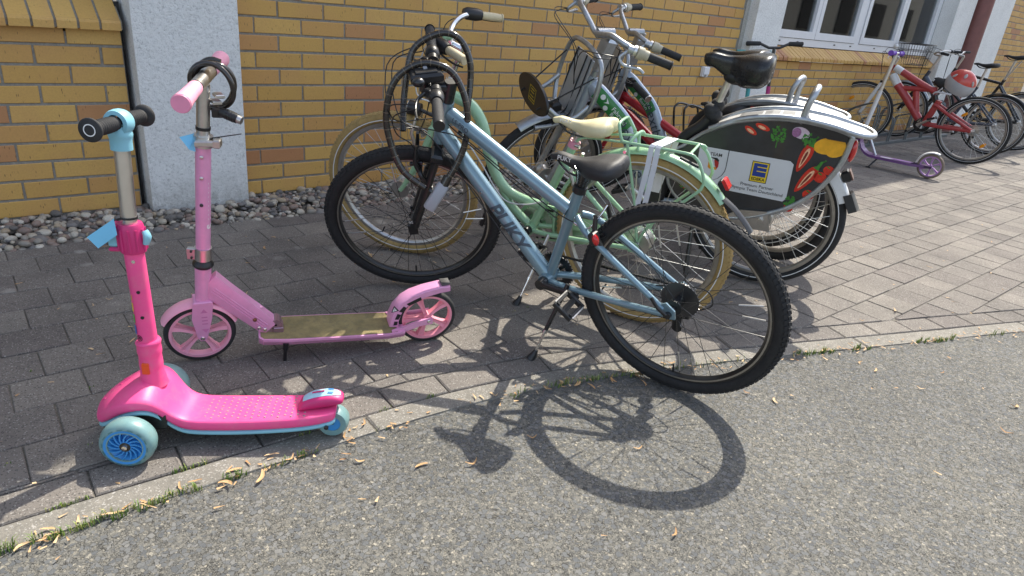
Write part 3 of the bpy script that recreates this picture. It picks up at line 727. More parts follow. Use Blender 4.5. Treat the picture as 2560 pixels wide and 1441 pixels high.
curt = mat('sheer_curtain', (.52, .53, .52), .9, var=.12); room = mat('room_wall', (.07, .075, .078), .9); roomf = mat('room_dark', (.04, .042, .043), .9)
def curtain(x0, x1, label, y=.45):
    h = B(); N = int((x1-x0)/.02); vs = []
    for i in range(N+1):
        x = x0+(x1-x0)*i/N; yy = .018*math.sin(i*1.9)+.01*math.sin(i*.7); vs += [(x, yy, 0), (x, yy, 1.35)]
    h.add(vs, [(2*i, 2*i+2, 2*i+3, 2*i+1) for i in range(N)]); o = h.obj('curtain', curt); o.location = (0, y, 1.0); tag(o, label, 'curtain')
curtain(6.0, 6.22, 'narrow pale curtain behind the second window pane'); curtain(7.25, 7.6, 'pale folded curtain behind the third window pane'); curtain(8.25, 9.2, 'pale sheer curtain filling the rightmost window pane', .3)
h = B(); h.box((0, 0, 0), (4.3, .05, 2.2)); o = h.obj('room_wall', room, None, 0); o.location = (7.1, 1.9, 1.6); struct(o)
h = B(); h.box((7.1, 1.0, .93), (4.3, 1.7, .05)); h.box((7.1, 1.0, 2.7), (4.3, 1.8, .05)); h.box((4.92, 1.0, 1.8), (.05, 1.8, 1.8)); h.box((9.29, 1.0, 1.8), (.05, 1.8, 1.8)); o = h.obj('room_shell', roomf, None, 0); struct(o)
# upper storeys (above the frame) and an unseen roof, edge bent to cast the pavement shade
h = B(); h.box((0, 3.17, 3.9), (4.51+.0, 6.0, 4.86)); o = h.obj('upper_storey', MATS['upbrick'], None, 0); o.location = (2.14, 0, 0); struct(o)
h = B(); h.box((-.34, 3.35, 4.05), (.47, 6.2, 4.6)); h.box((4.69, 3.35, 4.15), (.5, 6.2, 4.4)); h.box((7.1, 3.4, 4.35), (4.33, 6.0, 4.0)); h.box((11.3, 3.4, 4.36), (4.05, 6.2, 3.9)); h.box((-6.7, 3.36, 3.6), (12.2, 6.1, 5.2)); o = h.obj('upper_wall', MATS['plaster'], None, 0); struct(o)
h = B(); h.box((11.3, .7, 1.2), (4, 1., 2.4)); h.box((-1.85, .75, .4), (2.5, 1.2, .9)); h.box((2.14, .75, .6), (4.5, 1.2, 1.5)); o = h.obj('wall_core', roomf, None, 0); struct(o)
shade_eave = [(-25, -1.4), (2.8, -.46), (4.3, -.20), (7.0, -.05), (8.3, .10), (25, .14), (25, 7), (-25, 7)]
h = B(); k = len(shade_eave); h.add([(x, y, 6.0) for x, y in shade_eave]+[(x, y, 6.25) for x, y in shade_eave], [tuple(range(k)), tuple(range(2*k-1, k-1, -1))]+[(i, (i+1) % k, (i+1) % k+k, i+k) for i in range(k)]); o = h.obj('shade_roof', mat('roof_grey', (.18, .17, .16), .8), None, 0); struct(o)
# unseen house added across the road to darken the reflections in the window panes
h = B(); h.box((45, -15, 4), (60, 2, 8)); o = h.obj('reflection_building', MATS['render'], None, 0); struct(o)
h = B()
for k in range(14): h.box((17+4*k, -13.98, 2.2), (1.6, .06, 1.7)); h.box((17+4*k, -13.98, 5.4), (1.6, .06, 1.7))
o = h.obj('reflection_windows', roomf, None, 0); struct(o)
# outdoor socket
S_ = thing('wall_socket', 'small white electric socket on the brick wall left of the pillar', 'wall socket', loc=(3.945, -.002, .735))
h = B(); h.box((0, -.012, 0), (.085, .024, .085), ch=.004); h.obj('housing', upvc, S_, 0)
h = B(); h.box((0, -.030, .008), (.074, .014, .064), ch=.004); h.obj('lid', upvc, S_, 0)
h = B(); h.box((.0, -.03, -.036), (.016, .010, .022)); h.obj('latch', mat('grey_plastic', (.3, .3, .29), .5), S_, 0)
# ================================================================ BICYCLE PARTS
_sp = {}
def spoke_mesh(rh, rr, w, lace, m, rad=.0011):
    k = (rh, rr, w, lace, m.name)
    if k not in _sp:
        a = lace*1.05
        bb = B(); bb.tube([(rh*math.cos(a), w, rh*math.sin(a)), (rr, w*.08, 0)], rad, 5); _sp[k] = bb.mesh('spoke', m, 40)
        bb = B(); p = Vector((rh*math.cos(a), w, rh*math.sin(a))); q = Vector((rr, w*.08, 0)); bb.tube([q+(p-q)*.04, q+(p-q)*.30], .0026, 7)
        _sp[k+('r',)] = bb.mesh('spoke_reflector', alu, 40)
    return _sp[k], _sp[k+('r',)]
def tyre(parent, R, w, m, tread='city', name='tyre', tm=None):
    rt = w/2; c = R-rt; prof = []
    for i in range(15):
        a = -2.45+4.9*i/14; prof.append((c+rt*math.cos(a)*(1 if abs(a) < 1.2 else .97), rt*math.sin(a)*.98))
    bb = B(); bb.lathe(prof, 72, closed=True)
    if tread == 'mtb':
        n = 108
        for i in range(n):
            for q, (ya, rad_) in enumerate(((-.86, .0), (-.36, .5), (.36, 0), (.86, .5))):
                a = 2*math.pi*(i+rad_)/n; th = ya*1.02; r0 = c+rt*math.cos(th)*.985; y = rt*math.sin(th); M = Matrix.Rotation(-a, 4, 'Y') @ Matrix.Translation((r0, y, 0)) @ Matrix.Rotation(th, 4, 'Z')
                bb.box((0, 0, 0), (.0050, .0085 if abs(ya) < .5 else .009, .0105), M=None if False else Matrix.Identity(4)); vs = bb.v[-8:]; bb.v[-8:] = [tuple(M @ Vector(v)) for v in vs]
    elif tread == 'city':
        n = 110
        for i in range(n):
            for s in (-1, 1):
                a = 2*math.pi*(i+.25*s)/n; th = s*.52; M = Matrix.Rotation(-a, 4, 'Y') @ Matrix.Translation((c+rt*math.cos(th)*.985, rt*math.sin(th), 0)) @ Matrix.Rotation(th, 4, 'Z') @ Matrix.Rotation(s*.5, 4, 'X')
                bb.box((0, 0, 0), (.0042, .016, .0075)); bb.v[-8:] = [tuple(M @ Vector(v)) for v in bb.v[-8:]]
    o = bb.obj(name, m, parent, 50)
    return o
def wheel(root, M, R, w, tm, rm, spm, n=32, tread='city', refl=(), hubr=.017, hubm=None, stripe=None, rimh=.017, hubw=.03, amber_at=(), track=None, spokes=True):
    rr = R-w+.004                       # outer rim radius (tyre seat)
    bb = B(); h = .0125
    bb.lathe([(rr+.002, -h), (rr-.004, -h*.98), (rr-.011, -h*.93), (rr-rimh, -h*.45), (rr-rimh-.002, 0), (rr-rimh, h*.45), (rr-.011, h*.93), (rr-.004, h*.98), (rr+.002, h), (rr-.004, h*.6), (rr-.006, 0), (rr-.004, -h*.6)], 72, closed=True)
    rim = bb.obj('wheel', rm, root, 35); rim.matrix_local = M
    tyre(rim, R, w, tm, tread)
    if track:
        for s in (-1, 1): bb = B(); bb.lathe([(rr-.0045, s*(h*.985+.0004)), (rr-.0100, s*(h*.945+.0004))], 72); bb.obj('brake_track', track, rim)
    if stripe:
        for s in (-1, 1):
            bb = B(); rt = w/2; a = 1.75; r_ = R-rt+rt*math.cos(a); y = s*(rt*math.sin(a)+.0006); bb.lathe([(r_-.0018, y-.001*s), (r_-.0018, y), (r_+.0018, y), (r_+.0018, y-.001*s)], 72, closed=True); bb.obj('reflective_stripe', stripe, rim, 0)
    hm = hubm or blackmetal
    bb = B(); bb.lathe([(.005, -hubw-.022), (.009, -hubw-.012), (.009, -hubw-.004), (hubr*1.35, -hubw-.002), (hubr*1.35, -hubw+.002), (hubr, -hubw+.006), (hubr*.85, 0), (hubr, hubw-.006), (hubr*1.35, hubw-.002), (hubr*1.35, hubw+.002), (.009, hubw+.004), (.009, hubw+.012), (.005, hubw+.022)], 20); bb.obj('hub', hm, rim)
    if spokes:
        for i in range(n):
            s = 1 if i % 2 else -1; lc = 1 if (i//2) % 2 else -1
            a = 2*math.pi*i/n; me, mr = spoke_mesh(hubr*1.25, rr-rimh+.001, s*hubw, lc, spm)
            link('spoke', me, rim, M=Matrix.Rotation(-a, 4, 'Y'))
            if i in refl: link('spoke_reflector', mr, rim, M=Matrix.Rotation(-a, 4, 'Y'))
    for a in amber_at:
        bb = B(); bb.ball((0, 0, 0), 1, 8, (.036, .007, .017)); o = bb.obj('reflector', amber, rim); o.matrix_local = Matrix.Rotation(-a, 4, 'Y') @ Matrix.Translation((rr*.62, .004, 0)) @ Matrix.Rotation(R_(90), 4, 'Y')
    bb = B(); bb.tube([(rr-rimh, 0, .0), (rr-rimh-.035, 0.0, 0)], .0035, 8); o = bb.obj('valve', blackplast, rim); o.matrix_local = Matrix.Rotation(1.1, 4, 'Y')
    return rim
def saddle(root, xn, xt, ztop, m, wmax=.150, wn=.034, drop=.052, tailnotch=0, name='saddle', tailrise=.012, nosedrop=.012, print_=None, pm=None, psize=.02, yo=0, rails=True):
    L_ = xn-xt; rings = []; N = 16; K = 20
    for i in range(N+1):
        t = i/N; x = xn-L_*t                       # nose -> tail
        if t < .12: w = wn*(.45+.55*math.sqrt(t/.12))
        elif t < .45: w = wn+(.055-wn)*((t-.12)/.33)**1.6
        else:
            q = (t-.45)/.55; w = .055+(wmax-.055)*(1-(1-min(1, q*1.25))**2.0)
            if q > .82: w *= math.sqrt(max(.08, 1-((q-.82)/.18)**2*.72))
        zt = ztop-nosedrop*(1-t)**2*(2 if t < .1 else 1)*.8+tailrise*max(0, t-.55)/.45-.010*math.sin(math.pi*min(1, max(0, (t-.1)/.6)))
        if t > .94: zt -= .012*(t-.94)/.06
        dr = drop*(.42+.58*min(1, max(0, (t-.15)/.5)))*(1 if t < .9 else 1-(t-.9)*3)
        if t < .06: dr *= .6
        ring = []
        for k in range(K):
            a = 2*math.pi*k/K; c, s = math.cos(a), math.sin(a)
            y = w/2*math.copysign(abs(c)**.75, c)
            z = zt-dr*.5+dr*.5*math.copysign(abs(s)**.62, s)
            if s > 0: z += -.010*(abs(y)/(w/2))**2*min(1, t*1.5)-.006*math.exp(-(y/.012)**2)*(1 if .3 < t < .98 else .3)
            if s < 0: y *= (.55+.45*min(1, abs(c)*1.2)); z = zt-dr*(.55+.45*abs(s)**.7)
            xx = x
            if tailnotch and t > .8: xx = x+tailnotch*math.exp(-(y/.016)**2)*(t-.8)/.2
            ring.append((xx, y+yo, z))
        rings.append(ring)
    bb = B(); bb.loft(rings); o = bb.obj(name, m, root, 60, sub=1)
    if rails:
        for s in (-1, 1):
            bb = B(); bb.tube([(xn-.025, yo+s*.008, ztop-.030), (xn-.075, yo+s*.020, ztop-.062), (xn-.15, yo+s*.022, ztop-.066), (xt+.04, yo+s*.034, ztop-.035)], .0036, 8, smooth=4); bb.obj('saddle_rail', blackmetal, o)
    if print_:
        t = .20
        def fn(x, y):
            # printed on the left side of the nose
            xx = xn-L_*.24-x; tt = (xn-xx)/L_; w = wn+(.055-wn)*(max(0, tt-.12)/.33)**1.6
            return Vector((xx, yo+w/2*.985+.0012, ztop-.016-.008*(1-tt)+y))
        lettering(print_, fn, pm or whiteprint, o, psize, bold=.02, shear=.15)
    return o
def axis_rot(A, d, ang):
    A = Vector(A); return Matrix.Translation(A) @ Matrix.Rotation(ang, 4, Vector(d).normalized()) @ Matrix.Translation(-A)
def ptube(root, name, pts, r, m, n=14, smooth=0, **k):
    bb = B(); bb.tube(pts, r, n, smooth, **k); return bb.obj(name, m, root, 50)
def pedal(root, c, m, refl=None, tilt=.3, w=.09, d=.075):
    M = Matrix.Translation(c) @ Matrix.Rotation(tilt, 4, 'Y')
    bb = B(); fr_ = .012
    bb.box((0, w/2-fr_/2, 0), (d, fr_, .018), ch=.002); bb.box((0, -w/2+fr_/2, 0), (d, fr_, .020), ch=.002); bb.box((d/2-fr_/2, 0, 0), (fr_, w-2*fr_, .020), ch=.002); bb.box((-d/2+fr_/2, 0, 0), (fr_, w-2*fr_, .020), ch=.002); bb.tube([(0, -w/2-.012, 0), (0, w/2-.004, 0)], .0085, 12); bb.box((0, 0, 0), (.02, w-2*fr_, .013), ch=.002)
    for s in (-1, 1):
        for q in (-1, 1): bb.box((s*d*.36, q*w*.38, .011), (.012, .006, .005))
    o = bb.obj('pedal', m, root, 30); o.matrix_local = M
    bb = B()
    for s in (-1, 1): bb.box((s*(d/2+.0005), 0, 0.002), (.005, w*.8, .014)); 
    bb.obj('pedal_plate', refl or alu, o, 0)
    return o
def crankset(root, bb_c, ang, L_=.150, ring=.072, ym=.055, cm_=None, rm=None, pm=None, prefl=None, ptilt=.4):
    cm_ = cm_ or blackmetal
    x, _, z = bb_c
    b0 = B(); b0.tube([(x, -ym-.006, z), (x, ym+.006, z)], .019, 18); b0.obj('bottom_bracket', blackmetal, root)
    for s, a in ((1, ang), (-1, ang+math.pi)):
        e = (x+L_*math.cos(a), s*(ym+.016), z+L_*math.sin(a)); b0 = B(); b0.tube([(x, s*(ym+.006), z), (x+.03*math.cos(a), s*(ym+.009), z+.03*math.sin(a)), e], [.017, .014, .0125], 12, flat=(1, .62)); b0.tube([(x, s*(ym-.004), z), (x, s*(ym+.016), z)], .019, 16); c = b0.obj('crank_arm', cm_, root)
        pedal(root, (e[0], s*(ym+.075), e[2]), pm or blackplast, prefl, ptilt if s > 0 else ptilt+.5)
    b0 = B(); y = -ym+.004; b0.lathe([(ring*.62, -.002), (ring, -.0025), (ring, .0025), (ring*.62, .002)], 48, M=Matrix.Translation((x, y, z)), closed=True)
    for i in range(36):
        a = i*2*math.pi/36; b0.box((x+(ring+.002)*math.cos(a), y, z+(ring+.002)*math.sin(a)), (.005, .0025, .005))
    for i in range(5):
        a = i*2*math.pi/5; b0.tube([(x, y-.002, z), (x+ring*.7*math.cos(a), y-.002, z+ring*.7*math.sin(a))], .007, 8)
    b0.obj('chainring', rm or blackmetal, root)
def chain(root, p0, r0, p1, r1, y, sag=None, m=None):
    (x0, z0), (x1, z1) = p0, p1; pts = [(x0+.0, z0+r0), (x1, z1+r1)]
    top = [(x0, z0+r0), (x1, z1+r1)]; bot = [(x1, z1-r1-.0), (x0, z0-r0)]
    if sag: bot = [sag, (x0, z0-r0)]
    b0 = B()
    for (a, b_) in (top, bot):
        d = math.hypot(b_[0]-a[0], b_[1]-a[1]); n = int(d/.0127); ang = math.atan2(b_[1]-a[1], b_[0]-a[0])
        for i in range(n):
            t = (i+.5)/n; b0.box((a[0]+(b_[0]-a[0])*t, y, a[1]+(b_[1]-a[1])*t), (.0115, .0065 if i % 2 else .0045, .0075), M=Matrix.Rotation(-ang, 4, 'Y'))
    b0.obj('chain', m or blackmetal, root, 0)
def cassette(root, c, y0, cogs=7, rmin=.020, rmax=.052, disc=True, m=None):
    x, z = c; b0 = B()
    for i in range(cogs):
        r = rmax+(rmin-rmax)*i/(cogs-1); y = y0-.0048*i; b0.lathe([(.012, y-.001), (r, y-.001), (r, y+.001), (.012, y+.001)], 32, M=Matrix.Translation((x, 0, z)))
        n = int(r*2*math.pi/.0127)
        for q in range(n): a = 2*math.pi*q/n; b0.box((x+(r+.0015)*math.cos(a), y, z+(r+.0015)*math.sin(a)), (.0045, .002, .0045), M=Matrix.Rotation(-a, 4, 'Y'))
    o = b0.obj('cassette', m or mat('dark_steel', (.12, .12, .125), .35, .9), root, 30)
    if disc:
        b0 = B(); b0.lathe([(.02, y0+.004), (rmax+.012, y0+.006), (rmax+.012, y0+.0075), (.02, y0+.0055)], 40, M=Matrix.Translation((x, 0, z)), closed=True); b0.obj('spoke_guard', mat('smoky_plastic', (.16, .165, .17), .25, var=.1), root, 30)
    return o
def derailleur(root, c, y):
    x, z = c; b0 = B(); b0.box((x-.005, y, z-.040), (.032, .022, .075), M=Matrix.Rotation(.25, 4, 'Y'), ch=.003)
    for q in (-.068, -.118): b0.lathe([(.004, -.004), (.017, -.004), (.017, .004), (.004, .004)], 16, M=Matrix.Translation((x+.012+.06*(q+.055), y+.006, z+q)))
    b0.tube([(x+.012, y+.012, z-.065), (x+.010, y+.012, z-.125)], .014, 8, flat=(1, .35)); b0.tube([(x+.012, y, z-.065), (x+.010, y, z-.125)], .014, 8, flat=(1, .4)); b0.obj('derailleur', blackplast, root)
def grip(root, a, b_, r, m, rings=9, endcap=None, bulge=.12, diamond=False):
    a, b_ = Vector(a), Vector(b_); n = 26; pts = [a+(b_-a)*i/n for i in range(n+1)]; rr = [r*(1+bulge*math.sin(math.pi*i/n)**2*.6)*(1-.055*(i % 2)) if rings else r for i in range(n+1)]
    rr[0] = r*.9; rr[-1] = r*.86
    o = ptube(root, 'grip', pts, rr, m, 16)
    if endcap:
        d = (b_-a).normalized(); ptube(o, 'end_cap', [b_-d*.001, b_+d*.004], [r*1.12, r*1.05], endcap, 18)
    return o
def kickstand(root, a, foot, m1=blackmetal, m2=chrome):
    a, f = Vector(a), Vector(foot); d = f-a; b0 = B(); b0.tube([a, a+d*.62], [.0085, .0075], 12); o = b0.obj('kickstand', m1, root); b0 = B(); b0.tube([a+d*.6, a+d*.93], .0048, 10); b0.tube([a+d*.60, a+d*.64], .0085, 10); b0.obj('inner_tube', m2, o)
    b0 = B(); b0.tube([a+d*.88, a+d*.93, f+Vector((.004, .004, 0))], [.008, .011, .017], 12); b0.obj('rubber_foot', blackplast, o); return o
def cable(root, pts, r=.0020, m=blackplast, name='brake_cable'):
    return ptube(root, name, pts, r, m, 7, smooth=6)
def brake_lever(root, pts, m, r=.006): return ptube(root, 'brake_lever', pts, [r*1.3]+[r]*(len(pts)-2)+[r*.9], m, 10, smooth=5, flat=(1, .75))
def fender(root, R, w, a0, a1, m, M=None, n=30, name='mudguard', sk=.012):
    # arc mudguard about the wheel centre; angles in the xz plane
    prof = [(R-sk, -w/2), (R-.002, -w/2*.86), (R+.004, -w/4), (R+.0055, 0), (R+.004, w/4), (R-.002, w/2*.86), (R-sk, w/2), (R-sk, w/2-.003), (R-.004, w/2*.8), (R+.002, 0), (R-.004, -w/2*.8), (R-sk, -w/2+.003)]
    b0 = B(); b0.lathe(prof, n, M=M, closed=True, arc=(a0, a1)); 
    return b0.obj(name, m, root, 50)

# ================================================================ BLUE BIKE (front)
def blue_bike():
    root = thing('bicycle', 'metallic light blue children\'s bicycle with knobbly black tyres and black saddle, nearest in the row', 'bicycle', fr((.316, -2.52, .326), -74.4, 13.7, .335))
    R, w = .335, .047; hz = .335
    refl = (1, 2, 9, 10, 17, 18, 25, 26)
    wheel(root, Matrix.Translation((0, 0, hz)) @ Matrix.Rotation(.52, 4, 'Y'), R, w, tyreblk, rimblk, blackmetal, 32, 'mtb', refl, hubr=.019, track=rimgrey)
    HB, HT = Vector((.907, 0, .690)), Vector((.857, 0, .830)); ax = (HT-HB).normalized(); S = axis_rot(HB, ax, R_(37))
    T = lambda *p: S @ Vector(p)
    fh = Vector((1.069, 0, .342))
    wheel(root, S @ Matrix.Translation(fh) @ Matrix.Rotation(.3, 4, 'Y'), R, w, tyreblk, rimblk, blackmetal, 32, 'mtb', refl, hubr=.016, track=rimgrey)
    # frame
    bbc = Vector((.466, 0, .275)); stt = Vector((.352, 0, .640)); dt0 = Vector((.893, 0, .725)); tt0 = Vector((.848, 0, .792)); ttj = Vector((.390, 0, .556))
    fm = bluepaint
    f = ptube(root, 'frame', [HB-ax*.005, HT+ax*.003], .024, fm, 20)
    for nm, a, b_, r in (('top_tube', tt0, ttj, (.0245, .0225)), ('down_tube', dt0, bbc+Vector((.012, 0, .01)), (.0265, .0265)), ('seat_tube', stt, bbc, (.0172, .0172))):
        t_ = ptube(f, nm, [a+(b_-a)*i/6 for i in range(7)], [r[0]+(r[1]-r[0])*i/6 for i in range(7)], fm, 20)
    for s in (1, -1):
        ptube(f, 'chainstay', [(.445, s*.026, .276), (.38, s*.040, .283), (.2, s*.060, .308), (.018, s*.068, .330)], [.0125, .0125, .011, .010], fm, 14, smooth=4)
        ptube(f, 'seatstay', [(.352, s*.014, .545), (.325, s*.034, .532), (.27, s*.05, .498), (.02, s*.066, .345)], [.011, .011, .0105, .0095], fm, 14, smooth=4)
        b0 = B(); b0.prism([(-.022, .322), (-.018, .350), (.012, .372), (.042, .352), (.036, .332), (.004, .316)], s*.066-.003, s*.066+.003); b0.obj('dropout', fm, f, 30)
    ptube(f, 'shell', [(.466, -.036, .275), (.466, .036, .275)], .024, fm, 20)
    bh_ = B()
    for t in (.40, .52): p = dt0+(bbc-dt0)*t; n_ = Vector((-.6, 0, -.8)); p2 = p+Vector((.0, .0262, .0)); bh_.cyl(p2, p2+Vector((0, .004, 0)), .0055)
    bh_.obj('bolt', chrome, f)
    lettering('PUKY', tubefn(dt0, bbc, .0265, (-0.25, 1, -.12), .635), greyprint, f, .074, bold=.03, shear=.25, space=1.0, fine=.008)
    lettering('LS-PRO', tubefn(tt0, ttj, .0245, (0.1, 1, .25), .12), greyprint, f, .022, bold=.01, fine=.006)
    # seat
    ptube(root, 'seat_clamp', [stt-(stt-bbc).normalized()*.012, stt+(stt-bbc).normalized()*.010, stt+(stt-bbc).normalized()*.014], [.0225, .0225, .016], blackplast, 20)
    sdir = (stt-bbc).normalized(); ptube(root, 'seat_post', [stt, stt+sdir*.05], .0135, blackmetal, 16)
    b0 = B(); b0.tube([(.349, 0, .648), (.335, 0, .69), (.325, 0, .715)], [.017, .030, .045], 14); b0.obj('saddle_clamp', blackmetal, root)
    saddle(root, .458, .208, .757, saddleblk, wmax=.158, drop=.062, print_='PUKY', psize=.021)
    # fork
    for s in (1, -1):
        dx = Vector((0, s*.056, 0)); p0 = HB-ax*.03+dx; p1 = fh+dx+Vector((-.01, 0, .02)); m_ = p0+(p1-p0)*.40
        ptube(root, 'fork_leg', [S @ p0, S @ m_], .0148, blackmetal, 16); ptube(root, 'fork_leg', [S @ (m_-ax*0), S @ p1], [.019, .0175], blackmetal, 16)
        b0 = B(); b0.box(tuple(fh+dx+Vector((-.002, 0, .004))), (.034, .009, .05), ch=.003); b0.tf(lambda p: S @ p); b0.obj('fork_dropout', blackmetal, root)
    b0 = B(); b0.box((.920, 0, .655), (.042, .155, .036), M=Matrix.Rotation(-.34, 4, 'Y'), ch=.008); b0.tube([HB-ax*.04, HB], .021, 14); b0.tf(lambda p: S @ p); b0.obj('fork_crown', blackmetal, root)
    b0 = B(); b0.tube([(.975, -.056, .558), (.99, -.056, .60), (.99, .056, .60), (.975, .056, .558)], .009, 10, smooth=5); b0.tf(lambda p: S @ p); b0.obj('fork_brace', blackmetal, root)
    lettering('26', lambda x, y: T(fh.x-.006+.0+x*1, .0765, fh.z+.055+y), whiteprint, root, .017)
    # stem, bar, grips
    b0 = B(); sc = HT+ax*.055; b0.tube([HT, HT+ax*.075], .021, 18); b0.tube([sc, sc+Vector((.075, 0, .012))], [.020, .017], 16); b0.tube([sc+Vector((.075, -.022, .014)), sc+Vector((.075, .022, .014))], .021, 16); b0.tf(lambda p: S @ p); b0.obj('stem', blackmetal, root)
    bc = sc+Vector((.078, 0, .014)); bar = [(0, .27, .055), (.0, .19, .052), (.008, .09, .035), (.0, .03, 0), (0, 0, 0)]
    pts = [bc+Vector((-.035 if abs(y) > .15 else (-.006 if abs(y) > .05 else 0), y, z-.016)) for x, y, z in bar]+[bc+Vector((-.035 if abs(y) > .15 else (-.006 if abs(y) > .05 else 0), -y, z-.016)) for x, y, z in bar[::-1][1:]]
    SB = S @ Matrix.Translation(bc) @ Matrix.Rotation(R_(6), 4, 'Z') @ Matrix.Translation(-bc); pts = [SB @ p for p in pts]; ptube(root, 'handlebar', pts, .0112, blackmetal, 14, smooth=4)
    for s, i0, i1 in ((1, 1, 0), (-1, -2, -1)):
        a, b_ = pts[i0], pts[i1]; d = (b_-a).normalized(); grip(root, a-d*.015, b_+d*.045, .0165, blackrub, rings=1, endcap=blackplast)
        ptube(root, 'shifter', [a-d*.065, a-d*.055, a-d*.03, a-d*.02], [.016, .024, .023, .018], blackplast, 16)
        q = a-d*.085; side = (S.to_3x3() @ Vector((1, 0, 0))); b0 = B(); b0.tube([q-d*.012, q+d*.012], .018, 12); b0.box(tuple(q+side*.022), (.03, .024, .02), ch=.004); b0.obj('lever_clamp', blackplast, root)
        brake_lever(root, [q+side*.03, q+side*.055+d*.02-ax*.012, q+side*.062+d*.07-ax*.02, q+side*.058+d*.125-ax*.022], blackmetal)
    b0 = B(); c = S @ (bc+Vector((0.005, .085, .06))); b0.ball((0, 0, 0), .02, 8, (1, 1, .75)); o = b0.obj('bell', blackmetal, root); o.location = c
    b0 = B(); b0.box((0, 0, 0), (.105, .056, .032), ch=.008); b0.box((0, 0, .0175), (.07, .036, .006), ch=.002); o = b0.obj('lamp_box', blackplast, root); o.matrix_local = S @ Matrix.Translation(bc+Vector((-.012, .02, .045))) @ Matrix.Rotation(-.12, 4, 'Y') @ Matrix.Rotation(.25, 4, 'Z')
    b0 = B(); b0.box((.0, -.012, .021), (.012, .018, .006)); b0.obj('button', lockgrey, o)
    # cables
    cable(root, [T(.93, .18, .92), T(1.01, .14, .88), T(1.03, .08, .78), T(1.0, .03, .70), T(.99, .03, .63)])
    cable(root, [T(.93, .17, .93), T(1.02, .11, .90), T(1.03, .02, .79), Vector((.93, -.03, .75)), Vector((.80, .03, .745)), Vector((.6, .029, .640)), Vector((.42, .026, .548)), Vector((.33, .03, .53))])
    cable(root, [T(.93, -.17, .93), T(1.03, -.13, .92), T(1.02, .02, .80), Vector((.90, .032, .735)), Vector((.78, .031, .725)), Vector((.58, .03, .615)), Vector((.42, .03, .53))])
    cable(root, [T(.94, -.2, .94), T(1.05, -.12, .92), T(1.04, .05, .79), Vector((.92, .034, .71)), Vector((.6, .02, .36)), Vector((.48, .01, .262))])
    # brakes
    for s in (1, -1):
        b0 = B(); b0.tube([(.245, s*.048, .478), (.27, s*.052, .535), (.275, s*.038, .585)], [.010, .009, .007], 10); b0.box((.265, s*.034, .508), (.05, .014, .014), M=Matrix.Rotation(.6, 4, 'Y'), ch=.003); b0.obj('rear_brake', blackmetal, root)
        b0 = B(); b0.tube([(.99, s*.05, .585), (1.0, s*.056, .64), (.985, s*.04, .70)], [.009, .008, .006], 10); b0.box((1.0, s*.034, .625), (.045, .012, .014), ch=.003); b0.tf(lambda p: S @ p); b0.obj('front_brake', blackmetal, root)
    ptube(root, 'brake_noodle', [(.352, .033, .535), (.31, .04, .528), (.278, .045, .555), (.272, -.03, .588)], .0035, chrome, 8, smooth=5)
    b0 = B(); b0.box((0, 0, 0), (.022, .028, .045), ch=.005); o = b0.obj('tail_light', blackplast, root); o.matrix_local = Matrix.Translation((.262, .066, .520)) @ Matrix.Rotation(.35, 4, 'Y'); b0 = B(); b0.ball((0, 0, 0), 1, 8, (.010, .012, .019)); q = b0.obj('lens', redlens, o); q.location = (-.010, .010, 0)
    # drivetrain
    crankset(root, (.466, 0, .275), R_(177), .150, .066, .05, ptilt=-.6)
    cassette(root, (0, hz), -.018, 8, .020, .062, disc=False)
    derailleur(root, (.0, .325), -.052)
    chain(root, (.466, .275), .066, (.0, hz), .034, -.042, sag=(.02, .235))
    ptube(root, 'shift_cable', [(.1, -.062, .33), (-.05, -.075, .36), (-.085, -.075, .31), (-.03, -.07, .27)], .0022, blackplast, 7, smooth=6)
    kickstand(root, (.362, .05, .306), (.432, .174, .042))
    for s in (1,): 
        b0 = B(); b0.cyl((.0, .07, .335), (.0, .082, .335), .0105); b0.tube([(.004, .082, .337), (.03, .085, .355), (.055, .083, .385)], [.007, .006, .007], 10, flat=(1, .6)); b0.obj('quick_release', blackmetal, root)
    return root
blue = blue_bike()
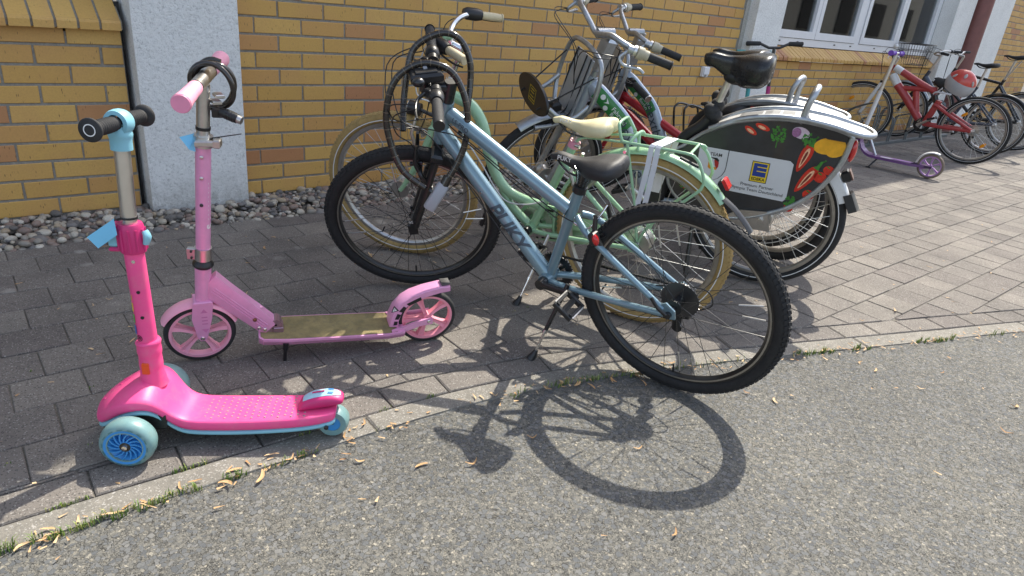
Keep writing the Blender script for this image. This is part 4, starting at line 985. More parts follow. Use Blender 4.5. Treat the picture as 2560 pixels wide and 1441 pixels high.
# ================================================================ MINT GREEN BIKE
def green_bike():
    root = thing('bicycle', 'mint green step-through bicycle with tan tyres, beige saddle and rear carrier', 'bicycle', fr((.638, -2.1, .3416), -68, 8, .345))
    R, w, hz = .345, .050, .345; fm = greenpaint
    wheel(root, Matrix.Translation((0, 0, hz)), R, w, tyretan, rimgrey, steel, 36, 'city', (3, 8, 15, 22, 29), hubr=.034, hubm=alu, stripe=whiteprint, hubw=.03)
    HB, HT = Vector((.912, 0, .665)), Vector((.852, 0, .815)); ax = (HT-HB).normalized(); S = axis_rot(HB, ax, R_(17)); T = lambda *p: S @ Vector(p)
    fh = Vector((1.098, 0, .340))
    wheel(root, S @ Matrix.Translation(fh), R, w, tyretan, alu, steel, 36, 'city', (2, 11, 20, 29), hubr=.030, hubm=alu, stripe=whiteprint)
    bbc = Vector((.458, 0, .293))
    f = ptube(root, 'frame', [HB-ax*.005, HT], .021, fm, 18)
    ptube(f, 'main_tube', [(.862, 0, .775), (.80, 0, .765), (.745, 0, .742), (.698, 0, .68), (.668, 0, .57), (.628, 0, .478), (.572, 0, .425), (.50, 0, .404), (.425, 0, .396)], [.024, .024, .024, .023, .023, .022, .021, .020, .019], fm, 18, smooth=5)
    ptube(f, 'lower_tube', [(.606, 0, .450), (.565, 0, .372), (.470, 0, .300)], [.018, .018, .018], fm, 16, smooth=4)
    ptube(f, 'seat_tube', [(.300, 0, .672), tuple(bbc)], .017, fm, 18)
    for s in (1, -1):
        ptube(f, 'chainstay', [(.445, s*.025, .293), (.36, s*.042, .298), (.02, s*.065, .338)], [.011, .010, .009], fm, 12, smooth=3)
        ptube(f, 'seatstay', [(.322, s*.02, .612), (.275, s*.045, .565), (.02, s*.066, .355)], [.0095, .0095, .0085], fm, 12, smooth=3)
        b0 = B(); b0.prism([(-.02, .33), (-.014, .36), (.02, .372), (.045, .35), (.02, .325)], s*.066-.0025, s*.066+.0025); b0.obj('dropout', fm, f, 30)
    ptube(f, 'shell', [(.458, -.036, .293), (.458, .036, .293)], .023, fm, 18)
    # seat
    ptube(root, 'seat_post', [(.300, 0, .672), (.285, 0, .71)], .0135, alu, 16)
    c = ptube(root, 'seat_clamp', [(.306, 0, .660), (.296, 0, .684)], .0215, mat('pink_clamp', (.72, .28, .36), .45), 20); ptube(c, 'clamp_bolt', [(.288, .018, .672), (.268, .024, .672)], .006, chrome, 10)
    saddle(root, .394, .143, .780, beige, wmax=.165, drop=.066, tailnotch=.035, print_='PUKY', pm=whiteprint, psize=.02)
    # fork and front end
    for s in (1, -1):
        ptube(root, 'fork_blade', [T(.925, s*.038, .632), T(.975, s*.052, .53), T(1.045, s*.054, .41), T(1.088, s*.054, .348)], [.0135, .0125, .011, .0095], fm, 12, smooth=4)
    b0 = B(); b0.tube([HB-ax*.04, HB], .020, 14); b0.box((.924, 0, .637), (.03, .10, .024), ch=.006); b0.tf(lambda p: S @ p); b0.obj('fork_crown', fm, root)
    fender(root, R+.012, .052, R_(75), R_(170), fm, M=S @ Matrix.Translation(fh)) if False else None
    q = HT+ax*.16; b0 = B(); b0.tube([HT, HT+ax*.03], .021, 16); b0.tube([HT, q], .0125, 14); b0.tube([q-ax*.01, q+Vector((.045, 0, .012))], [.017, .015], 14); b0.tube([q+Vector((.05, -.024, .014)), q+Vector((.05, .024, .014))], .018, 14); b0.tf(lambda p: S @ p); b0.obj('stem', chrome, root)
    bc = q+Vector((.05, 0, .014)); pr = [(0, 0, 0), (.012, .05, .004), (.016, .11, .032), (-.01, .17, .055), (-.055, .225, .048), (-.125, .268, .030)]
    L_ = [S @ (bc+Vector((x, y, z))) for x, y, z in pr]; Rr = [S @ (bc+Vector((x, -y, z))) for x, y, z in pr]
    ptube(root, 'handlebar', L_[::-1]+Rr[1:], .011, chrome, 14, smooth=4)
    for pts in (L_, Rr):
        a, b_ = pts[-2], pts[-1]; d = (b_-a).normalized(); grip(root, b_-d*.065, b_+d*.02, .0155, beigerub, rings=1, endcap=beigerub); ptube(root, 'shifter', [b_-d*.145, b_-d*.13, b_-d*.09, b_-d*.066], [.017, .024, .025, .02], blackplast, 16)
        k = a+(b_-a)*.05; b0 = B(); b0.ball(tuple(k), .017, 6); b0.obj('lever_clamp', blackplast, root)
        fwdv = S.to_3x3() @ Vector((1, 0, -.25)); brake_lever(root, [k, k+fwdv*.035+d*.02, k+fwdv*.045+d*.10, k+fwdv*.035+d*.14], blackmetal, .005)
    b0 = B(); b0.ball((0, 0, 0), .024, 8, (1, 1, .7)); o = b0.obj('bell', fm, root); o.location = S @ (bc+Vector((-.01, .035, .035)))
    b0 = B(); b0.tube([T(.98, .0, .70), T(1.03, 0, .71)], [.026, .03], 16); b0.tube([T(.93, 0, .68), T(.98, 0, .70)], .008, 8); o = b0.obj('headlight', blackplast, root); ptube(o, 'lens', [T(1.03, 0, .71), T(1.034, 0, .711)], .026, whiteprint, 16)
    for y0 in (.20, -.20):
        cable(root, [S @ (bc+Vector((-.02, y0*.9, .055))), S @ (bc+Vector((.055, y0*.7, .025))), S @ (bc+Vector((.065, y0*.25, -.10))), T(.95, .01, .70), T(1.0, .04, .58)])
    cable(root, [S @ (bc+Vector((.0, .19, .05))), S @ (bc+Vector((.07, .1, -.01))), T(.98, .03, .78), Vector((.86, .028, .72)), Vector((.70, .03, .55)), Vector((.62, .03, .44)), Vector((.56, .03, .392)), Vector((.47, .03, .40)), Vector((.40, .03, .43))], .003, whitepaint, 'cable_housing')
    # mudguard, carrier, lights
    mg = fender(root, R+.013, .056, R_(-8), R_(141), fm, M=Matrix.Translation((0, 0, hz)), n=40)
    b0 = B(); pr = []
    for i in range(7):
        a = R_(139+i*3.6); r_ = R+.014+i*.008; pr.append((r_*math.cos(a), hz+r_*math.sin(a), .021+.004*i/6))
    rings = [[(x, -hw, z), (x-.006, -hw*.5, z+.003), (x-.008, 0, z+.005), (x-.006, hw*.5, z+.003), (x, hw, z), (x+.004, hw*.6, z-.003), (x+.004, -hw*.6, z-.003)] for x, z, hw in pr]; b0.loft(rings); b0.obj('mud_flap', blackplast, mg, 60)
    for a in (75, 95): b0 = B(); b0.cyl((.355*math.cos(R_(a)), .026, hz+.355*math.sin(R_(a))), (.355*math.cos(R_(a)), .033, hz+.355*math.sin(R_(a))), .006); b0.obj('bolt', chrome, mg)
    cr = ptube(root, 'carrier', [(-.165, .058, .722), (-.130, .058, .733), (.075, .058, .733), (.100, .058, .742), (.112, .056, .775), (.119, .04, .792), (.120, -.04, .792), (.112, -.056, .775), (.090, -.058, .745), (.075, -.058, .735), (-.145, -.058, .735), (-.168, -.058, .722)], .0056, fm, 10, smooth=4)
    for s in (1, -1):
        ptube(cr, 'carrier_tube', [(-.155, s*.058, .730), (-.18, s*.058, .708), (-.205, s*.060, .655), (-.203, s*.062, .628), (-.185, s*.064, .600), (-.05, s*.068, .455), (-.012, s*.068, .375)], .0056, fm, 10, smooth=4)
        ptube(cr, 'carrier_strut', [(.078, s*.058, .730), (.018, s*.066, .508), (-.006, s*.068, .375)], .0055, fm, 10)
        ptube(cr, 'carrier_stay', [(.085, s*.054, .730), (.245, s*.024, .712), (.285, s*.018, .690)], .0042, fm, 8, smooth=3)
    ptube(cr, 'cross_bar', [(-.145, .056, .7335), (-.145, -.056, .7345)], .0052, fm, 10)
    b0 = B(); b0.tube([(.068, .056, .735), (.060, .03, .752), (.055, -.03, .752), (.05, -.056, .735)], .0050, 8, smooth=4, flat=(1.6, .6)); b0.tube([(.045, .03, .70), (.055, .0, .752)], .005, 8); b0.obj('spring_plate', fm, cr)
    rf = B(); rf.box((0, 0, 0), (.020, .040, .040), ch=.005); o = rf.obj('tail_light', blackplast, root); o.matrix_local = Matrix.Translation((-.262, 0.0, .628)) @ Matrix.Rotation(R_(35), 4, 'Y'); b0 = B(); b0.box((-.013, 0, 0), (.012, .044, .044), ch=.005); b0.obj('lens', redlens, o)
    b0 = B(); b0.tube([(-.105, .02, .702), (-.175, .028, .684)], .006, 8); b0.obj('lock_pin', blackplast, root)
    crankset(root, (.458, 0, .293), R_(28), .150, .07, .05, rm=alu, prefl=amber, ptilt=1.2)
    b0 = B(); b0.prism([(.50, .385), (.54, .33), (.53, .25), (.46, .215), (.30, .235), (-.03, .30), (-.045, .345), (-.02, .38), (.30, .372)], -.058, -.050); b0.obj('chain_guard', fm, root, 30)
    chain(root, (.458, .293), .066, (.0, hz), .03, -.046)
    kickstand(root, (.36, .045, .30), (.422, .181, .025), alu, chrome)
    for s in (1, -1): 
        b0 = B(); b0.tube([(.268, s*.05, .53), (.285, s*.052, .58), (.275, s*.035, .63)], [.009, .008, .006], 10); b0.obj('rear_brake', alu, root); b0 = B(); b0.tube([(1.0, s*.05, .56), (1.01, s*.054, .62), (.99, s*.035, .68)], [.009, .008, .006], 10); b0.tf(lambda p: S @ p); b0.obj('front_brake', alu, root)
    return root
green = green_bike()
# white elastic straps over the carrier
Mg = green.matrix_world.copy()
st = thing('elastic_strap', 'white elastic luggage straps stretched over the mint green carrier', 'luggage strap', Mg)
for k, (x, dx) in enumerate(((-.012, .0), (-.034, -.012))):
    for s in (1,):
        pts = [(.012+dx*.4-k*.022, .068, .500), (x+.004, .066, .66), (x, .064, .736), (x-.004, .058, .7415), (x-.02, 0, .743), (x-.028, -.058, .7415), (x-.03, -.064, .736), (x-.012, -.067, .66), (.0+dx, -.068, .50)]
        b0 = B(); hw = .0095; rings = []
        for i, p in enumerate(pts):
            a = Vector(pts[max(0, i-1)]); c = Vector(pts[min(len(pts)-1, i+1)]); t = (c-a).normalized(); wv = Vector((1, 0, 0)); wv = (wv-t*wv.dot(t)).normalized(); nv = t.cross(wv)*.0011; p = Vector(p); rings.append([p-wv*hw-nv, p+wv*hw-nv, p+wv*hw+nv, p-wv*hw+nv])
        b0.loft(rings); b0.obj('strap', elastic, st, 30)
b0 = B(); b0.box((-.01, -.069, .50), (.05, .008, .05), ch=.002); b0.obj('buckle', blackplast, st)

# ================================================================ SILVER SHARE BIKES
def share_bike(M, label, steer=54):
    root = thing('share_bicycle', label, 'bicycle', M, group=None)
    R, w, hz = .345, .05, .345; fm = silverblue
    wheel(root, Matrix.Translation((0, 0, hz)), R, w, tyreblk, rimgrey, steel, 32, None, (), hubr=.040, hubm=alu, stripe=whiteprint)
    HB, HT = Vector((.955, 0, .66)), Vector((.885, 0, .850)); ax = (HT-HB).normalized(); S = axis_rot(HB, ax, R_(steer)); T = lambda *p: S @ Vector(p)
    fh = Vector((1.115, 0, .345))
    wheel(root, S @ Matrix.Translation(fh), R, w, tyreblk, rimgrey, steel, 32, None, (), hubr=.035, hubm=alu, stripe=whiteprint)
    bbc = Vector((.50, 0, .30))
    f = ptube(root, 'frame', [HB, HT], .026, fm, 18)
    mt = [(.925, 0, .815), (.86, 0, .785), (.815, 0, .750), (.712, 0, .658), (.66, 0, .565), (.60, 0, .44), (.52, 0, .31)]
    ptube(f, 'main_tube', mt, [.036, .036, .036, .036, .036, .034, .032], fm, 20, smooth=6, flat=(1.15, .72))
    ptube(f, 'seat_tube', [(.300, 0, .765), (.345, 0, .70), (.43, 0, .60), (.49, 0, .32)], [.028, .029, .030, .026], blackplast, 16, smooth=5)
    for s in (1, -1): ptube(f, 'chainstay', [(.49, s*.028, .30), (.35, s*.05, .305), (.0, s*.07, .335)], [.014, .013, .012], fm, 12, smooth=3)
    # main tube decals (left side): green sticker with white text
    def side(u0, z0, du, dz):
        d = Vector((du, 0, dz)).normalized(); return d
    a, c = Vector((.858, 0, .778)), Vector((.690, 0, .628)); d = (c-a).normalized(); up = Vector((0, 1, 0)).cross(d); up = up if up.z > 0 else -up
    SQ, _ = spline([Vector(p) for p in mt], [0]*len(mt), 12)
    def cpt(t):
        tx = a.x+(c.x-a.x)*t; i = min(range(len(SQ)), key=lambda q: abs(SQ[q].x-tx)); j_ = min(i+1, len(SQ)-1) if SQ[i].x > tx else max(i-1, 0)
        den = SQ[j_].x-SQ[i].x; return SQ[i]+(SQ[j_]-SQ[i])*((tx-SQ[i].x)/den if abs(den) > 1e-6 else 0)
    b0 = B(); N = 8; vs = []
    for i in range(N+1):
        t = i/N; p = cpt(t)
        for v in (-.85, -.45, 0, .45, .85): th = v*1.05; vs.append(p+Vector((0, 1, 0))*(.0290*math.cos(th))+up*(.0440*math.sin(th)))
    b0.add(vs, [(i*5+k, i*5+k+1, i*5+k+6, i*5+k+5) for i in range(N) for k in range(4)]); b0.obj('green_sticker', mat('green_sticker', L(38, 120, 52), .4, coat=.3, var=.05), f, 60)
    def dec(t0, v0): 
        return lambda x, y: cpt(t0+x/(c-a).length)+up*(v0+y)+Vector((0, .0302-6.5*(v0+y)**2, 0))
    lettering('Fahrrad\nBerlin', dec(.72, -.002), whiteprint, f, .030, bold=.005)
    b0 = B()
    for (q, v, r_) in ((.20, .012, .013), (.40, -.016, .013)): b0.add([dec(q, v)(r_*math.cos(k*.3927), r_*math.sin(k*.3927)) for k in range(16)], [tuple(range(16))])
    b0.add([dec(.30, 0)(x, y) for x, y in ((-.006, .024), (.022, .012), (-.002, -.004), (.006, .010))], [(0, 1, 3), (1, 2, 3)]); b0.obj('emblem', whiteprint, f, 0)
    lettering('nextbike', lambda x, y: Vector((.650, .034, .545))+Vector((-.42, 0, -.9)).normalized()*x+Vector((.9, 0, -.42)).normalized()*-y, greyprint, f, .085)
    # seat post and saddle
    ptube(root, 'seat_post', [(.31, 0, .75), (.262, 0, .93)], .016, alu, 16)
    b0 = B(); rr_ = random.Random(3)
    for i in range(9): b0.ball((.305+rr_.uniform(-.02, .02), rr_.uniform(-.018, .018), .765+rr_.uniform(-.04, .04)), rr_.uniform(.026, .036), 6, (1, 1, .9))
    b0.obj('seat_clamp_cover', blackrub, root, 60)
    saddle(root, .388, .090, 1.035, saddlegloss, wmax=.20, wn=.06, drop=.145, tailrise=.012, rails=True)
    b0 = B(); b0.ball((.235, 0, .93), .045, 8, (1.3, .9, .7)); b0.obj('saddle_boot', blackplast, root)
    # rear hoop, advertising panels, carrier top
    up_ = [(.455, .56), (.40, .612), (.33, .678), (.25, .735), (.178, .768), (.06, .797), (-.057, .807), (-.17, .800), (-.262, .780)]
    lo_ = [(-.268, .752), (-.262, .69), (-.241, .616), (-.188, .517), (-.115, .438), (-.032, .385), (.071, .340), (.20, .316), (.34, .33), (.44, .42), (.455, .56)]
    for s in (1, -1):
        ho = ptube(root, 'side_hoop', [(x, s*(.072 if x < .3 else .05), z) for x, z in up_+lo_[:-1]], .0115, zinc, 12, smooth=3, closed=True)
        outl, _ = spline([Vector((x, 0, z)) for x, z in up_+lo_[:-1]], [0]*(len(up_)+len(lo_)-1), 3, True); cx = sum(p.x for p in outl)/len(outl); cz = sum(p.z for p in outl)/len(outl)
        ins = [(cx+(p.x-cx)*.975, cz+(p.z-cz)*.965) for p in outl]
        b0 = B(); b0.prism(ins, s*.068-.0015, s*.068+.0015); pn = b0.obj('advert_panel', mat('panel_slate', (.022, .024, .028), .32, var=.35, vs=9, coat=.4), root, 0)
        if s > 0: advert(pn, .0700)
    # carrier platform (white with printed boxes), tail tube
    tp = []; N = 22; rows = []
    for i in range(N+1):
        t = i/N; x = .33-.665*t
        z = np.interp(x, [-.34, -.262, -.17, -.057, .06, .178, .25, .33], [.776, .786, .803, .811, .801, .772, .739, .682])
        hw = .064*min(1, .55+.45*min(1, t*2.2))
        if x < -.26: hw = .064*math.sqrt(max(.02, 1-((-.26-x)/.078)**2))
        rows.append([(x, -hw, z-.004), (x, -hw, z+.004), (x, hw, z+.004), (x, hw, z-.004)])
    b0 = B(); b0.loft(rows); pl = b0.obj('carrier_platform', mat('worn_white_plastic', (.47, .47, .46), .5, var=.1, dirt=.25, dirtc=(.3, .3, .29, 1)), root, 30)
    zf = lambda x: float(np.interp(x, [-.34, -.262, -.17, -.057, .06, .178, .25, .33], [.776, .786, .803, .811, .801, .772, .739, .682]))+.0052
    b0 = B()
    for (x0, x1) in ((.19, .10), (.09, .03), (.02, -.03)):
        for (y0, y1) in ((-.045, .045),):
            vs = []; 
            for i in range(7): x = x0+(x1-x0)*i/6; vs += [(x, y0, zf(x)), (x, y1, zf(x))]
            b0.add(vs, [(2*i, 2*i+2, 2*i+3, 2*i+1) for i in range(6)])
    b0.obj('printed_box', mat('grey_label', (.15, .15, .15), .5, var=.05), pl, 0)
    b0 = B()
    for k in range(15):
        x = -.085-.012*(k % 8); y = -.035+.0+(.04 if k > 7 else 0); b0.add([(x, y, zf(x)), (x, y+.032, zf(x)), (x-.004, y+.032, zf(x-.004)), (x-.004, y, zf(x-.004))], [(0, 1, 2, 3)])
    b0.obj('printed_text', mat('pale_grey_print', (.24, .24, .24), .5, var=.02), pl, 0)
    ptube(root, 'carrier_rail', [(.30, .062, .712), (.178, .074, .776), (.06, .076, .806), (-.057, .076, .815), (-.18, .076, .806), (-.27, .075, .788), (-.325, .055, .780), (-.348, 0, .777), (-.325, -.055, .780), (-.27, -.075, .788), (-.18, -.076, .806), (-.057, -.076, .815), (.06, -.076, .806), (.178, -.074, .776), (.30, -.062, .712)], .0115, zinc, 12, smooth=4)
    b0 = B(); vs = []
    for s in (1, -1):
        b0.prism([(-.06, .803), (-.25, .782), (-.255, .750), (-.18, .752), (-.09, .782)], s*.078-.002, s*.078+.002)
    b0.obj('bracket_plate', blackmetal, root, 0)
    ptube(root, 'carrier_loop', [(-.066, .062, .795), (-.075, .062, .87), (-.088, .052, .912), (-.093, .02, .930), (-.093, -.02, .930), (-.088, -.052, .912), (-.075, -.062, .87), (-.066, -.062, .795)], .0132, zinc, 14, smooth=5)
    # rear mudguard with tail lamp
    mg = fender(root, R+.014, .062, R_(60), R_(157), whitepaint, M=Matrix.Translation((0, 0, hz)), n=36, sk=.040)
    b0 = B(); a_ = R_(186); b0.box((0, 0, 0), (.034, .05, .05), ch=.008); o = b0.obj('tail_lamp', blackplast, root); o.matrix_local = Matrix.Translation((-.292, 0, .590)) @ Matrix.Rotation(R_(30), 4, 'Y'); b0 = B(); b0.box((-.019, 0, 0), (.006, .044, .044), ch=.002); b0.obj('lens', mat('brown_lens', (.12, .05, .035), .3), o).location = (0, 0, 0)
    b0 = B(); rings = []
    for i in range(6): t = i/5; x = -.330-.040*t; zz = .520-.070*t; rings.append([(x+.030, -.031-.008*t, zz-.012), (x, -.026-.006*t, zz+.002), (x-.008, 0, zz+.006), (x, .026+.006*t, zz+.002), (x+.030, .031+.008*t, zz-.012), (x+.006, .022, zz-.004), (x+.002, 0, zz), (x+.006, -.022, zz-.004)])
    b0.loft(rings); b0.obj('mud_flap', blackplast, mg, 60)
    rl = B(); rl.ball((0, 0, 0), 1, 8, (.018, .03, .05)); o = rl.obj('reflector', redlens, root); o.location = (-.285, -.0, .70)
    # hub shell cover
    b0 = B(); b0.lathe([(.0, .058), (.045, .056), (.052, .045), (.052, .03)], 24, M=Matrix.Translation((0, 0, hz))); b0.prism([(-.05, .30), (-.02, .39), (.10, .375), (.16, .33), (.08, .29)], .074, .082); b0.tube([(0, .08, hz), (0, .098, hz)], .012, 12); b0.obj('hub_cover', alu, root, 40)
    crankset(root, tuple(bbc), R_(30), .165, .085, .06, cm_=alu, rm=blackplast)
    b0 = B(); b0.lathe([(.0, -.072), (.10, -.07), (.11, -.06), (.11, -.05)], 32, M=Matrix.Translation(tuple(bbc))); b0.obj('chain_case', blackplast, root)
    for s in (1, -1): ptube(root, 'kickstand', [(.30, s*.05, .30), (.27, s*.16, .03)], .011, blackmetal, 10)
    # fork, handlebar
    for s in (1, -1): ptube(root, 'fork_blade', [T(.972, s*.062, .63), T(1.03, s*.064, .50), T(1.112, s*.064, .345)], [.018, .017, .014], zinc, 12, smooth=3)
    b0 = B(); b0.box((.965, 0, .645), (.05, .16, .045), ch=.01); b0.tf(lambda p: S @ p); b0.obj('fork_crown', zinc, root)
    fg = fender(root, R+.014, .066, R_(64), R_(105), zinc, M=S @ Matrix.Translation(fh), n=20, name='front_mudguard')
    q = HT+ax*.215; b0 = B(); b0.tube([HT, q], .019, 14); b0.box(tuple(HT+ax*.11), (.05, .06, .16), M=Matrix.Rotation(-.35, 4, 'Y'), ch=.012); b0.tube([q, q+Vector((.085, 0, .015))], .022, 14); b0.tf(lambda p: S @ p); b0.obj('stem', zinc, root)
    bc = q+Vector((.09, 0, .016)); pr = [(0, 0, 0), (.0, .06, .022), (.0, .13, .05), (-.02, .20, .045), (-.08, .27, .018), (-.165, .325, -.012)]
    L_ = [S @ (bc+Vector((x, y, z))) for x, y, z in pr]; Rr = [S @ (bc+Vector((x, -y, z))) for x, y, z in pr]
    ptube(root, 'handlebar', L_[::-1]+Rr[1:], .0125, zinc, 14, smooth=5)
    cream = mat('worn_cream_plastic', (.44, .40, .29), .5, var=.15, dirt=.2)
    for pts in (L_, Rr):
        a, b_ = pts[-2], pts[-1]; d = (b_-a).normalized(); grip(root, a+d*.015, b_+d*.02, .0185, blackrub, rings=0, endcap=blackplast)
        ptube(root, 'bell_ring', [a-d*.035, a-d*.03, a-d*.005, a+d*.0, a+d*.02], [.018, .027, .027, .022, .021], cream, 20); ptube(root, 'grip_collar', [a-d*.048, a-d*.036], .025, alu, 18)
        fv = S.to_3x3() @ Vector((1, 0, -.5)); k = a-d*.06; brake_lever(root, [k, k+fv*.05, k+fv*.065+d*.04-ax*.01, k+fv*.055+d*.10-ax*.012, k+fv*.07+d*.135-ax*.008], zinc, .0075)
        b0 = B(); b0.tube([k-d*.014, k+d*.014], .019, 12); b0.obj('lever_clamp', zinc, root)
        for e in (0, .02): cable(root, [k+fv*.05, k+fv*.09-d*.06+Vector((0, 0, e)), S @ (bc+Vector((.10-e, .02*(1 if pts is L_ else -1), -.05-e))), S @ (bc+Vector((.09, 0, -.20))), T(.98, .02, .70)])
    # front basket frame with plate, bungee cords and oval advert
    def tb(pts, r=.0115, nm='basket_tube'): return ptube(bk, nm, [S @ Vector(p) for p in pts], r, zinc, 12, smooth=4)
    b0 = B(); b0.box((.985, 0, .835), (.010, .15, .30), M=Matrix.Rotation(-.32, 4, 'Y'), ch=.003); b0.tf(lambda p: S @ p); bk = b0.obj('front_basket', mat('grey_plate', (.40, .42, .44), .42, .5), root, 30)
    tb([(1.03, .10, .70), (.99, .16, .78), (.955, .165, .90), (.935, .13, .985), (.93, .05, 1.01), (.93, -.05, 1.01), (.935, -.13, .985), (.955, -.165, .90), (.99, -.16, .78), (1.03, -.10, .70)])
    tb([(.985, .15, .80), (1.06, .15, .755), (1.12, .13, .76), (1.165, .10, .80)]); tb([(.985, -.15, .80), (1.06, -.15, .755), (1.12, -.13, .76), (1.165, -.10, .80)]); tb([(1.0, .09, .70), (1.08, .09, .70), (1.15, .07, .76)]); tb([(1.0, -.09, .70), (1.08, -.09, .70), (1.15, -.07, .76)])
    tb([(1.03, .10, .70), (1.03, -.10, .70)]); tb([(1.0, .03, .665), (1.10, .035, .655), (1.2, .035, .665)]); tb([(1.0, -.03, .665), (1.10, -.035, .655), (1.2, -.035, .665)])
    for y in (.06, -.06, .02): ptube(bk, 'bungee_cord', [S @ Vector(p) for p in ((.945, y, .98), (.985, y*1.1, .86), (1.03, y, .72), (1.12, y, .68))], .0035, blackrub, 7, smooth=5)
    for y in (.085, -.085): ptube(bk, 'bungee_cord', [S @ Vector((1.22, y, .80)), S @ Vector((.965, y*1.6, .93))], .0035, blackrub, 7)
    b0 = B(); N = 28; b0.add([(0, .150*math.cos(2*math.pi*k/N), .076*math.sin(2*math.pi*k/N)) for k in range(N)]+[(.012, .150*math.cos(2*math.pi*k/N), .076*math.sin(2*math.pi*k/N)) for k in range(N)], [tuple(range(N)), tuple(range(2*N-1, N-1, -1))]+[(k, (k+1) % N, (k+1) % N+N, k+N) for k in range(N)])
    o = b0.obj('advert_disc', blackplast, root, 40); DM = S @ Matrix.Translation((1.19, 0, .825)) @ Matrix.Rotation(-.12, 4, 'Y'); o.matrix_local = DM
    yl = mat('logo_yellow', L(232, 200, 40), .5, var=.02)
    for sx_, x_ in ((-1, -.0012), (1, .0132)):
        b0 = B()
        for (y0, z0, y1, z1) in ((-.03, .034, .03, .036), (-.03, -.036, .03, -.034), (-.031, -.036, -.029, .036), (.029, -.036, .031, .036), (-.018, .022, .016, .025), (-.018, .008, .016, .011), (-.018, -.010, .016, -.007), (-.026, -.024, .026, -.021)): b0.add([(x_, y0, z0), (x_, y1, z0), (x_, y1, z1), (x_, y0, z1)], [(0, 1, 2, 3)])
        b0.obj('logo', yl, o, 0)
    b0 = B(); b0.box((1.08, 0, .735), (.05, .05, .05), ch=.01); b0.tf(lambda p: S @ p); b0.obj('headlight', blackplast, bk)
    b0 = B(); b0.box((1.0, .0, .72), (.012, .055, .075), ch=.003); b0.tf(lambda p: S @ p)
    return root
def advert(pn, y):
    """flat print on the left side panel"""
    P = lambda x, z, l=0: Vector((x, y+.0006*l, z))
    def shape(nm, pts, m, l=1):
        b0 = B(); b0.add([P(x, z, l) for x, z in pts], [tuple(range(len(pts)))]); return b0.obj(nm, m, pn, 0)
    def ell(cx, cz, a, b_, rot=0, n=18): return [(cx+a*math.cos(t)*math.cos(rot)-b_*math.sin(t)*math.sin(rot), cz+a*math.cos(t)*math.sin(rot)+b_*math.sin(t)*math.cos(rot)) for t in [2*math.pi*k/n for k in range(n)]]
    # white board, rounded rear corners, leaning with the hoop
    c0 = [(.325, .632), (-.062, .632), (-.078, .620), (-.082, .464), (-.070, .448), (.325, .452)]
    shape('print_board', c0, mat('white_board', (.62, .63, .65), .35, coat=.3, var=.03))
    txt = lambda s, cx, cz, size, m, l=3, bold=0.: lettering(s, lambda x, z: P(cx-x, cz+z, l), m, pn, size, bold=bold, name='print_lettering')
    bl = mat('logo_blue', L(28, 60, 140), .4, var=.02); yl = mat('logo_yellow', L(232, 200, 40), .5, var=.02)
    shape('logo_frame', [(.089, .607), (.015, .607), (.015, .513), (.089, .513)], blackprint, 2); shape('logo_field', [(.086, .604), (.018, .604), (.018, .516), (.086, .516)], yl, 3); shape('logo_square', [(.080, .599), (.024, .599), (.024, .540), (.080, .540)], bl, 4)
    for z0, z1 in ((.581, .585), (.562, .566)): shape('logo_bar', [(.064, z1), (.024, z1), (.024, z0), (.064, z0)], yl, 5)
    txt('EDEKA', .052, .5275, .0185, blackprint, 5, .02); txt('Premium Partner', .050, .495, .0205, blackprint); txt('Olympia Team Deutschland', .050, .474, .0205, blackprint)
    txt('TEAM', .248, .604, .021, blackprint, 3, .01)
    b0 = B()
    arc = [(.196-.0*t, .632-.08*t) for t in (0, .25, .5, .75, 1)]+[(.198, .535), (.207, .515), (.222, .497), (.24, .487)]
    for (a, c) in zip(arc, arc[1:]): b0.add([P(a[0]-.0016, a[1], 2), P(a[0]+.0016, a[1], 2), P(c[0]+.0016, c[1], 2), P(c[0]-.0016, c[1], 2)], [(0, 1, 2, 3)])
    b0.obj('print_line', blackprint, pn, 0)
    shape('emblem_gold', [(.275, .575), (.26, .575), (.258, .548), (.235, .546), (.235, .535), (.268, .535), (.276, .542)], mat('emblem_gold', L(222, 150, 40), .5), 2); shape('emblem_red', [(.252, .580), (.238, .580), (.230, .570), (.230, .550), (.236, .540), (.246, .556)], mat('emblem_red', L(170, 40, 34), .5), 3); shape('emblem_black', [(.272, .590), (.240, .590), (.231, .582), (.231, .572), (.246, .580)], blackprint, 4)
    red = mat('pepper_red', L(196, 44, 26), .4, var=.2, vs=60); crm = mat('pepper_flesh', L(232, 180, 140), .5, var=.25, vs=120); grn = mat('leaf_green', L(58, 122, 42), .5, var=.35, vs=90); ylw = mat('pepper_yellow', L(232, 168, 36), .4, var=.12, vs=40); onion = mat('onion_skin', L(206, 186, 200), .4, var=.15, vs=90); tom = mat('tomato_red', L(206, 48, 28), .35, var=.25, vs=50)
    def pepper(cx, cz, L_, w, rot):
        o = []
        for k in range(20):
            t = 2*math.pi*k/20; u = math.cos(t); v = math.sin(t); o.append((u*L_*.5, v*w*.5*(1+.35*u)))
        f = lambda p: (cx+p[0]*math.cos(rot)-p[1]*math.sin(rot), cz+p[0]*math.sin(rot)+p[1]*math.cos(rot))
        shape('printed_pepper', [f(p) for p in o], red, 1); shape('pepper_seeds', [f((p[0]*.72, p[1]*.42)) for p in o], crm, 2)
        shape('pepper_core', [f((p[0]*.5, p[1]*.2)) for p in o], mat('pepper_dark', L(120, 40, 24), .5), 3)
        shape('pepper_stalk', [f(p) for p in ((L_*.42, -w*.30), (L_*.5, -w*.12), (L_*.68, -.006), (L_*.80, .012), (L_*.80, .004), (L_*.68, -.014+.02), (L_*.52, w*.2), (L_*.42, w*.30))], grn, 3)
    pepper(-.112, .655, .130, .044, 1.82); pepper(-.140, .565, .140, .044, 2.05)
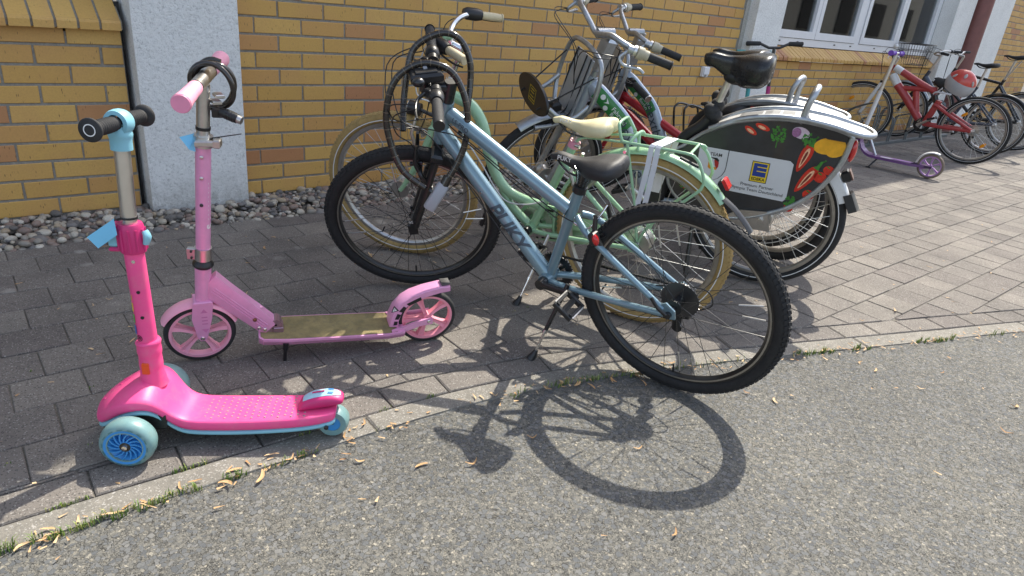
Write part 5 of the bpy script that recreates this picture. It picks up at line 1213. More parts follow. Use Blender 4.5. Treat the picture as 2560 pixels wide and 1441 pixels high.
    shape('printed_pepper', ell(-.195, .722, .062, .036, -.25), ylw); shape('printed_pepper', ell(-.225, .708, .04, .028, -.5), ylw, 2)
    shape('printed_onion', ell(-.075, .757, .036, .024, .2), onion); shape('onion_core', ell(-.058, .757, .018, .020, .2), mat('onion_purple', L(150, 100, 140), .4, var=.3, vs=200), 2); shape('printed_tomato', ell(.080, .757, .032, .012, .3), tom); shape('printed_tomato', ell(.125, .735, .03, .012, .5), tom); shape('tomato_flesh', ell(.082, .755, .018, .006, .3), crm, 2); shape('tomato_flesh', ell(.126, .733, .018, .006, .5), crm, 2)
    rr_ = random.Random(8)
    def herb(cx, cz, r, n):
        b0 = B()
        for k in range(n):
            a = rr_.uniform(0, 6.28); d = r*math.sqrt(rr_.random()); x, z = cx+d*math.cos(a), cz+d*math.sin(a)*1.2; s_ = rr_.uniform(.005, .010); q = rr_.uniform(0, 6.28)
            b0.add([P(x+s_*math.cos(q+j*1.2566)*(1 if j % 2 else .55), z+s_*math.sin(q+j*1.2566)*(1 if j % 2 else .6), 2+.02*k) for j in range(5)], [(0, 1, 2, 3, 4)])
        b0.add([P(cx-.002, cz-r*1.9, 1), P(cx+.002, cz-r*1.9, 1), P(cx+.003, cz, 1), P(cx-.001, cz, 1)], [(0, 1, 2, 3)]); b0.obj('printed_herb', grn, pn, 0)
    herb(.010, .735, .030, 46); herb(-.100, .455, .022, 34); herb(-.105, .735, .02, 24); herb(.36, .455, .03, 20)
    for x, z, r in ((-.192, .585, .026), (-.218, .62, .022), (-.165, .50, .024), (-.10, .425, .02), (.355, .50, .028), (.385, .53, .022), (.33, .47, .024), (.40, .49, .02), (.365, .44, .022)): shape('printed_tomato', ell(x, z, r, r*.9, .3), tom, 1); shape('tomato_leaf', ell(x+.004, z+r*.6, r*.4, r*.14, .5, 8), grn, 2)
share1 = share_bike(fr((1.51, -2.112, .351), -66.5, 8, .350), 'silver share bicycle with the vegetable advert side panel facing the camera, front one of two')
share2 = share_bike(fr((2.04, -1.787, .342), -79, 7, .345), 'silver share bicycle behind its twin, further from the camera, mostly hidden', 52)
# ================================================================ RED BIKE BETWEEN THE SHARE BIKES
def red_bike():
    root = thing('bicycle', 'bright red bicycle with black bar grips squeezed between the silver share bikes', 'bicycle', fr((1.93, -1.931, .332), -90, 7, .335))
    R, hz, fm = .335, .335, redpaint
    wheel(root, Matrix.Translation((0, 0, hz)), R, .048, tyreblk, rimgrey, steel, 32, 'city', (), hubm=alu)
    HB, HT = Vector((1.112, 0, .585)), Vector((1.058, 0, .715)); ax = (HT-HB).normalized(); S = axis_rot(HB, ax, R_(62)); fh = Vector((1.25, 0, .335)); T = lambda *p: S @ Vector(p)
    wheel(root, S @ Matrix.Translation(fh), R, .048, tyreblk, rimgrey, steel, 32, 'city', (), hubm=alu)
    f = ptube(root, 'frame', [HB, HT], .024, fm, 18); bbc = Vector((.50, 0, .285))
    ptube(f, 'top_tube', [(1.060, 0, .682), (.36, 0, .430)], .025, fm, 16); ptube(f, 'down_tube', [(1.10, 0, .615), tuple(bbc)], .034, fm, 18); ptube(f, 'seat_tube', [(.335, 0, .55), tuple(bbc)], .017, fm, 14)
    for s in (1, -1): ptube(f, 'chainstay', [(.48, s*.028, .285), (0, s*.065, .335)], .010, fm, 10); ptube(f, 'seatstay', [(.36, s*.015, .47), (0, s*.065, .345)], .009, fm, 10); ptube(root, 'fork_blade', [T(1.125, s*.055, .55), T(1.245, s*.055, .345)], .014, fm, 12)
    b0 = B(); b0.tube([HB-ax*.03, HT+ax*.11], .018, 14); b0.tube([HT+ax*.10, HT+ax*.10+Vector((.05, 0, .01))], .018, 14); b0.box(tuple(HB-ax*.03), (.04, .14, .03), ch=.006); b0.tf(lambda p: S @ p); b0.obj('stem', blackmetal, root)
    bc = HT+ax*.11+Vector((.06, 0, .012)); pr = [(0, 0, 0), (0, .06, .01), (-.012, .14, .04), (-.02, .20, .045), (-.045, .32, .04)]
    L_ = [S @ (bc+Vector((x, y, z))) for x, y, z in pr]; Rr = [S @ (bc+Vector((x, -y, z))) for x, y, z in pr]; ptube(root, 'handlebar', L_[::-1]+Rr[1:], .0115, blackmetal, 14, smooth=4)
    for pts in (L_, Rr):
        a, b_ = pts[-2], pts[-1]; d = (b_-a).normalized(); grip(root, a+d*.0, b_+d*.03, .0185, blackrub, rings=1, endcap=alu); b0 = B(); b0.tube([a-d*.05, a-d*.02], .02, 12); b0.box(tuple(a-d*.035-ax*.015), (.05, .045, .03), ch=.006); b0.obj('shifter', blackplast, root)
        fv = S.to_3x3() @ Vector((1, 0, -.4)); brake_lever(root, [a-d*.05, a-d*.04+fv*.04, a+fv*.055+d*.05, a+fv*.05+d*.10], alu, .0055)
    for e in (0, .03): cable(root, [L_[-2], L_[-2]+S.to_3x3() @ Vector((.08, -.04, .05-e)), S @ (bc+Vector((.07, 0, -.05-e))), Vector((1.06, .03, .64)), Vector((.85, .03, .59))])
    ptube(root, 'seat_post', [(.335, 0, .55), (.285, 0, .70)], .0135, alu, 12); ptube(root, 'seat_clamp', [(.338, 0, .54), (.330, 0, .565)], .021, blackmetal, 14)
    saddle(root, .515, .235, .758, saddleblk, wmax=.15, drop=.055); crankset(root, tuple(bbc), R_(40), .15, .07, .05)
    b0 = B(); b0.box((-.02, 0, .62), (.02, .05, .03), ch=.004); b0.obj('tail_light', redlens, root)
    ptube(root, 'rear_hoop', [(.43, .0, .42), (.55, .03, .60), (.62, .035, .655), (.655, .03, .63), (.66, -.03, .63), (.62, -.035, .655), (.55, -.03, .60), (.43, 0, .42)], .006, blackmetal, 8, smooth=4) if False else None
red_bike()
hs = thing('wheel_stand', 'thin black wire wheel holder loops by the brick wall behind the seats', 'bike stand', loc=(3.0, -.62, 0))
for k in (0, .09):
    ptube(hs, 'wire_loop', [(.24, k, 0), (.20, k, .48), (.10, k, .535), (-.04, k, .565), (-.10, k, .55), (-.11, k, .50), (-.04, k, .25), (.0, k, 0)], .0085, blackmetal, 10, smooth=5)

# ================================================================ LOCK ON THE BLUE BIKE
lk = thing('bicycle_lock', 'thick segmented black steel cable lock looped around the blue bicycle\'s handlebar, grey lock body', 'bicycle lock', loc=(-.055, -1.69, .875))
O = Vector((-.055, -1.69, .875))
l1 = [(-.102, -1.729, .524), (-.161, -1.689, .574), (-.195, -1.665, .652), (-.213, -1.653, .754), (-.194, -1.666, .861), (-.139, -1.700, .918), (-.083, -1.738, .925), (-.035, -1.770, .896), (-.001, -1.795, .813), (.005, -1.800, .71), (-.010, -1.790, .629), (-.047, -1.768, .545)]
l2 = [(-.139, -1.640, .70), (-.118, -1.605, .79), (-.105, -1.60, .88), (-.088, -1.598, .947), (-.055, -1.616, .988), (-.003, -1.652, 1.015), (.041, -1.682, 1.0), (.070, -1.704, .939), (.073, -1.712, .855), (.05, -1.73, .76), (.02, -1.745, .70)]
for pts in (l1, l2):
    P_ = [Vector(p)-O for p in pts]; ptube(lk, 'cable', P_, .0110, lockblk, 14, smooth=6)
    Q, _ = spline(P_, [0]*len(P_), 12); acc = 0
    for a, b_ in zip(Q, Q[1:]):
        acc += (b_-a).length
        if acc > .026: acc = 0; d = (b_-a).normalized(); ptube(lk, 'band', [a, a+d*.003], .0116, lockband, 14)
E1 = Vector(l1[0])-O; E2 = Vector(l1[-1])-O
ptube(lk, 'end_sleeve', [E1-Vector((-.022, .013, .006)), E1+Vector((.016, -.012, -.014))], .0145, lockblk, 16); ptube(lk, 'end_sleeve', [E2+Vector((.008, -.004, .022)), E2+Vector((-.006, .002, -.012))], .0155, lockblk, 16)
c0 = E2+Vector((-.004, .001, -.004)); c1 = Vector((-.092, -1.742, .452))-O; b0 = B(); n = 20; d = (c1-c0).normalized(); u = Vector((.83, -.55, 0)); u = (u-d*u.dot(d)).normalized(); v = d.cross(u)
rings = []
for t, s in ((0, .82), (.04, 1), (.96, 1), (1, .84)): rings.append([c0+(c1-c0)*t+(u*math.copysign(abs(math.cos(a))**.6, math.cos(a))*.021+v*math.copysign(abs(math.sin(a))**.6, math.sin(a))*.016)*s for a in [2*math.pi*k/n for k in range(n)]])
b0.loft(rings); lb = b0.obj('lock_body', lockgrey, lk, 40)

# ================================================================ SCOOTER PARTS
def scooter_wheel(root, M, R, w, rimm, tyrem, spokes=5, rt=.017, sw=.018, hubr=.014, twist=0, flat_tyre=True, rin=None, name='wheel'):
    ri = R-rt; b0 = B(); hw = w/2*.92
    b0.lathe([(ri+.001, -hw), (ri-.008, -hw), (ri-.010, -hw*.5), (ri-.010, hw*.5), (ri-.008, hw), (ri+.001, hw)], 48)
    b0.lathe([(.004, -hw*1.02), (hubr, -hw*1.0), (hubr, hw*1.0), (.004, hw*1.02)], 24)
    for i in range(spokes):
        a = 2*math.pi*i/spokes+.4; rings = []
        for t in (0, .3, .65, 1):
            r = hubr*.8+(ri-.009-hubr*.8)*t; ww = sw*(.55+.25*abs(t-.4)+.55*t*t); aa = a+twist*t; c = Vector((r*math.cos(aa), 0, r*math.sin(aa))); tg = Vector((-math.sin(aa), 0, math.cos(aa))); hh = hw*(.85-.25*math.sin(math.pi*t))
            rings.append([c+tg*ww/2+Vector((0, hh, 0)), c+Vector((0, hh*.55, 0)), c-tg*ww/2+Vector((0, hh, 0)), c-tg*ww/2-Vector((0, hh, 0)), c-Vector((0, hh*.55, 0)), c+tg*ww/2-Vector((0, hh, 0))])
        b0.loft(rings)
    o = b0.obj(name, rimm, root, 35); o.matrix_local = M
    b0 = B(); h = w/2; b0.lathe([(ri, -h*.92), (ri+rt*.45, -h), (R-rt*.25, -h*.86), (R-.001, -h*.45), (R, 0), (R-.001, h*.45), (R-rt*.25, h*.86), (ri+rt*.45, h), (ri, h*.92)], 56, closed=True); b0.obj('tyre', tyrem, o, 50)
    return o
def bolt(root, p, r=.0055, d=(0, 1, 0), m=None): p = Vector(p); d = Vector(d); return ptube(root, 'bolt', [p, p+d*.004, p+d*.0055], [r, r, r*.6], m or chrome, 12)

# ---------------------------------------------------------------- pale pink two-wheeled scooter
def pink_scooter():
    M = fr((-.147, -1.841, .1015), -19.6, 9, .1025)
    root = thing('kick_scooter', 'pale pink two-wheeled kick scooter with large wheels and a worn olive deck', 'kick scooter', M); pm = pinkpaint
    R = .1025; wz = R; A = Vector((.715, 0, .104)); HB, HT = Vector((.698, 0, .218)), Vector((.688, 0, .340)); ax = (HT-HB).normalized(); S = axis_rot(HB, ax, R_(4)); T = lambda *p: S @ Vector(p)
    scooter_wheel(root, S @ Matrix.Translation(A), R, .030, pinklight, blackrub, 5, .0145, .020, .014, 0)
    scooter_wheel(root, Matrix.Translation((0, 0, .1025)) @ Matrix.Rotation(.5, 4, 'Y'), R, .030, salmon, blackrub, 5, .0145, .020, .014, 0)
    # fork plates, front mudguard
    b0 = B()
    for s in (1, -1): b0.prism([(.727, .226), (.734, .170), (.722, .098), (.714, .088), (.705, .088), (.696, .098), (.678, .170), (.672, .226)], s*.024-.0045, s*.024+.0045)
    b0.box((.700, 0, .222), (.052, .056, .014), ch=.003); b0.tf(lambda p: S @ p); fk = b0.obj('fork', pm, root, 30); 
    b0 = B()
    for k in range(3): b0.add([T(.695-.004+x, .0290, .150+.012*k+z) for x, z in ((0, 0), (.016, 0), (.016, .004), (0, .004))], [(0, 1, 2, 3)])
    for s, zc in ((1, .192), (-1, .133)): b0.add([T(.699+x, .0290, zc+z*s) for x, z in ((-.010, 0), (.010, 0), (0, .014))], [(0, 1, 2)])
    b0.obj('arrow_mark', mat('pink_relief', (.60, .19, .40), .4), fk, 0)
    bolt(fk, T(.7095, .0285, .1), .0065)
    b0 = B(); b0.lathe([(R+.006, -.026), (R+.0135, -.019), (R+.0155, 0), (R+.0135, .019), (R+.006, .026), (R+.0045, .026), (R+.0115, 0), (R+.0045, -.026)], 26, M=S @ Matrix.Translation(A), closed=True, arc=(R_(28), R_(158))); b0.obj('front_mudguard', pinklight, root, 50)
    # head tube, collars
    ptube(root, 'head_tube', [HB, HT], .0225, pm, 24)
    for a, b_ in ((HB-ax*.010, HB+ax*.001), (HB+ax*.001, HB+ax*.004)): pass
    ptube(root, 'headset_ring', [HB-ax*.012, HB-ax*.008, HB+ax*.002, HB+ax*.006], [.022, .0255, .0255, .0235], blackplast, 24); ptube(root, 'headset_ring', [HT-ax*.002, HT+ax*.004, HT+ax*.010, HT+ax*.016, HT+ax*.024], [.024, .029, .029, .022, .019], blackplast, 24)
    S = axis_rot(HB, ax, R_(-11)); T = lambda *p: S @ Vector(p)
    z0 = HT+ax*.024; z1 = HT+ax*.062; c = ptube(root, 'clamp_collar', [T(*z0), T(*z1)], .0235, alu, 24); b0 = B(); cc = (z0+z1)/2; b0.box((cc.x+.028, .004, cc.z), (.026, .016, .036), ch=.002); b0.tf(lambda p: S @ p); b0.obj('clamp_lug', alu, c, 30)
    for dz in (-.01, .01): bolt(c, T(cc.x+.029, .012, cc.z+dz), .0035, m=blackmetal)
    top = HT+ax*.382; st_ = ptube(root, 'steering_tube', [T(*z1), T(*top)], .0198, pm, 24)
    for q, m_ in ((.345, alu), (.285, alu), (.205, blackmetal)): p = HT+ax*q; bolt(st_, T(p.x, .0192, p.z), .0048, m=m_)
    def rim_(x, y): a = R_(172)-y/.0198; return T(*(HT+ax*x))+S.to_3x3() @ Vector((.0203*math.cos(a), .0203*math.sin(a), 0))
    lettering('S', lambda x, y: rim_(.135+x, y), whiteprint, st_, .034, bold=.03, fine=.004)
    b0 = B()
    for k in range(9):                               # rest of the word runs round the tube, only its edge shows
        x0 = .155+.0135*k; b0.add([rim_(x0+dx, dy) for dx, dy in ((0, -.004), (.005, -.004), (.007, .010), (.002, .010))], [(0, 1, 2, 3)])
    b0.obj('print_stroke', whiteprint, st_, 0)
    tt = HT+ax*.536; ptube(root, 'inner_tube', [T(*(top-ax*.0)), T(*tt)], .0165, alu, 24)
    q = ptube(root, 'quick_clamp', [T(*(top-ax*.012)), T(*(top+ax*.018))], .0245, alu, 24); b0 = B(); p = top+ax*.004; b0.box((p.x-.010, .026, p.z), (.05, .014, .016), M=Matrix.Rotation(.2, 4, 'Z'), ch=.003); b0.box((p.x-.038, .014, p.z), (.018, .03, .022), ch=.003); b0.tf(lambda p: S @ p); b0.obj('clamp_lever', alu, q, 30)
    ptube(root, 'ring', [T(*(top+ax*.034)), T(*(top+ax*.042))], .0185, blackplast, 20)
    # T bar
    hb = tt+ax*.012; ptube(root, 'handlebar', [T(hb.x, -.09, hb.z), T(hb.x, .09, hb.z)], .0172, alu, 22)
    for s in (1, -1):
        pts = [T(hb.x, s*y, hb.z) for y in (.075, .082, .125, .165, .190, .206, .212)]; g = ptube(root, 'grip', pts, [.0165, .0178, .0185, .0198, .0212, .0225, .0225], pinklight, 24); ptube(g, 'end_cap', [T(hb.x, s*.212, hb.z), T(hb.x, s*.2155, hb.z)], [.0218, .0205], mat('pink_cap', (.74, .26, .40), .45), 24); ptube(g, 'end_ring', [T(hb.x, s*.073, hb.z), T(hb.x, s*.0765, hb.z)], .0178, blackplast, 20)
    b0 = B(); 
    for dz, dx in ((-.038, -.012), (-.055, -.004)): b0.box((hb.x-.022+dx, .0, hb.z+dz), (.022, .03, .010), M=Matrix.Rotation(.5, 4, 'Z'), ch=.002)
    b0.tf(lambda p: S @ p); b0.obj('lock_holder', alu, root, 30)
    # beam and deck
    a0, a1 = Vector((.684, 0, .285)), Vector((.512, 0, .110)); d = (a1-a0).normalized(); n_ = Vector((-d.z, 0, d.x)); n_ = n_ if n_.z > 0 else -n_
    ring = lambda c, h, w_: [c+n_*h+Vector((0, w_*.86, 0)), c+n_*h*.8+Vector((0, w_, 0)), c-n_*h*.8+Vector((0, w_, 0)), c-n_*h+Vector((0, w_*.86, 0)), c-n_*h+Vector((0, -w_*.86, 0)), c-n_*h*.8+Vector((0, -w_, 0)), c+n_*h*.8+Vector((0, -w_, 0)), c+n_*h+Vector((0, -w_*.86, 0))]
    b0 = B(); b0.loft([ring(a0, .040, .017), ring(a0+(a1-a0)*.25, .035, .0185), ring(a0+(a1-a0)*.97, .030, .0205), ring(a1, .024, .0205)]); bm_ = b0.obj('beam', pm, root, 30)
    b0 = B()
    for h in (-.010, -.002, .006):
        pa, pb = a0+(a1-a0)*.10+n_*h, a0+(a1-a0)*.93+n_*h; b0.tube([pa+Vector((0, .0178, 0)), pa+(pb-pa)*.3+Vector((0, .0186, 0)), pb+Vector((0, .0203, 0))], .0022, 6)
    b0.obj('rib', pm, bm_)
    b0 = B(); c = a0+(a1-a0)*.66+n_*.0315; 
    b0.lathe([(.010, 0), (.0125, .002), (.015, 0)], 20, M=Matrix.Translation(c) @ Matrix.Rotation(R_(-44), 4, 'Y') @ Matrix.Rotation(R_(90), 4, 'X') @ Matrix.Scale(1.6, 4, (1, 0, 0)), closed=True); b0.obj('embossed_badge', pm, bm_)
    for p in ((.545, .118), (.528, .110), (.556, .150)): bolt(bm_, (p[0], .0207, p[1]), .0062, m=chrome if p[1] < .14 else mat('rust_bolt', (.25, .12, .07), .5, .8))
    dx0, dx1 = .548, .108; dz = lambda x: .0795+.0135*(x-.12)/.42
    def deckring(x, w_, z): return [(x, w_, z-.004), (x, w_, z+.004), (x, w_-.004, z+.0045), (x, -w_+.004, z+.0045), (x, -w_, z+.004), (x, -w_, z-.004), (x, -w_*.8, z-.024), (x, w_*.8, z-.024)]
    b0 = B(); b0.loft([deckring(.548, .046, dz(.548)), deckring(.535, .060, dz(.535)), deckring(.46, .067, dz(.46)), deckring(.30, .067, dz(.3)), deckring(.14, .066, dz(.14)), deckring(.085, .058, dz(.085)+.002)]); dk = b0.obj('deck', pm, root, 30)
    b0 = B(); up_ = lambda x, y: (x, y, dz(x)+.0056); o_ = [(.542, .043), (.532, .055), (.46, .062), (.30, .062), (.14, .061), (.092, .054)]
    vs = [up_(x, y) for x, y in o_]+[up_(x, -y) for x, y in o_]; n = len(o_); b0.add(vs, [(i, i+1, i+1+n, i+n) for i in range(n-1)]); b0.obj('grip_tape', griptape, dk, 0)
    for s in (1, -1):
        b0 = B(); b0.loft([[(x, s*y+.0045, z-.012), (x, s*y+.0045, z+.010), (x, s*y-.0045, z+.010), (x, s*y-.0045, z-.012)] for x, y, z in ((.13, .055, .080), (.075, .040, .087), (.03, .031, .097), (-.015, .029, .102))]); b0.obj('rear_arm', pm, dk, 30); bolt(dk, (0, s*.0335, .1025), .006, (0, s, 0))
        b0 = B()
        for (xa, xb) in ((.100, .075), (.06, .035)): b0.add([(xa, s*.055-.001, .0905+.0), (xa-.02, s*.042, .0955), (xb-.02, s*.030, .103), (xb, s*.040, .098)], [(0, 1, 2, 3)])
        b0.obj('tape_patch', mat('tape_yellow', (.38, .29, .10), .85), dk, 0)
    b0 = B(); b0.box((.517, 0, .108), (.030, .040, .036), ch=.003); b0.lathe([(.004, -.020), (.019, -.020), (.019, .020), (.004, .020)], 18, M=Matrix.Translation((.495, 0, .122))); b0.box((.487, 0, .103), (.030, .048, .020), ch=.002); b0.obj('hinge', mat('hinge_metal', (.40, .26, .31), .35, .7), root, 30)
    # rear mudguard brake
    pth = [(.134, .088), (.131, .115), (.119, .150), (.095, .182), (.064, .203), (.02, .219), (-.032, .231), (-.066, .234)]; rings = []
    for i, (x, z) in enumerate(pth):
        w_ = .030-.004*i/7; a = Vector((pth[max(0, i-1)][0], 0, pth[max(0, i-1)][1])); e = Vector((pth[min(7, i+1)][0], 0, pth[min(7, i+1)][1])); t = (e-a).normalized(); nn = Vector((-t.z, 0, t.x)); nn = nn if nn.dot(Vector((x-0, 0, z-.1))) > 0 else -nn; c = Vector((x, 0, z)); dp = .030-.012*i/7
        rings.append([c+Vector((0, w_, 0))-nn*dp, c+Vector((0, w_, 0))-nn*.002, c+Vector((0, w_*.85, 0)), c-Vector((0, w_*.85, 0)), c-Vector((0, w_, 0))-nn*.002, c-Vector((0, w_, 0))-nn*dp, c-Vector((0, w_-.004, 0))-nn*dp, c-Vector((0, w_-.004, 0))-nn*.005, c+Vector((0, w_-.004, 0))-nn*.005, c+Vector((0, w_-.004, 0))-nn*dp])
    b0 = B(); b0.loft(rings); mg = b0.obj('rear_mudguard', pm, root, 40)
    b0 = B()
    for k, (t0, t1) in enumerate(((.15, .8), (1.1, 1.8), (2.1, 2.8), (3.15, 4.6))):
        g = lambda t: Vector((np.interp(t, range(8), [p[0] for p in pth]), 0, np.interp(t, range(8), [p[1] for p in pth])))
        ctr = Vector((0, 0, .1)); inn = lambda t, q: g(t)+(ctr-g(t)).normalized()*q+Vector((0, .0305-.004*t/7, 0)); b0.add([inn(t0, .013), inn(t1, .013), inn(t1, .026), inn(t0, .026)], [(0, 1, 2, 3)])
    b0.obj('slot', blackplast, mg, 0)
    b0 = B(); b0.box((-.052, 0, .238), (.030, .036, .006), M=Matrix.Rotation(.10, 4, 'Y')); 
    for k in range(7): b0.box((-.052+.0042*(k-3), 0, .2412), (.002, .032, .002), M=Matrix.Rotation(.10, 4, 'Y'))
    b0.obj('brake_pad', mat('brake_grey', (.10, .095, .09), .6), mg, 0)
    b0 = B(); c = Vector((.119, .0305, .160)); b0.add([c+Vector((-.014, 0, -.008)), c+Vector((.012, 0, -.014)), c+Vector((.004, 0, .014))], [(0, 1, 2)]); b0.obj('warning_sticker', blackprint, mg, 0); b0 = B(); c = c+Vector((.001, .0006, -.002)); b0.add([c+Vector((-.008, 0, -.004)), c+Vector((.007, 0, -.008)), c+Vector((.002, 0, .009))], [(0, 1, 2)]); b0.obj('warning_triangle', whiteprint, mg, 0); lettering('!', lambda x, y: c+Vector((-x, .0006, y)), blackprint, mg, .011, bold=.03)
    kf = Vector((.474, .060, .006)); ptube(root, 'kickstand', [(.468, .058, .078), (.470, .059, .055), (.471, .059, .05), (.473, .060, .012), tuple(kf)], [.009, .0085, .0055, .0055, .007], blackplast, 12)
    return root, M, S, hb
pink, PM, PS_, hb_ = pink_scooter()
# coiled cable lock and paper tag hanging on it
ck = thing('cable_lock', 'black coiled combination cable lock hung over the pale pink scooter\'s handlebar', 'cable lock', PM)
W = lambda *p: PS_ @ Vector(p)
pts = []
for k in range(38):
    a = 2*math.pi*k/16; r = .049+.003*math.sin(k*.9); pts.append(W(hb_.x-.016+r*math.cos(a)*1.0, -.012-.0105*(k/16)+.004*math.sin(k), hb_.z-.022+r*1.22*math.sin(a)))
ptube(ck, 'cable', pts, .0074, lockblk, 10, smooth=4)
ptube(ck, 'combination_body', [W(hb_.x-.036, .0, hb_.z-.080), W(hb_.x-.078, .010, hb_.z-.092)], .0125, blackplast, 16)
for t in (.3, .45, .6, .75):
    a, b_ = W(hb_.x-.036, .0, hb_.z-.080), W(hb_.x-.078, .010, hb_.z-.092); ptube(ck, 'number_wheel', [a+(b_-a)*t, a+(b_-a)*(t+.10)], .0138, blackmetal, 10)
ptube(ck, 'end_knob', [W(hb_.x-.078, .010, hb_.z-.092), W(hb_.x-.089, .013, hb_.z-.095)], .0105, alu, 16)
b0 = B(); b0.box(tuple(W(hb_.x-.03, -.004, hb_.z-.086)), (.034, .016, .022), ch=.003); b0.obj('holder', blackplast, ck, 30)
tg = thing('paper_tag', 'folded blue paper tag tied to the pale pink scooter\'s silver tube', 'tag', PM)
b0 = B(); c = W(.672, .0, .729); b0.add([c+Vector((.005, .004, .014)), c+Vector((.040, .012, .006)), c+Vector((.019, .030, -.020)), c+Vector((.004, .020, -.012))], [(0, 1, 2, 3)]); b0.add([c+Vector((.0195, .0305, -.0205)), c+Vector((.004, .026, -.028)), c+Vector((.004, .021, .004))], [(0, 1, 2)]); b0.obj('paper', paperblue, tg, 0)
ptube(tg, 'tie', [c+Vector((.02, .004, 0)), c+Vector((-.02, .018, .004)), c+Vector((-.11, .0, .014))], [.0016, .0018, .0014], blackplast, 6)

# ---------------------------------------------------------------- hot pink three-wheeled scooter
def tri_scooter():
    M = fr((-.644, -2.162, .06), -33, 0, .06)
    root = thing('kick_scooter', 'hot pink and light blue three-wheeled children\'s scooter with black T handlebar', 'kick scooter', M)
    R = .063; fx = .480
    def fat(nm, c, R, w, out):
        b0 = B(); h = w/2; b0.lathe([(R*.62, -h), (R*.80, -h*1.0), (R*.95, -h*.72), (R, -h*.25), (R, h*.25), (R*.95, h*.72), (R*.80, h), (R*.62, h)], 56, closed=True); o = b0.obj(nm, wheelpu, root, 50); o.matrix_local = Matrix.Translation(c)
        s = out; b0 = B(); b0.lathe([(R*.62, s*h*.98), (R*.76, s*(h+.0012)), (R*.76, s*(h+.0006)), (R*.62, s*h*.9)], 48); b0.lathe([(R*.66, s*h*.96), (R*.62, s*h*.80), (R*.40, s*h*.35), (R*.22, s*h*.55), (R*.22, s*h*.92), (R*.16, s*h*.92)], 48)
        for k in range(14):
            a = 2*math.pi*k/14; rings = []
            for t in (0, .33, .66, 1): r = R*(.20+.44*t); aa = a+.55*t; cc = Vector((r*math.cos(aa), 0, r*math.sin(aa))); tgv = Vector((-math.sin(aa), 0, math.cos(aa)))*R*.028; y1 = s*h*(.88+.02*t); y0 = s*h*.2; rings.append([cc+tgv+Vector((0, y1, 0)), cc-tgv+Vector((0, y1, 0)), cc-tgv+Vector((0, y0, 0)), cc+tgv+Vector((0, y0, 0))])
            b0.loft(rings)
        b0.obj('wheel_core', wheelblue, o, 35)
        b0 = B()
        for k in range(14):
            a0, a1 = 2*math.pi*k/14, 2*math.pi*(k+.55)/14; y = s*(h*.985); 
            b0.add([(r*math.cos(a), y+s*(.0012 if r > R*.8 else .0016), r*math.sin(a)) for r in (R*.79, R*.83) for a in (a0, a1)], [(0, 1, 3, 2)])
        b0.obj('tooth_mark', mat('wheel_dark_teal', (.08, .20, .22), .4), o, 0)
        b0 = B(); b0.lathe([(.0, s*h*.95), (R*.20, s*h*.95), (R*.20, s*h*.80)], 24); b0.obj('bearing', blackmetal, o); b0 = B(); b0.lathe([(0, s*(h*.95+.006)), (.006, s*(h*.95+.005)), (.007, s*h*.94)], 12); b0.obj('axle_bolt', chrome, o)
        return o
    fat('front_wheel', (fx, .128, R), R, .052, 1); fat('front_wheel', (fx, -.128, R), R, .052, -1)
    b0 = B(); r2_ = .042; h = .024; b0.lathe([(r2_*.5, -h), (r2_*.85, -h), (r2_, -h*.5), (r2_, h*.5), (r2_*.85, h), (r2_*.5, h)], 44, closed=True); o = b0.obj('rear_wheel', wheelpu, root, 50); o.matrix_local = Matrix.Translation((.012, 0, r2_)); b0 = B(); b0.lathe([(.003, -h*.9), (r2_*.52, -h*.9), (r2_*.52, h*.9), (.003, h*.9)], 24); b0.obj('wheel_core', wheelblue, o)
    # deck shell: cross-sections (x, half width, centre top z, edge top z, edge bottom z)
    sec = [(.596, .012, .080, .070, .060), (.588, .040, .100, .080, .058), (.570, .064, .122, .095, .062), (.545, .083, .142, .120, .082), (.515, .094, .159, .141, .105), (.485, .098, .172, .152, .118), (.458, .095, .172, .153, .121), (.436, .086, .158, .143, .112), (.418, .076, .128, .122, .088), (.400, .070, .098, .099, .064), (.378, .067, .080, .082, .048), (.35, .066, .075, .0755, .043), (.26, .067, .076, .0755, .043), (.16, .065, .080, .079, .047), (.08, .060, .085, .084, .052), (.045, .054, .088, .088, .056), (.018, .047, .091, .091, .060), (.0, .040, .090, .089, .064)]
    rings = []; rb = []
    for x, w, zc, ze, zb in sec:
        rings.append([(x, -w*.985, zb), (x, -w, (zb+ze)/2), (x, -w*.985, ze-.004), (x, -w*.93, ze), (x, -w*.5, zc+(ze-zc)*.2), (x, 0, zc), (x, w*.5, zc+(ze-zc)*.2), (x, w*.93, ze), (x, w*.985, ze-.004), (x, w, (zb+ze)/2), (x, w*.985, zb), (x, w*.5, zb+.004), (x, -w*.5, zb+.004)])
        k = .955; rb.append([(x, -w*k, zb-.013), (x, -w*k*1.01, zb-.004), (x, -w*k, zb+.006), (x, w*k, zb+.006), (x, w*k*1.01, zb-.004), (x, w*k, zb-.013), (x, 0, zb-.015)])
    b0 = B(); b0.loft(rings); dk = b0.obj('deck', hotpink, root, 50, sub=1); b0 = B(); b0.loft(rb[1:]); b0.obj('underside', skyblue, root, 50, sub=1)
    # arch lip over the near wheel and black axle housing
    b0 = B(); b0.tube([(fx, -.105, R), (fx, .105, R)], .012, 14); b0.box((fx-.02, 0, .082), (.10, .15, .06), ch=.012); b0.obj('axle_housing', blackplast, root, 40)
    # studs on the deck
    b0 = B(); rows = 0
    zt = lambda x: float(np.interp(x, [s[0] for s in sec][::-1], [s[2] for s in sec][::-1]))
    studs = B()
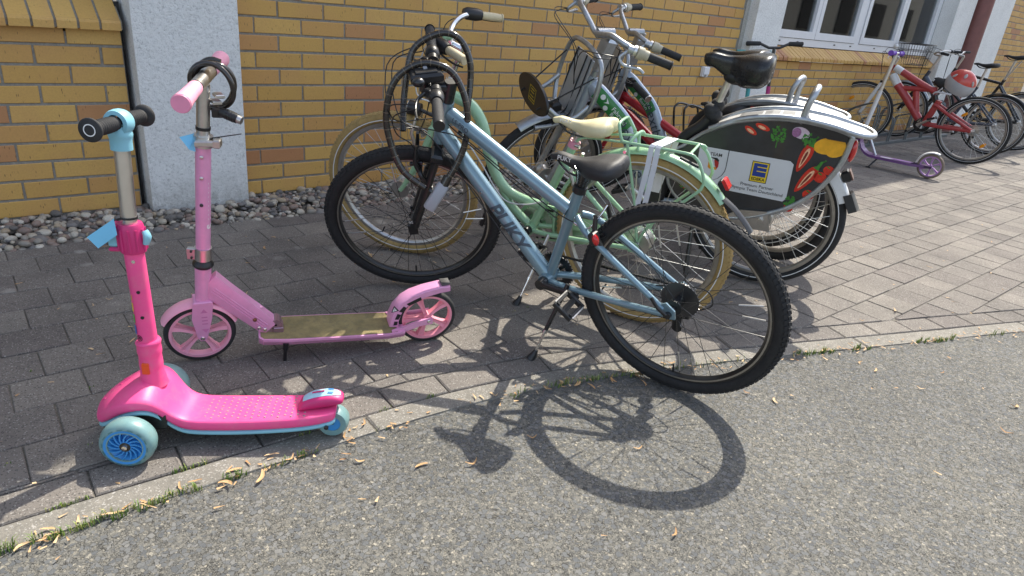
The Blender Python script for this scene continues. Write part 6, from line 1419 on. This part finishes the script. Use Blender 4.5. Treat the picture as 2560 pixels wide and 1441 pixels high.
    for i in range(17):
        x = .345-.0165*i
        for j in range(7):
            y = (j-3)*.0155+(.0078 if i % 2 else 0)
            if abs(y) > .050: continue
            studs.lathe([(0, .0010), (.0024, .0010), (.0034, -.0012)], 8, M=Matrix.Translation((x, y, zt(x)+.0004)) @ Matrix.Rotation(R_(90), 4, 'X'))
    studs.obj('grip_stud', mat('stud_grey', (.34, .22, .25), .6), dk)['kind'] = 'stuff'
    # rear brake: pink cover with blue plate
    br = []
    for x, w, z0, z1 in ((.084, .030, .078, .094), (.070, .031, .080, .112), (.045, .032, .084, .124), (.01, .031, .090, .131), (-.018, .028, .097, .129), (-.036, .023, .100, .120)):
        br.append([(x, -w, z0), (x, -w, z1-.010), (x, -w*.8, z1-.002), (x, 0, z1), (x, w*.8, z1-.002), (x, w, z1-.010), (x, w, z0)])
    b0 = B(); b0.loft([[(x+.018, y, z) for x, y, z in r] for r in br]); bk = b0.obj('brake', hotpink2, root, 50, sub=1)
    b0 = B(); vs = []; 
    for x, w, z in ((.071, .014, .1105), (.062, .017, .1160), (.045, .0185, .1248), (.01, .0175, .1318), (-.016, .013, .1308), (-.026, .007, .1280)): vs.append([(x, -w, z-.0025), (x, 0, z+.0012), (x, w, z-.0025), (x, w, z-.007), (x, -w, z-.007)])
    b0.loft([[(x+.018, y, z) for x, y, z in r] for r in vs]); b0.obj('brake_plate', mat('pale_blue_plate', (.33, .56, .68), .4), bk, 50)
    b0 = B(); b0.box((.050, .0, .1295), (.032, .005, .0018), M=Matrix.Rotation(.22, 4, 'Y')); b0.obj('plate_slot', hotpink2, bk, 0)
    for y in (.008, -.008): b0 = B(); b0.box((.018, y, .1335), (.014, .003, .0014)); b0.obj('plate_mark', wheelblue, bk, 0)
    bolt(dk, (.025, .0482, .050), .006, m=blackplast)
    for sx_, (x, z) in enumerate(((.562, .1205), (.545, .136), (.53, .148))): b0 = B(); b0.tube([(x, .03-.012*sx_, z), (x+.01, .022-.012*sx_, z-.007), (x-.012, .012-.012*sx_, z+.008), (x+.004, .004-.012*sx_, z-.002)], .0028, 6, smooth=3); b0.obj('embossed_mark', hotpink, dk)
    # stem
    z = lambda t: (.457+.012*t, 0, .165+.63*t)
    ptube(root, 'stem_socket', [(.456, 0, .150), (.456, 0, .168), (.457, 0, .195), (.457, 0, .208), (.457, 0, .232), (.457, 0, .243), (.4575, 0, .262), (.4575, 0, .270), (.458, 0, .274)], [.034, .030, .0265, .0275, .0262, .0282, .0275, .0295, .0265], hotpink, 28, smooth=2)
    b0 = B(); b0.box((.461, .0265, .206), (.017, .006, .032), ch=.002); b0.obj('release_button', mat('orange_button', (.75, .09, .015), .4), root, 30)
    b0 = B()
    b0.box((.440, 0, .118), (.012, .03, .06), M=Matrix.Rotation(.35, 4, 'Y')); b0.obj('steering_spring', blackplast, root)
    st_ = ptube(root, 'stem', [(.4575, 0, .268), (.463, 0, .516)], .0218, hotpink, 28)
    for zz, m_ in ((.490, chrome), (.412, blackplast), (.345, blackplast)): ptube(st_, 'pin_hole', [(.4575+.0055*(zz-.268)/.248-.004, .0205, zz), (.4575+.0055*(zz-.268)/.248-.004, .0226, zz)], .0042, m_, 12)
    cols = [(L(196, 40, 60)), (L(214, 150, 50)), (L(230, 190, 60)), (L(90, 170, 70)), (L(60, 110, 190)), (L(40, 50, 130))]
    for k in range(5):
        zz = .430-.030*k; b0 = B(); vs = []
        for i in range(6):
            a = .30+.11*i; vs += [Vector((.4595+.0224*math.cos(a), .0224*math.sin(a), zz-.012)), Vector((.4595+.0224*math.cos(a), .0224*math.sin(a), zz+.011))]
        b0.add(vs, [(2*i, 2*i+2, 2*i+3, 2*i+1) for i in range(5)]); b0.obj('print_stroke', mat('stem_print_'+('red', 'orange', 'yellow', 'green', 'blue')[k], cols[k], .5, var=.02), st_, 0)
    lettering('\u00ae', lambda x, y: Vector((.4590+.0224*math.cos(1.05+y/.0224), .0224*math.sin(1.05+y/.0224), .288-x)), blackprint, st_, .022, bold=.01)
    ptube(root, 'clamp_sleeve', [(.4627, 0, .508), (.4627, 0, .513), (.4640, 0, .570), (.4642, 0, .578)], [.0265, .0285, .0285, .0255], hotpink2, 28)
    b0 = B()
    for k in range(11): a = 2*math.pi*k/11; b0.tube([(.4633+.0285*math.cos(a), .0285*math.sin(a), .515), (.464+.0285*math.cos(a), .0285*math.sin(a), .567)], .0034, 6)
    b0.obj('sleeve_rib', hotpink2, root)
    b0 = B(); b0.box((.4995, .004, .545), (.018, .026, .046), ch=.004); o = b0.obj('clamp_lever', skyblue, root, 30); b0 = B(); b0.tube([(.432, .004, .562), (.427, .006, .548), (.432, .006, .53)], [.006, .008, .006], 10, flat=(1, 1.4), smooth=3); b0.obj('clamp_wing', skyblue, root); b0 = B(); b0.box((.497, .004, .573), (.024, .030, .010), ch=.003); b0.box((.497, .004, .517), (.024, .030, .010), ch=.003); b0.obj('clamp_jaw', hotpink2, root, 30)
    ptube(root, 'inner_tube', [(.4642, 0, .574), (.459, 0, .770)], .0168, mat('satin_tube', (.66, .62, .56), .32, .9, var=.05), 26)
    # T piece
    ptube(root, 'handlebar_joint', [(.4595, 0, .748), (.459, 0, .770), (.4585, 0, .782), (.458, 0, .800)], [.0225, .0225, .025, .020], skyblue, 26, smooth=3)
    rot = Matrix.Translation((.458, 0, .807)) @ Matrix.Rotation(R_(-10), 4, 'Z'); b0 = B(); b0.lathe([(.018, -.016), (.0265, -.015), (.0285, -.008), (.029, 0), (.0285, .008), (.0265, .015), (.018, .016)], 30, M=rot); b0.obj('handlebar_ring', skyblue, root)
    for s in (1, -1):
        pts = []; rr = []
        for k in range(23):
            y = .014+.074*k/22; pts.append(rot @ Vector((0, s*y, 0))); rr.append((.0152+.002*math.sin(math.pi*k/22))*(1 if k % 2 else .90))
        for y, r in ((.089, .017), (.093, .023), (.097, .0250), (.100, .0250), (.102, .023)): pts.append(rot @ Vector((0, s*y, 0))); rr.append(r)
        g = ptube(root, 'grip', pts, rr, blackrub, 26); b0 = B(); b0.lathe([(.0105, s*.1028), (.0128, s*.1028)], 28, M=rot); b0.obj('white_ring', whiteprint, g, 0)
    return root, M
tri, TM = tri_scooter()
tg = thing('paper_tag', 'blue rectangular paper tag tied on the hot pink scooter\'s stem', 'tag', TM)
b0 = B(); b0.add([(.5465, .030, .549), (.482, .034, .598), (.479, .036, .560), (.525, .032, .524)], [(0, 1, 2, 3)]); b0.obj('paper', paperblue, tg, 0); ptube(tg, 'tie', [(.4825, .034, .594), (.478, .0165, .592), (.4635, .0182, .592), (.447, .004, .592)], .0022, blackplast, 6); ptube(tg, 'tie_band', [(.4635, 0, .589), (.4635, 0, .594)], .0183, blackplast, 20)

# ================================================================ FAR BICYCLES
def simple_bike(label, M, fm, R=.345, wb=1.10, steer=0, fork=alu, rimm=rimgrey, tread=None, bar=None, seat=True, tube=None, amb=(), fend=None, gm=None, stripe=whiteprint, saddle_x=(.40, .14, 1.0), hb=((.93, .64), (.86, .86)), stemh=.10, barw=.28, sb=-.03):
    root = thing('bicycle', label, 'bicycle', M); hz = R
    wheel(root, Matrix.Translation((0, 0, hz)), R, .046, tyreblk, rimm, steel, 28, tread, (), hubm=alu, stripe=stripe, amber_at=amb)
    HB, HT = Vector((hb[0][0], 0, hb[0][1])), Vector((hb[1][0], 0, hb[1][1])); ax = (HT-HB).normalized(); S = axis_rot(HB, ax, R_(steer)); fh = Vector((wb, 0, hz-.005))
    wheel(root, S @ Matrix.Translation(fh), R, .046, tyreblk, rimm, steel, 28, tread, (), hubm=alu, stripe=stripe, amber_at=amb[:1])
    f = ptube(root, 'frame', [HB, HT], .021, fm, 14)
    for t_ in tube: ptube(f, t_[0], t_[1], t_[2], t_[3] if len(t_) > 3 else fm, 14, smooth=t_[4] if len(t_) > 4 else 0)
    for s in (1, -1):
        ptube(root, 'fork_blade', [S @ (HB-ax*.01+Vector((.0, s*.052, 0))), S @ (HB+(fh-HB)*.45+Vector((0, s*.054, 0))), S @ (fh+Vector((-.008, s*.054, .01)))], [.018, .020, .016], fork, 12)
    b0 = B(); b0.box(tuple(HB-ax*.012), (.04, .14, .03), ch=.006); b0.tf(lambda p: S @ p); b0.obj('fork_crown', blackmetal, root)
    q = HT+ax*stemh; b0 = B(); b0.tube([HT, q], .014, 12); b0.tube([q, q+Vector((.06, 0, .01))], .016, 12); b0.tf(lambda p: S @ p); b0.obj('stem', alu, root)
    bc = q+Vector((.06, 0, .01)); pr = [(0, 0, 0), (0, .06, .01), (sb*.3, barw*.5, .035), (sb, barw, .03)]; L_ = [S @ (bc+Vector((x, y, z))) for x, y, z in pr]; Rr = [S @ (bc+Vector((x, -y, z))) for x, y, z in pr]
    ptube(root, 'handlebar', L_[::-1]+Rr[1:], .011, bar or alu, 12, smooth=4)
    for pts in (L_, Rr):
        a, b_ = pts[-2], pts[-1]; d = (b_-a).normalized(); grip(root, b_-d*.10, b_+d*.01, .016, gm or blackrub, rings=0); b0 = B(); b0.ball(tuple(b_-d*.12), .02, 6); b0.obj('shifter', blackplast, root); fv = S.to_3x3() @ Vector((1, 0, -.4)); brake_lever(root, [b_-d*.13, b_-d*.11+fv*.04, b_-d*.05+fv*.05, b_+fv*.045], alu, .005)
    for k in (.8, -.8): cable(root, [S @ (bc+Vector((-.01, barw*k, .03))), S @ (bc+Vector((.09, barw*k*.6, .06))), S @ (bc+Vector((.10, 0, -.04))), S @ (HB+Vector((.04, 0, .05)))], .0028)
    if seat: saddle(root, saddle_x[0], saddle_x[1], saddle_x[2], saddleblk, wmax=.17, drop=.06)
    return root, S, bc
MM = fr((7.1, -1.325, .353), -89, 3, .353)
mt, S, bc = simple_bike('red and white full suspension mountain bike with a helmet on its saddle', MM, redpaint2, R=.350, wb=1.19, steer=14, fork=whitepaint, tread='city', amb=(.9, 3.9), hb=((1.025, .73), (.960, .905)), stemh=.085, barw=.29, sb=-.04, bar=blackmetal, saddle_x=(.515, .26, .845),
    tube=[('top_tube', [(.935, 0, .875), (.85, 0, .838)], [.038, .038], whitepaint), ('top_tube', [(.85, 0, .838), (.64, 0, .747), (.441, 0, .672)], [.038, .036, .031]), ('down_tube', [(.945, 0, .80), (.865, 0, .70)], [.043, .043], whitepaint), ('down_tube', [(.865, 0, .70), (.723, 0, .565), (.545, 0, .375)], [.043, .043, .040]), ('mid_bar', [(.79, 0, .672), (.451, 0, .706)], .028), ('strut', [(.655, 0, .66), (.585, 0, .42)], .032), ('swing_arm', [(.47, .05, .335), (.25, .06, .34), (.0, .065, .350)], .018), ('swing_arm', [(.47, -.05, .335), (.25, -.06, .34), (.0, -.065, .350)], .018), ('seatstay', [(.42, .05, .56), (.22, .06, .46), (.0, .065, .36)], .017), ('seatstay', [(.42, -.05, .56), (.22, -.06, .46), (.0, -.065, .36)], .017), ('pivot_plate', [(.40, 0, .60), (.47, 0, .36)], .034), ('shock', [(.455, 0, .65), (.42, 0, .56)], .026, blackmetal)])
crankset(mt, (.515, 0, .325), R_(145), .17, .09, .06, cm_=alu); ptube(mt, 'seat_post', [(.44, 0, .69), (.40, 0, .80)], .015, blackmetal, 12); cassette(mt, (0, .350), -.02, 6, .02, .055, disc=False, m=rimgrey); derailleur(mt, (0, .345), -.05); chain(mt, (.515, .325), .085, (0, .35), .035, -.045)
ptube(mt, 'saddle_cover', [(.50, 0, .80), (.42, 0, .775), (.34, 0, .78)], [.03, .055, .04], blackrub, 12, smooth=3)
b0 = B(); b0.ball((.99, .0, 1.10), .026, 8); b0.tf(lambda p: S @ p); b0.obj('bell', whitepaint, mt)
for s in (1, -1): ptube(mt, 'stanchion', [S @ Vector((1.03, s*.052, .72)), S @ Vector((.975, s*.052, .93))], .014, chrome, 12)
# helmet hung behind the saddle
hm = thing('helmet', 'red and grey children\'s helmet hanging at the saddle of the red and white mountain bike', 'helmet', MM)
def helm(): 
    c = Vector((.255, .0, .795)); A_ = Matrix.Translation(c) @ Matrix.Rotation(R_(-24), 4, 'Y') @ Matrix.Rotation(R_(-14), 4, 'X'); rings_r = []; rings_g = []
    N = 24
    def ring(ph, k=1.0): return [A_ @ Vector((math.sin(ph)*math.cos(2*math.pi*i/N)*.150*k, math.sin(ph)*math.sin(2*math.pi*i/N)*.118*k, math.cos(ph)*.155*k)) for i in range(N)]
    b0 = B(); b0.loft([ring(p) for p in (.02, .25, .5, .75, 1.0, 1.22)], cap=True); b0.obj('upper_shell', mat('helmet_red', (.56, .055, .035), .3, coat=.4, var=.1), hm, 60)
    b0 = B(); b0.loft([ring(p, 1.004) for p in (1.22, 1.34, 1.5, 1.7, 1.95, 2.1)]+[ring(2.05, .9), ring(1.6, .88)], cap=False); b0.obj('lower_shell', mat('helmet_grey', (.42, .43, .45), .35, coat=.3, var=.05), hm, 60)
    for (ph, th, sx_, sz_) in ((.62, 1.75, .016, .030), (1.0, 2.7, .014, .028), (1.02, .95, .014, .028)):
        p = Vector((math.sin(ph)*math.cos(th)*.150, math.sin(ph)*math.sin(th)*.118, math.cos(ph)*.155)); b0 = B(); b0.ball((0, 0, 0), 1, 6, (sx_, sz_, .008)); o = b0.obj('vent', mat('vent_pale', (.40, .36, .34), .6), hm); o.matrix_local = A_ @ Matrix.Translation(p*1.0) @ p.to_track_quat('Z', 'Y').to_matrix().to_4x4()
    ptube(hm, 'strap', [A_ @ Vector((.10, .08, -.09)), Vector((.40, .06, .72)), Vector((.47, .03, .66))], .006, elastic, 8, smooth=4, flat=(1.6, .5)); ptube(hm, 'strap', [A_ @ Vector((-.02, .10, -.09)), Vector((.36, .08, .69)), Vector((.44, .05, .685)), Vector((.47, .03, .66))], .006, elastic, 8, smooth=4, flat=(1.6, .5))
helm()
Mb = fr((8.3, -1.2, .345), -91, 2, .345); dk_blue = mat('dark_slate_paint', (.05, .06, .085), .35, coat=.3)
bb_, S, bc = simple_bike('dark city bicycle with wire front basket parked behind the red and white mountain bike', Mb, dk_blue, steer=6, fork=blackmetal, rimm=alu, barw=.29, sb=-.20, stemh=.20, saddle_x=(.42, .15, 1.02), hb=((.94, .66), (.87, .85)),
    tube=[('main_tube', [(.90, 0, .77), (.80, 0, .66), (.62, 0, .42), (.50, 0, .31)], .034, dk_blue, 4), ('seat_tube', [(.30, 0, .74), (.48, 0, .31)], .018), ('chainstay', [(.48, .05, .31), (0, .065, .345)], .012), ('seatstay', [(.32, .03, .65), (0, .065, .36)], .011), ('chainstay', [(.48, -.05, .31), (0, -.065, .345)], .012), ('seatstay', [(.32, -.03, .65), (0, -.065, .36)], .011)])
ptube(bb_, 'seat_post', [(.30, 0, .74), (.265, 0, .98)], .014, alu, 12); crankset(bb_, (.50, 0, .31), R_(60), .165, .09, .06, cm_=alu)
fender(bb_, .360, .056, R_(20), R_(150), zinc, M=S @ Matrix.Translation((1.1, 0, .34)), name='front_mudguard'); fender(bb_, .360, .056, R_(30), R_(190), blackplast, M=Matrix.Translation((0, 0, .345)))
bk = thing('wire_basket', 'black wire mesh basket on the front of the dark city bicycle', 'basket', Mb)
for z, k in ((.90, .82), (.98, .88), (1.06, .94), (1.14, 1.0)): ptube(bk, 'rim_wire', [(1.10+.16*k*a, .17*k*c, z) for a, c in ((-1, -1), (1, -1), (1, 1), (-1, 1))], .006 if z == 1.14 else .003, blackmetal, 7, closed=True)
for i in range(11):
    t = -1+.2*i
    for a, c in ((t, 1), (t, -1), (1, t), (-1, t)): ptube(bk, 'wire', [(1.10+.16*.82*a, .17*.82*c, .90), (1.10+.16*a, .17*c, 1.14)], .0021, blackmetal, 5)
for i in range(7): t = -1+i/3; ptube(bk, 'base_wire', [(1.10+.131*t, -.139, .90), (1.10+.131*t, .139, .90)], .0021, blackmetal, 5)
Mk = fr((9.22, -1.22, .35), -88, 3, .35)
kb, S, bc = simple_bike('black bicycle with silver rims cut off by the right edge, black sprung saddle', Mk, blackmetal, R=.352, steer=0, fork=blackmetal, rimm=alu, saddle_x=(.40, .12, 1.14), hb=((.95, .68), (.88, .90)), stemh=.16,
    tube=[('top_tube', [(.89, 0, .86), (.30, 0, .78)], .018), ('down_tube', [(.94, 0, .70), (.50, 0, .31)], .021), ('seat_tube', [(.30, 0, .84), (.50, 0, .31)], .018), ('chainstay', [(.48, .05, .31), (0, .065, .35)], .016), ('seatstay', [(.33, .03, .76), (0, .065, .36)], .014), ('chainstay', [(.48, -.05, .31), (0, -.065, .35)], .016), ('seatstay', [(.33, -.03, .76), (0, -.065, .36)], .014)])
ptube(kb, 'seat_post', [(.30, 0, .84), (.25, 0, 1.10)], .0145, alu, 12); ptube(kb, 'seat_stay_bar', [(.30, .04, .83), (.18, .05, 1.08)], .008, alu, 10); fender(kb, .368, .056, R_(20), R_(195), blackplast, M=Matrix.Translation((0, 0, .352))); crankset(kb, (.50, 0, .31), R_(120), .165, .09, .06, cm_=alu, rm=blackplast)

# ---------------------------------------------------------------- purple scooter in front of the mountain bike
Mp = fr((5.65, -1.484, .112), -84, 0, .112)
ps = thing('kick_scooter', 'purple kick scooter with lilac wheels and violet grips beside the mountain bike', 'kick scooter', Mp)
scooter_wheel(ps, Matrix.Translation((0, 0, .112)), .112, .034, lilac, greytyre, 6, .020, .014, .015, .2); scooter_wheel(ps, Matrix.Translation((.80, 0, .112)), .112, .034, lilac, greytyre, 6, .020, .014, .015, .2)
b0 = B(); b0.loft([[(x, -w, z-.012), (x, -w, z+.010), (x, w, z+.010), (x, w, z-.012)] for x, w, z in ((.02, .030, .105), (.10, .048, .100), (.16, .070, .098), (.46, .070, .101), (.53, .066, .106), (.575, .060, .122), (.615, .054, .155), (.640, .048, .20), (.655, .038, .28), (.66, .026, .34))]); d_ = b0.obj('deck', purple, ps, 40)
b0 = B(); b0.add([(x, y, .1125) for x, y in ((.42, .05), (.33, .046), (.30, .02), (.26, .04), (.16, .03), (.17, -.04), (.30, -.045), (.38, -.02), (.44, -.03))], [tuple(range(9))]); b0.obj('deck_print', lilac, d_, 0); b0 = B(); b0.add([(x, y, .1132) for x, y in ((.43, .055), (.35, .055), (.31, .03), (.36, .0), (.43, .02))], [tuple(range(5))]); b0.obj('deck_print', whiteprint, d_, 0)
for s in (1, -1): b0 = B(); b0.box((.07, s*.032, .104), (.17, .008, .022)); b0.obj('rear_arm', mat('dark_purple', (.05, .025, .07), .4), d_, 0)
b0 = B(); b0.lathe([(.122, -.026), (.130, -.02), (.133, 0), (.130, .02), (.122, .026), (.120, .026), (.128, 0), (.120, -.026)], 20, M=Matrix.Translation((0, 0, .112)), closed=True, arc=(R_(5), R_(112))); b0.obj('rear_mudguard', whitepaint, ps, 50)
ptube(ps, 'brace', [(.484, 0, .112), (.60, 0, .30), (.632, 0, .34)], .011, alu, 12); ptube(ps, 'kickstand', [(.45, .04, .09), (.490, .11, .008)], [.008, .007], blackplast, 10); ptube(ps, 'kickstand_foot', [(.47, .11, .006), (.51, .11, .006)], .006, blackplast, 8)
ptube(ps, 'head_tube', [(.662, 0, .22), (.648, 0, .36)], .022, purple, 18); ptube(ps, 'steering_tube', [(.648, 0, .36), (.610, 0, .70)], .019, whitepaint, 16); ptube(ps, 'inner_tube', [(.610, 0, .70), (.572, 0, 1.03)], .0155, alu, 16)
for s in (1, -1): b0 = B(); b0.box((.73, s*.026, .17), (.018, .006, .16), M=Matrix.Rotation(-.75, 4, 'Y')); b0.obj('fork_plate', purple, ps, 0)
ptube(ps, 'handlebar', [(.572, -.17, 1.04), (.572, .17, 1.04)], .0135, alu, 14)
for s in (1, -1): g = ptube(ps, 'grip', [(.572, s*.06, 1.04), (.572, s*.065, 1.04), (.572, s*.17, 1.04), (.572, s*.172, 1.04), (.572, s*.180, 1.04)], [.021, .018, .018, .024, .024], violet, 18)

# ---------------------------------------------------------------- bicycle stand
rk = thing('bicycle_stand', 'grey galvanised bicycle stand with double wire wheel loops by the wall', 'bicycle stand', loc=(7.9, -.42, 0)); rackm = mat('dull_galvanised', (.16, .18, .19), .5, .6, var=.2)
for y in (.02, .36): b0 = B(); b0.box((.1, y, .018), (2.9, .045, .035), ch=.003); b0.obj('base_rail', rackm, rk, 0)
for i in range(5):
    x = -1.05+.52*i
    for d_ in (0, .055): ptube(rk, 'wheel_loop', [(x+d_, .0, .03), (x+d_, .0, .26 if i % 2 else .40), (x+d_, .03, .31 if i % 2 else .46), (x+d_, .09, .33 if i % 2 else .48), (x+d_, .32, .26 if i % 2 else .36), (x+d_, .36, .20), (x+d_, .36, .03)], .0085, rackm, 10, smooth=4)
# ---------------------------------------------------------------- two small scooters leaning on the pillar
def lean_scooter(label, x, y, mpost, mgrip, h, bar, tilt, pc, rise):
    r = thing('kick_scooter', label, 'kick scooter', Matrix.Translation((x, y, 0)) @ Matrix.Rotation(R_(tilt[0]), 4, 'X') @ Matrix.Rotation(R_(tilt[1]), 4, 'Y') @ Matrix.Rotation(R_(-38), 4, 'Z'))
    ptube(r, 'post', [(0, 0, .20), (0, 0, h*.66)], .019, pc, 14); ptube(r, 'inner_tube', [(0, 0, h*.66), (0, 0, h)], .015, mpost, 14); ptube(r, 'handlebar', [(-bar, 0, h+rise), (-bar*.5, 0, h+rise*.9), (-bar*.2, 0, h), (bar*.2, 0, h), (bar*.5, 0, h+rise*.9), (bar, 0, h+rise)], .0125, mpost, 12)
    for s in (1, -1): ptube(r, 'grip', [(s*bar*.52, 0, h+rise), (s*bar*.56, 0, h+rise), (s*bar*1.02, 0, h+rise), (s*bar*1.04, 0, h+rise)], [.016, .019, .0195, .017], mgrip, 14)
    scooter_wheel(r, Matrix.Rotation(R_(90), 4, 'Z') @ Matrix.Translation((0, 0, .09)), .085, .028, pc, blackrub, 5, .014, .014, .013); scooter_wheel(r, Matrix.Translation((0, -.55, .06)) @ Matrix.Rotation(R_(90), 4, 'Z'), .06, .028, pc, blackrub, 5, .012, .012, .012)
    for s in (1, -1): b0 = B(); b0.box((s*.022, 0, .14), (.006, .022, .13)); b0.obj('fork_plate', pc, r, 0)
    b0 = B(); b0.box((0, -.28, .075), (.11, .46, .02), ch=.004); b0.box((0, -.03, .14), (.04, .045, .16), M=Matrix.Rotation(-.3, 4, 'X'), ch=.004); b0.obj('deck', pc, r, 30)
lean_scooter('small scooter with black handlebar and magenta post leaning on the roughcast pillar', 4.66, -.32, blackmetal, blackrub, .985, .25, (-5, -2), magenta, .035)
lean_scooter('small teal scooter with teal grips leaning on the roughcast pillar', 4.50, -.20, alu, mat('teal_rubber', (.07, .33, .33), .55), .93, .15, (-4, -2), teal, .0)
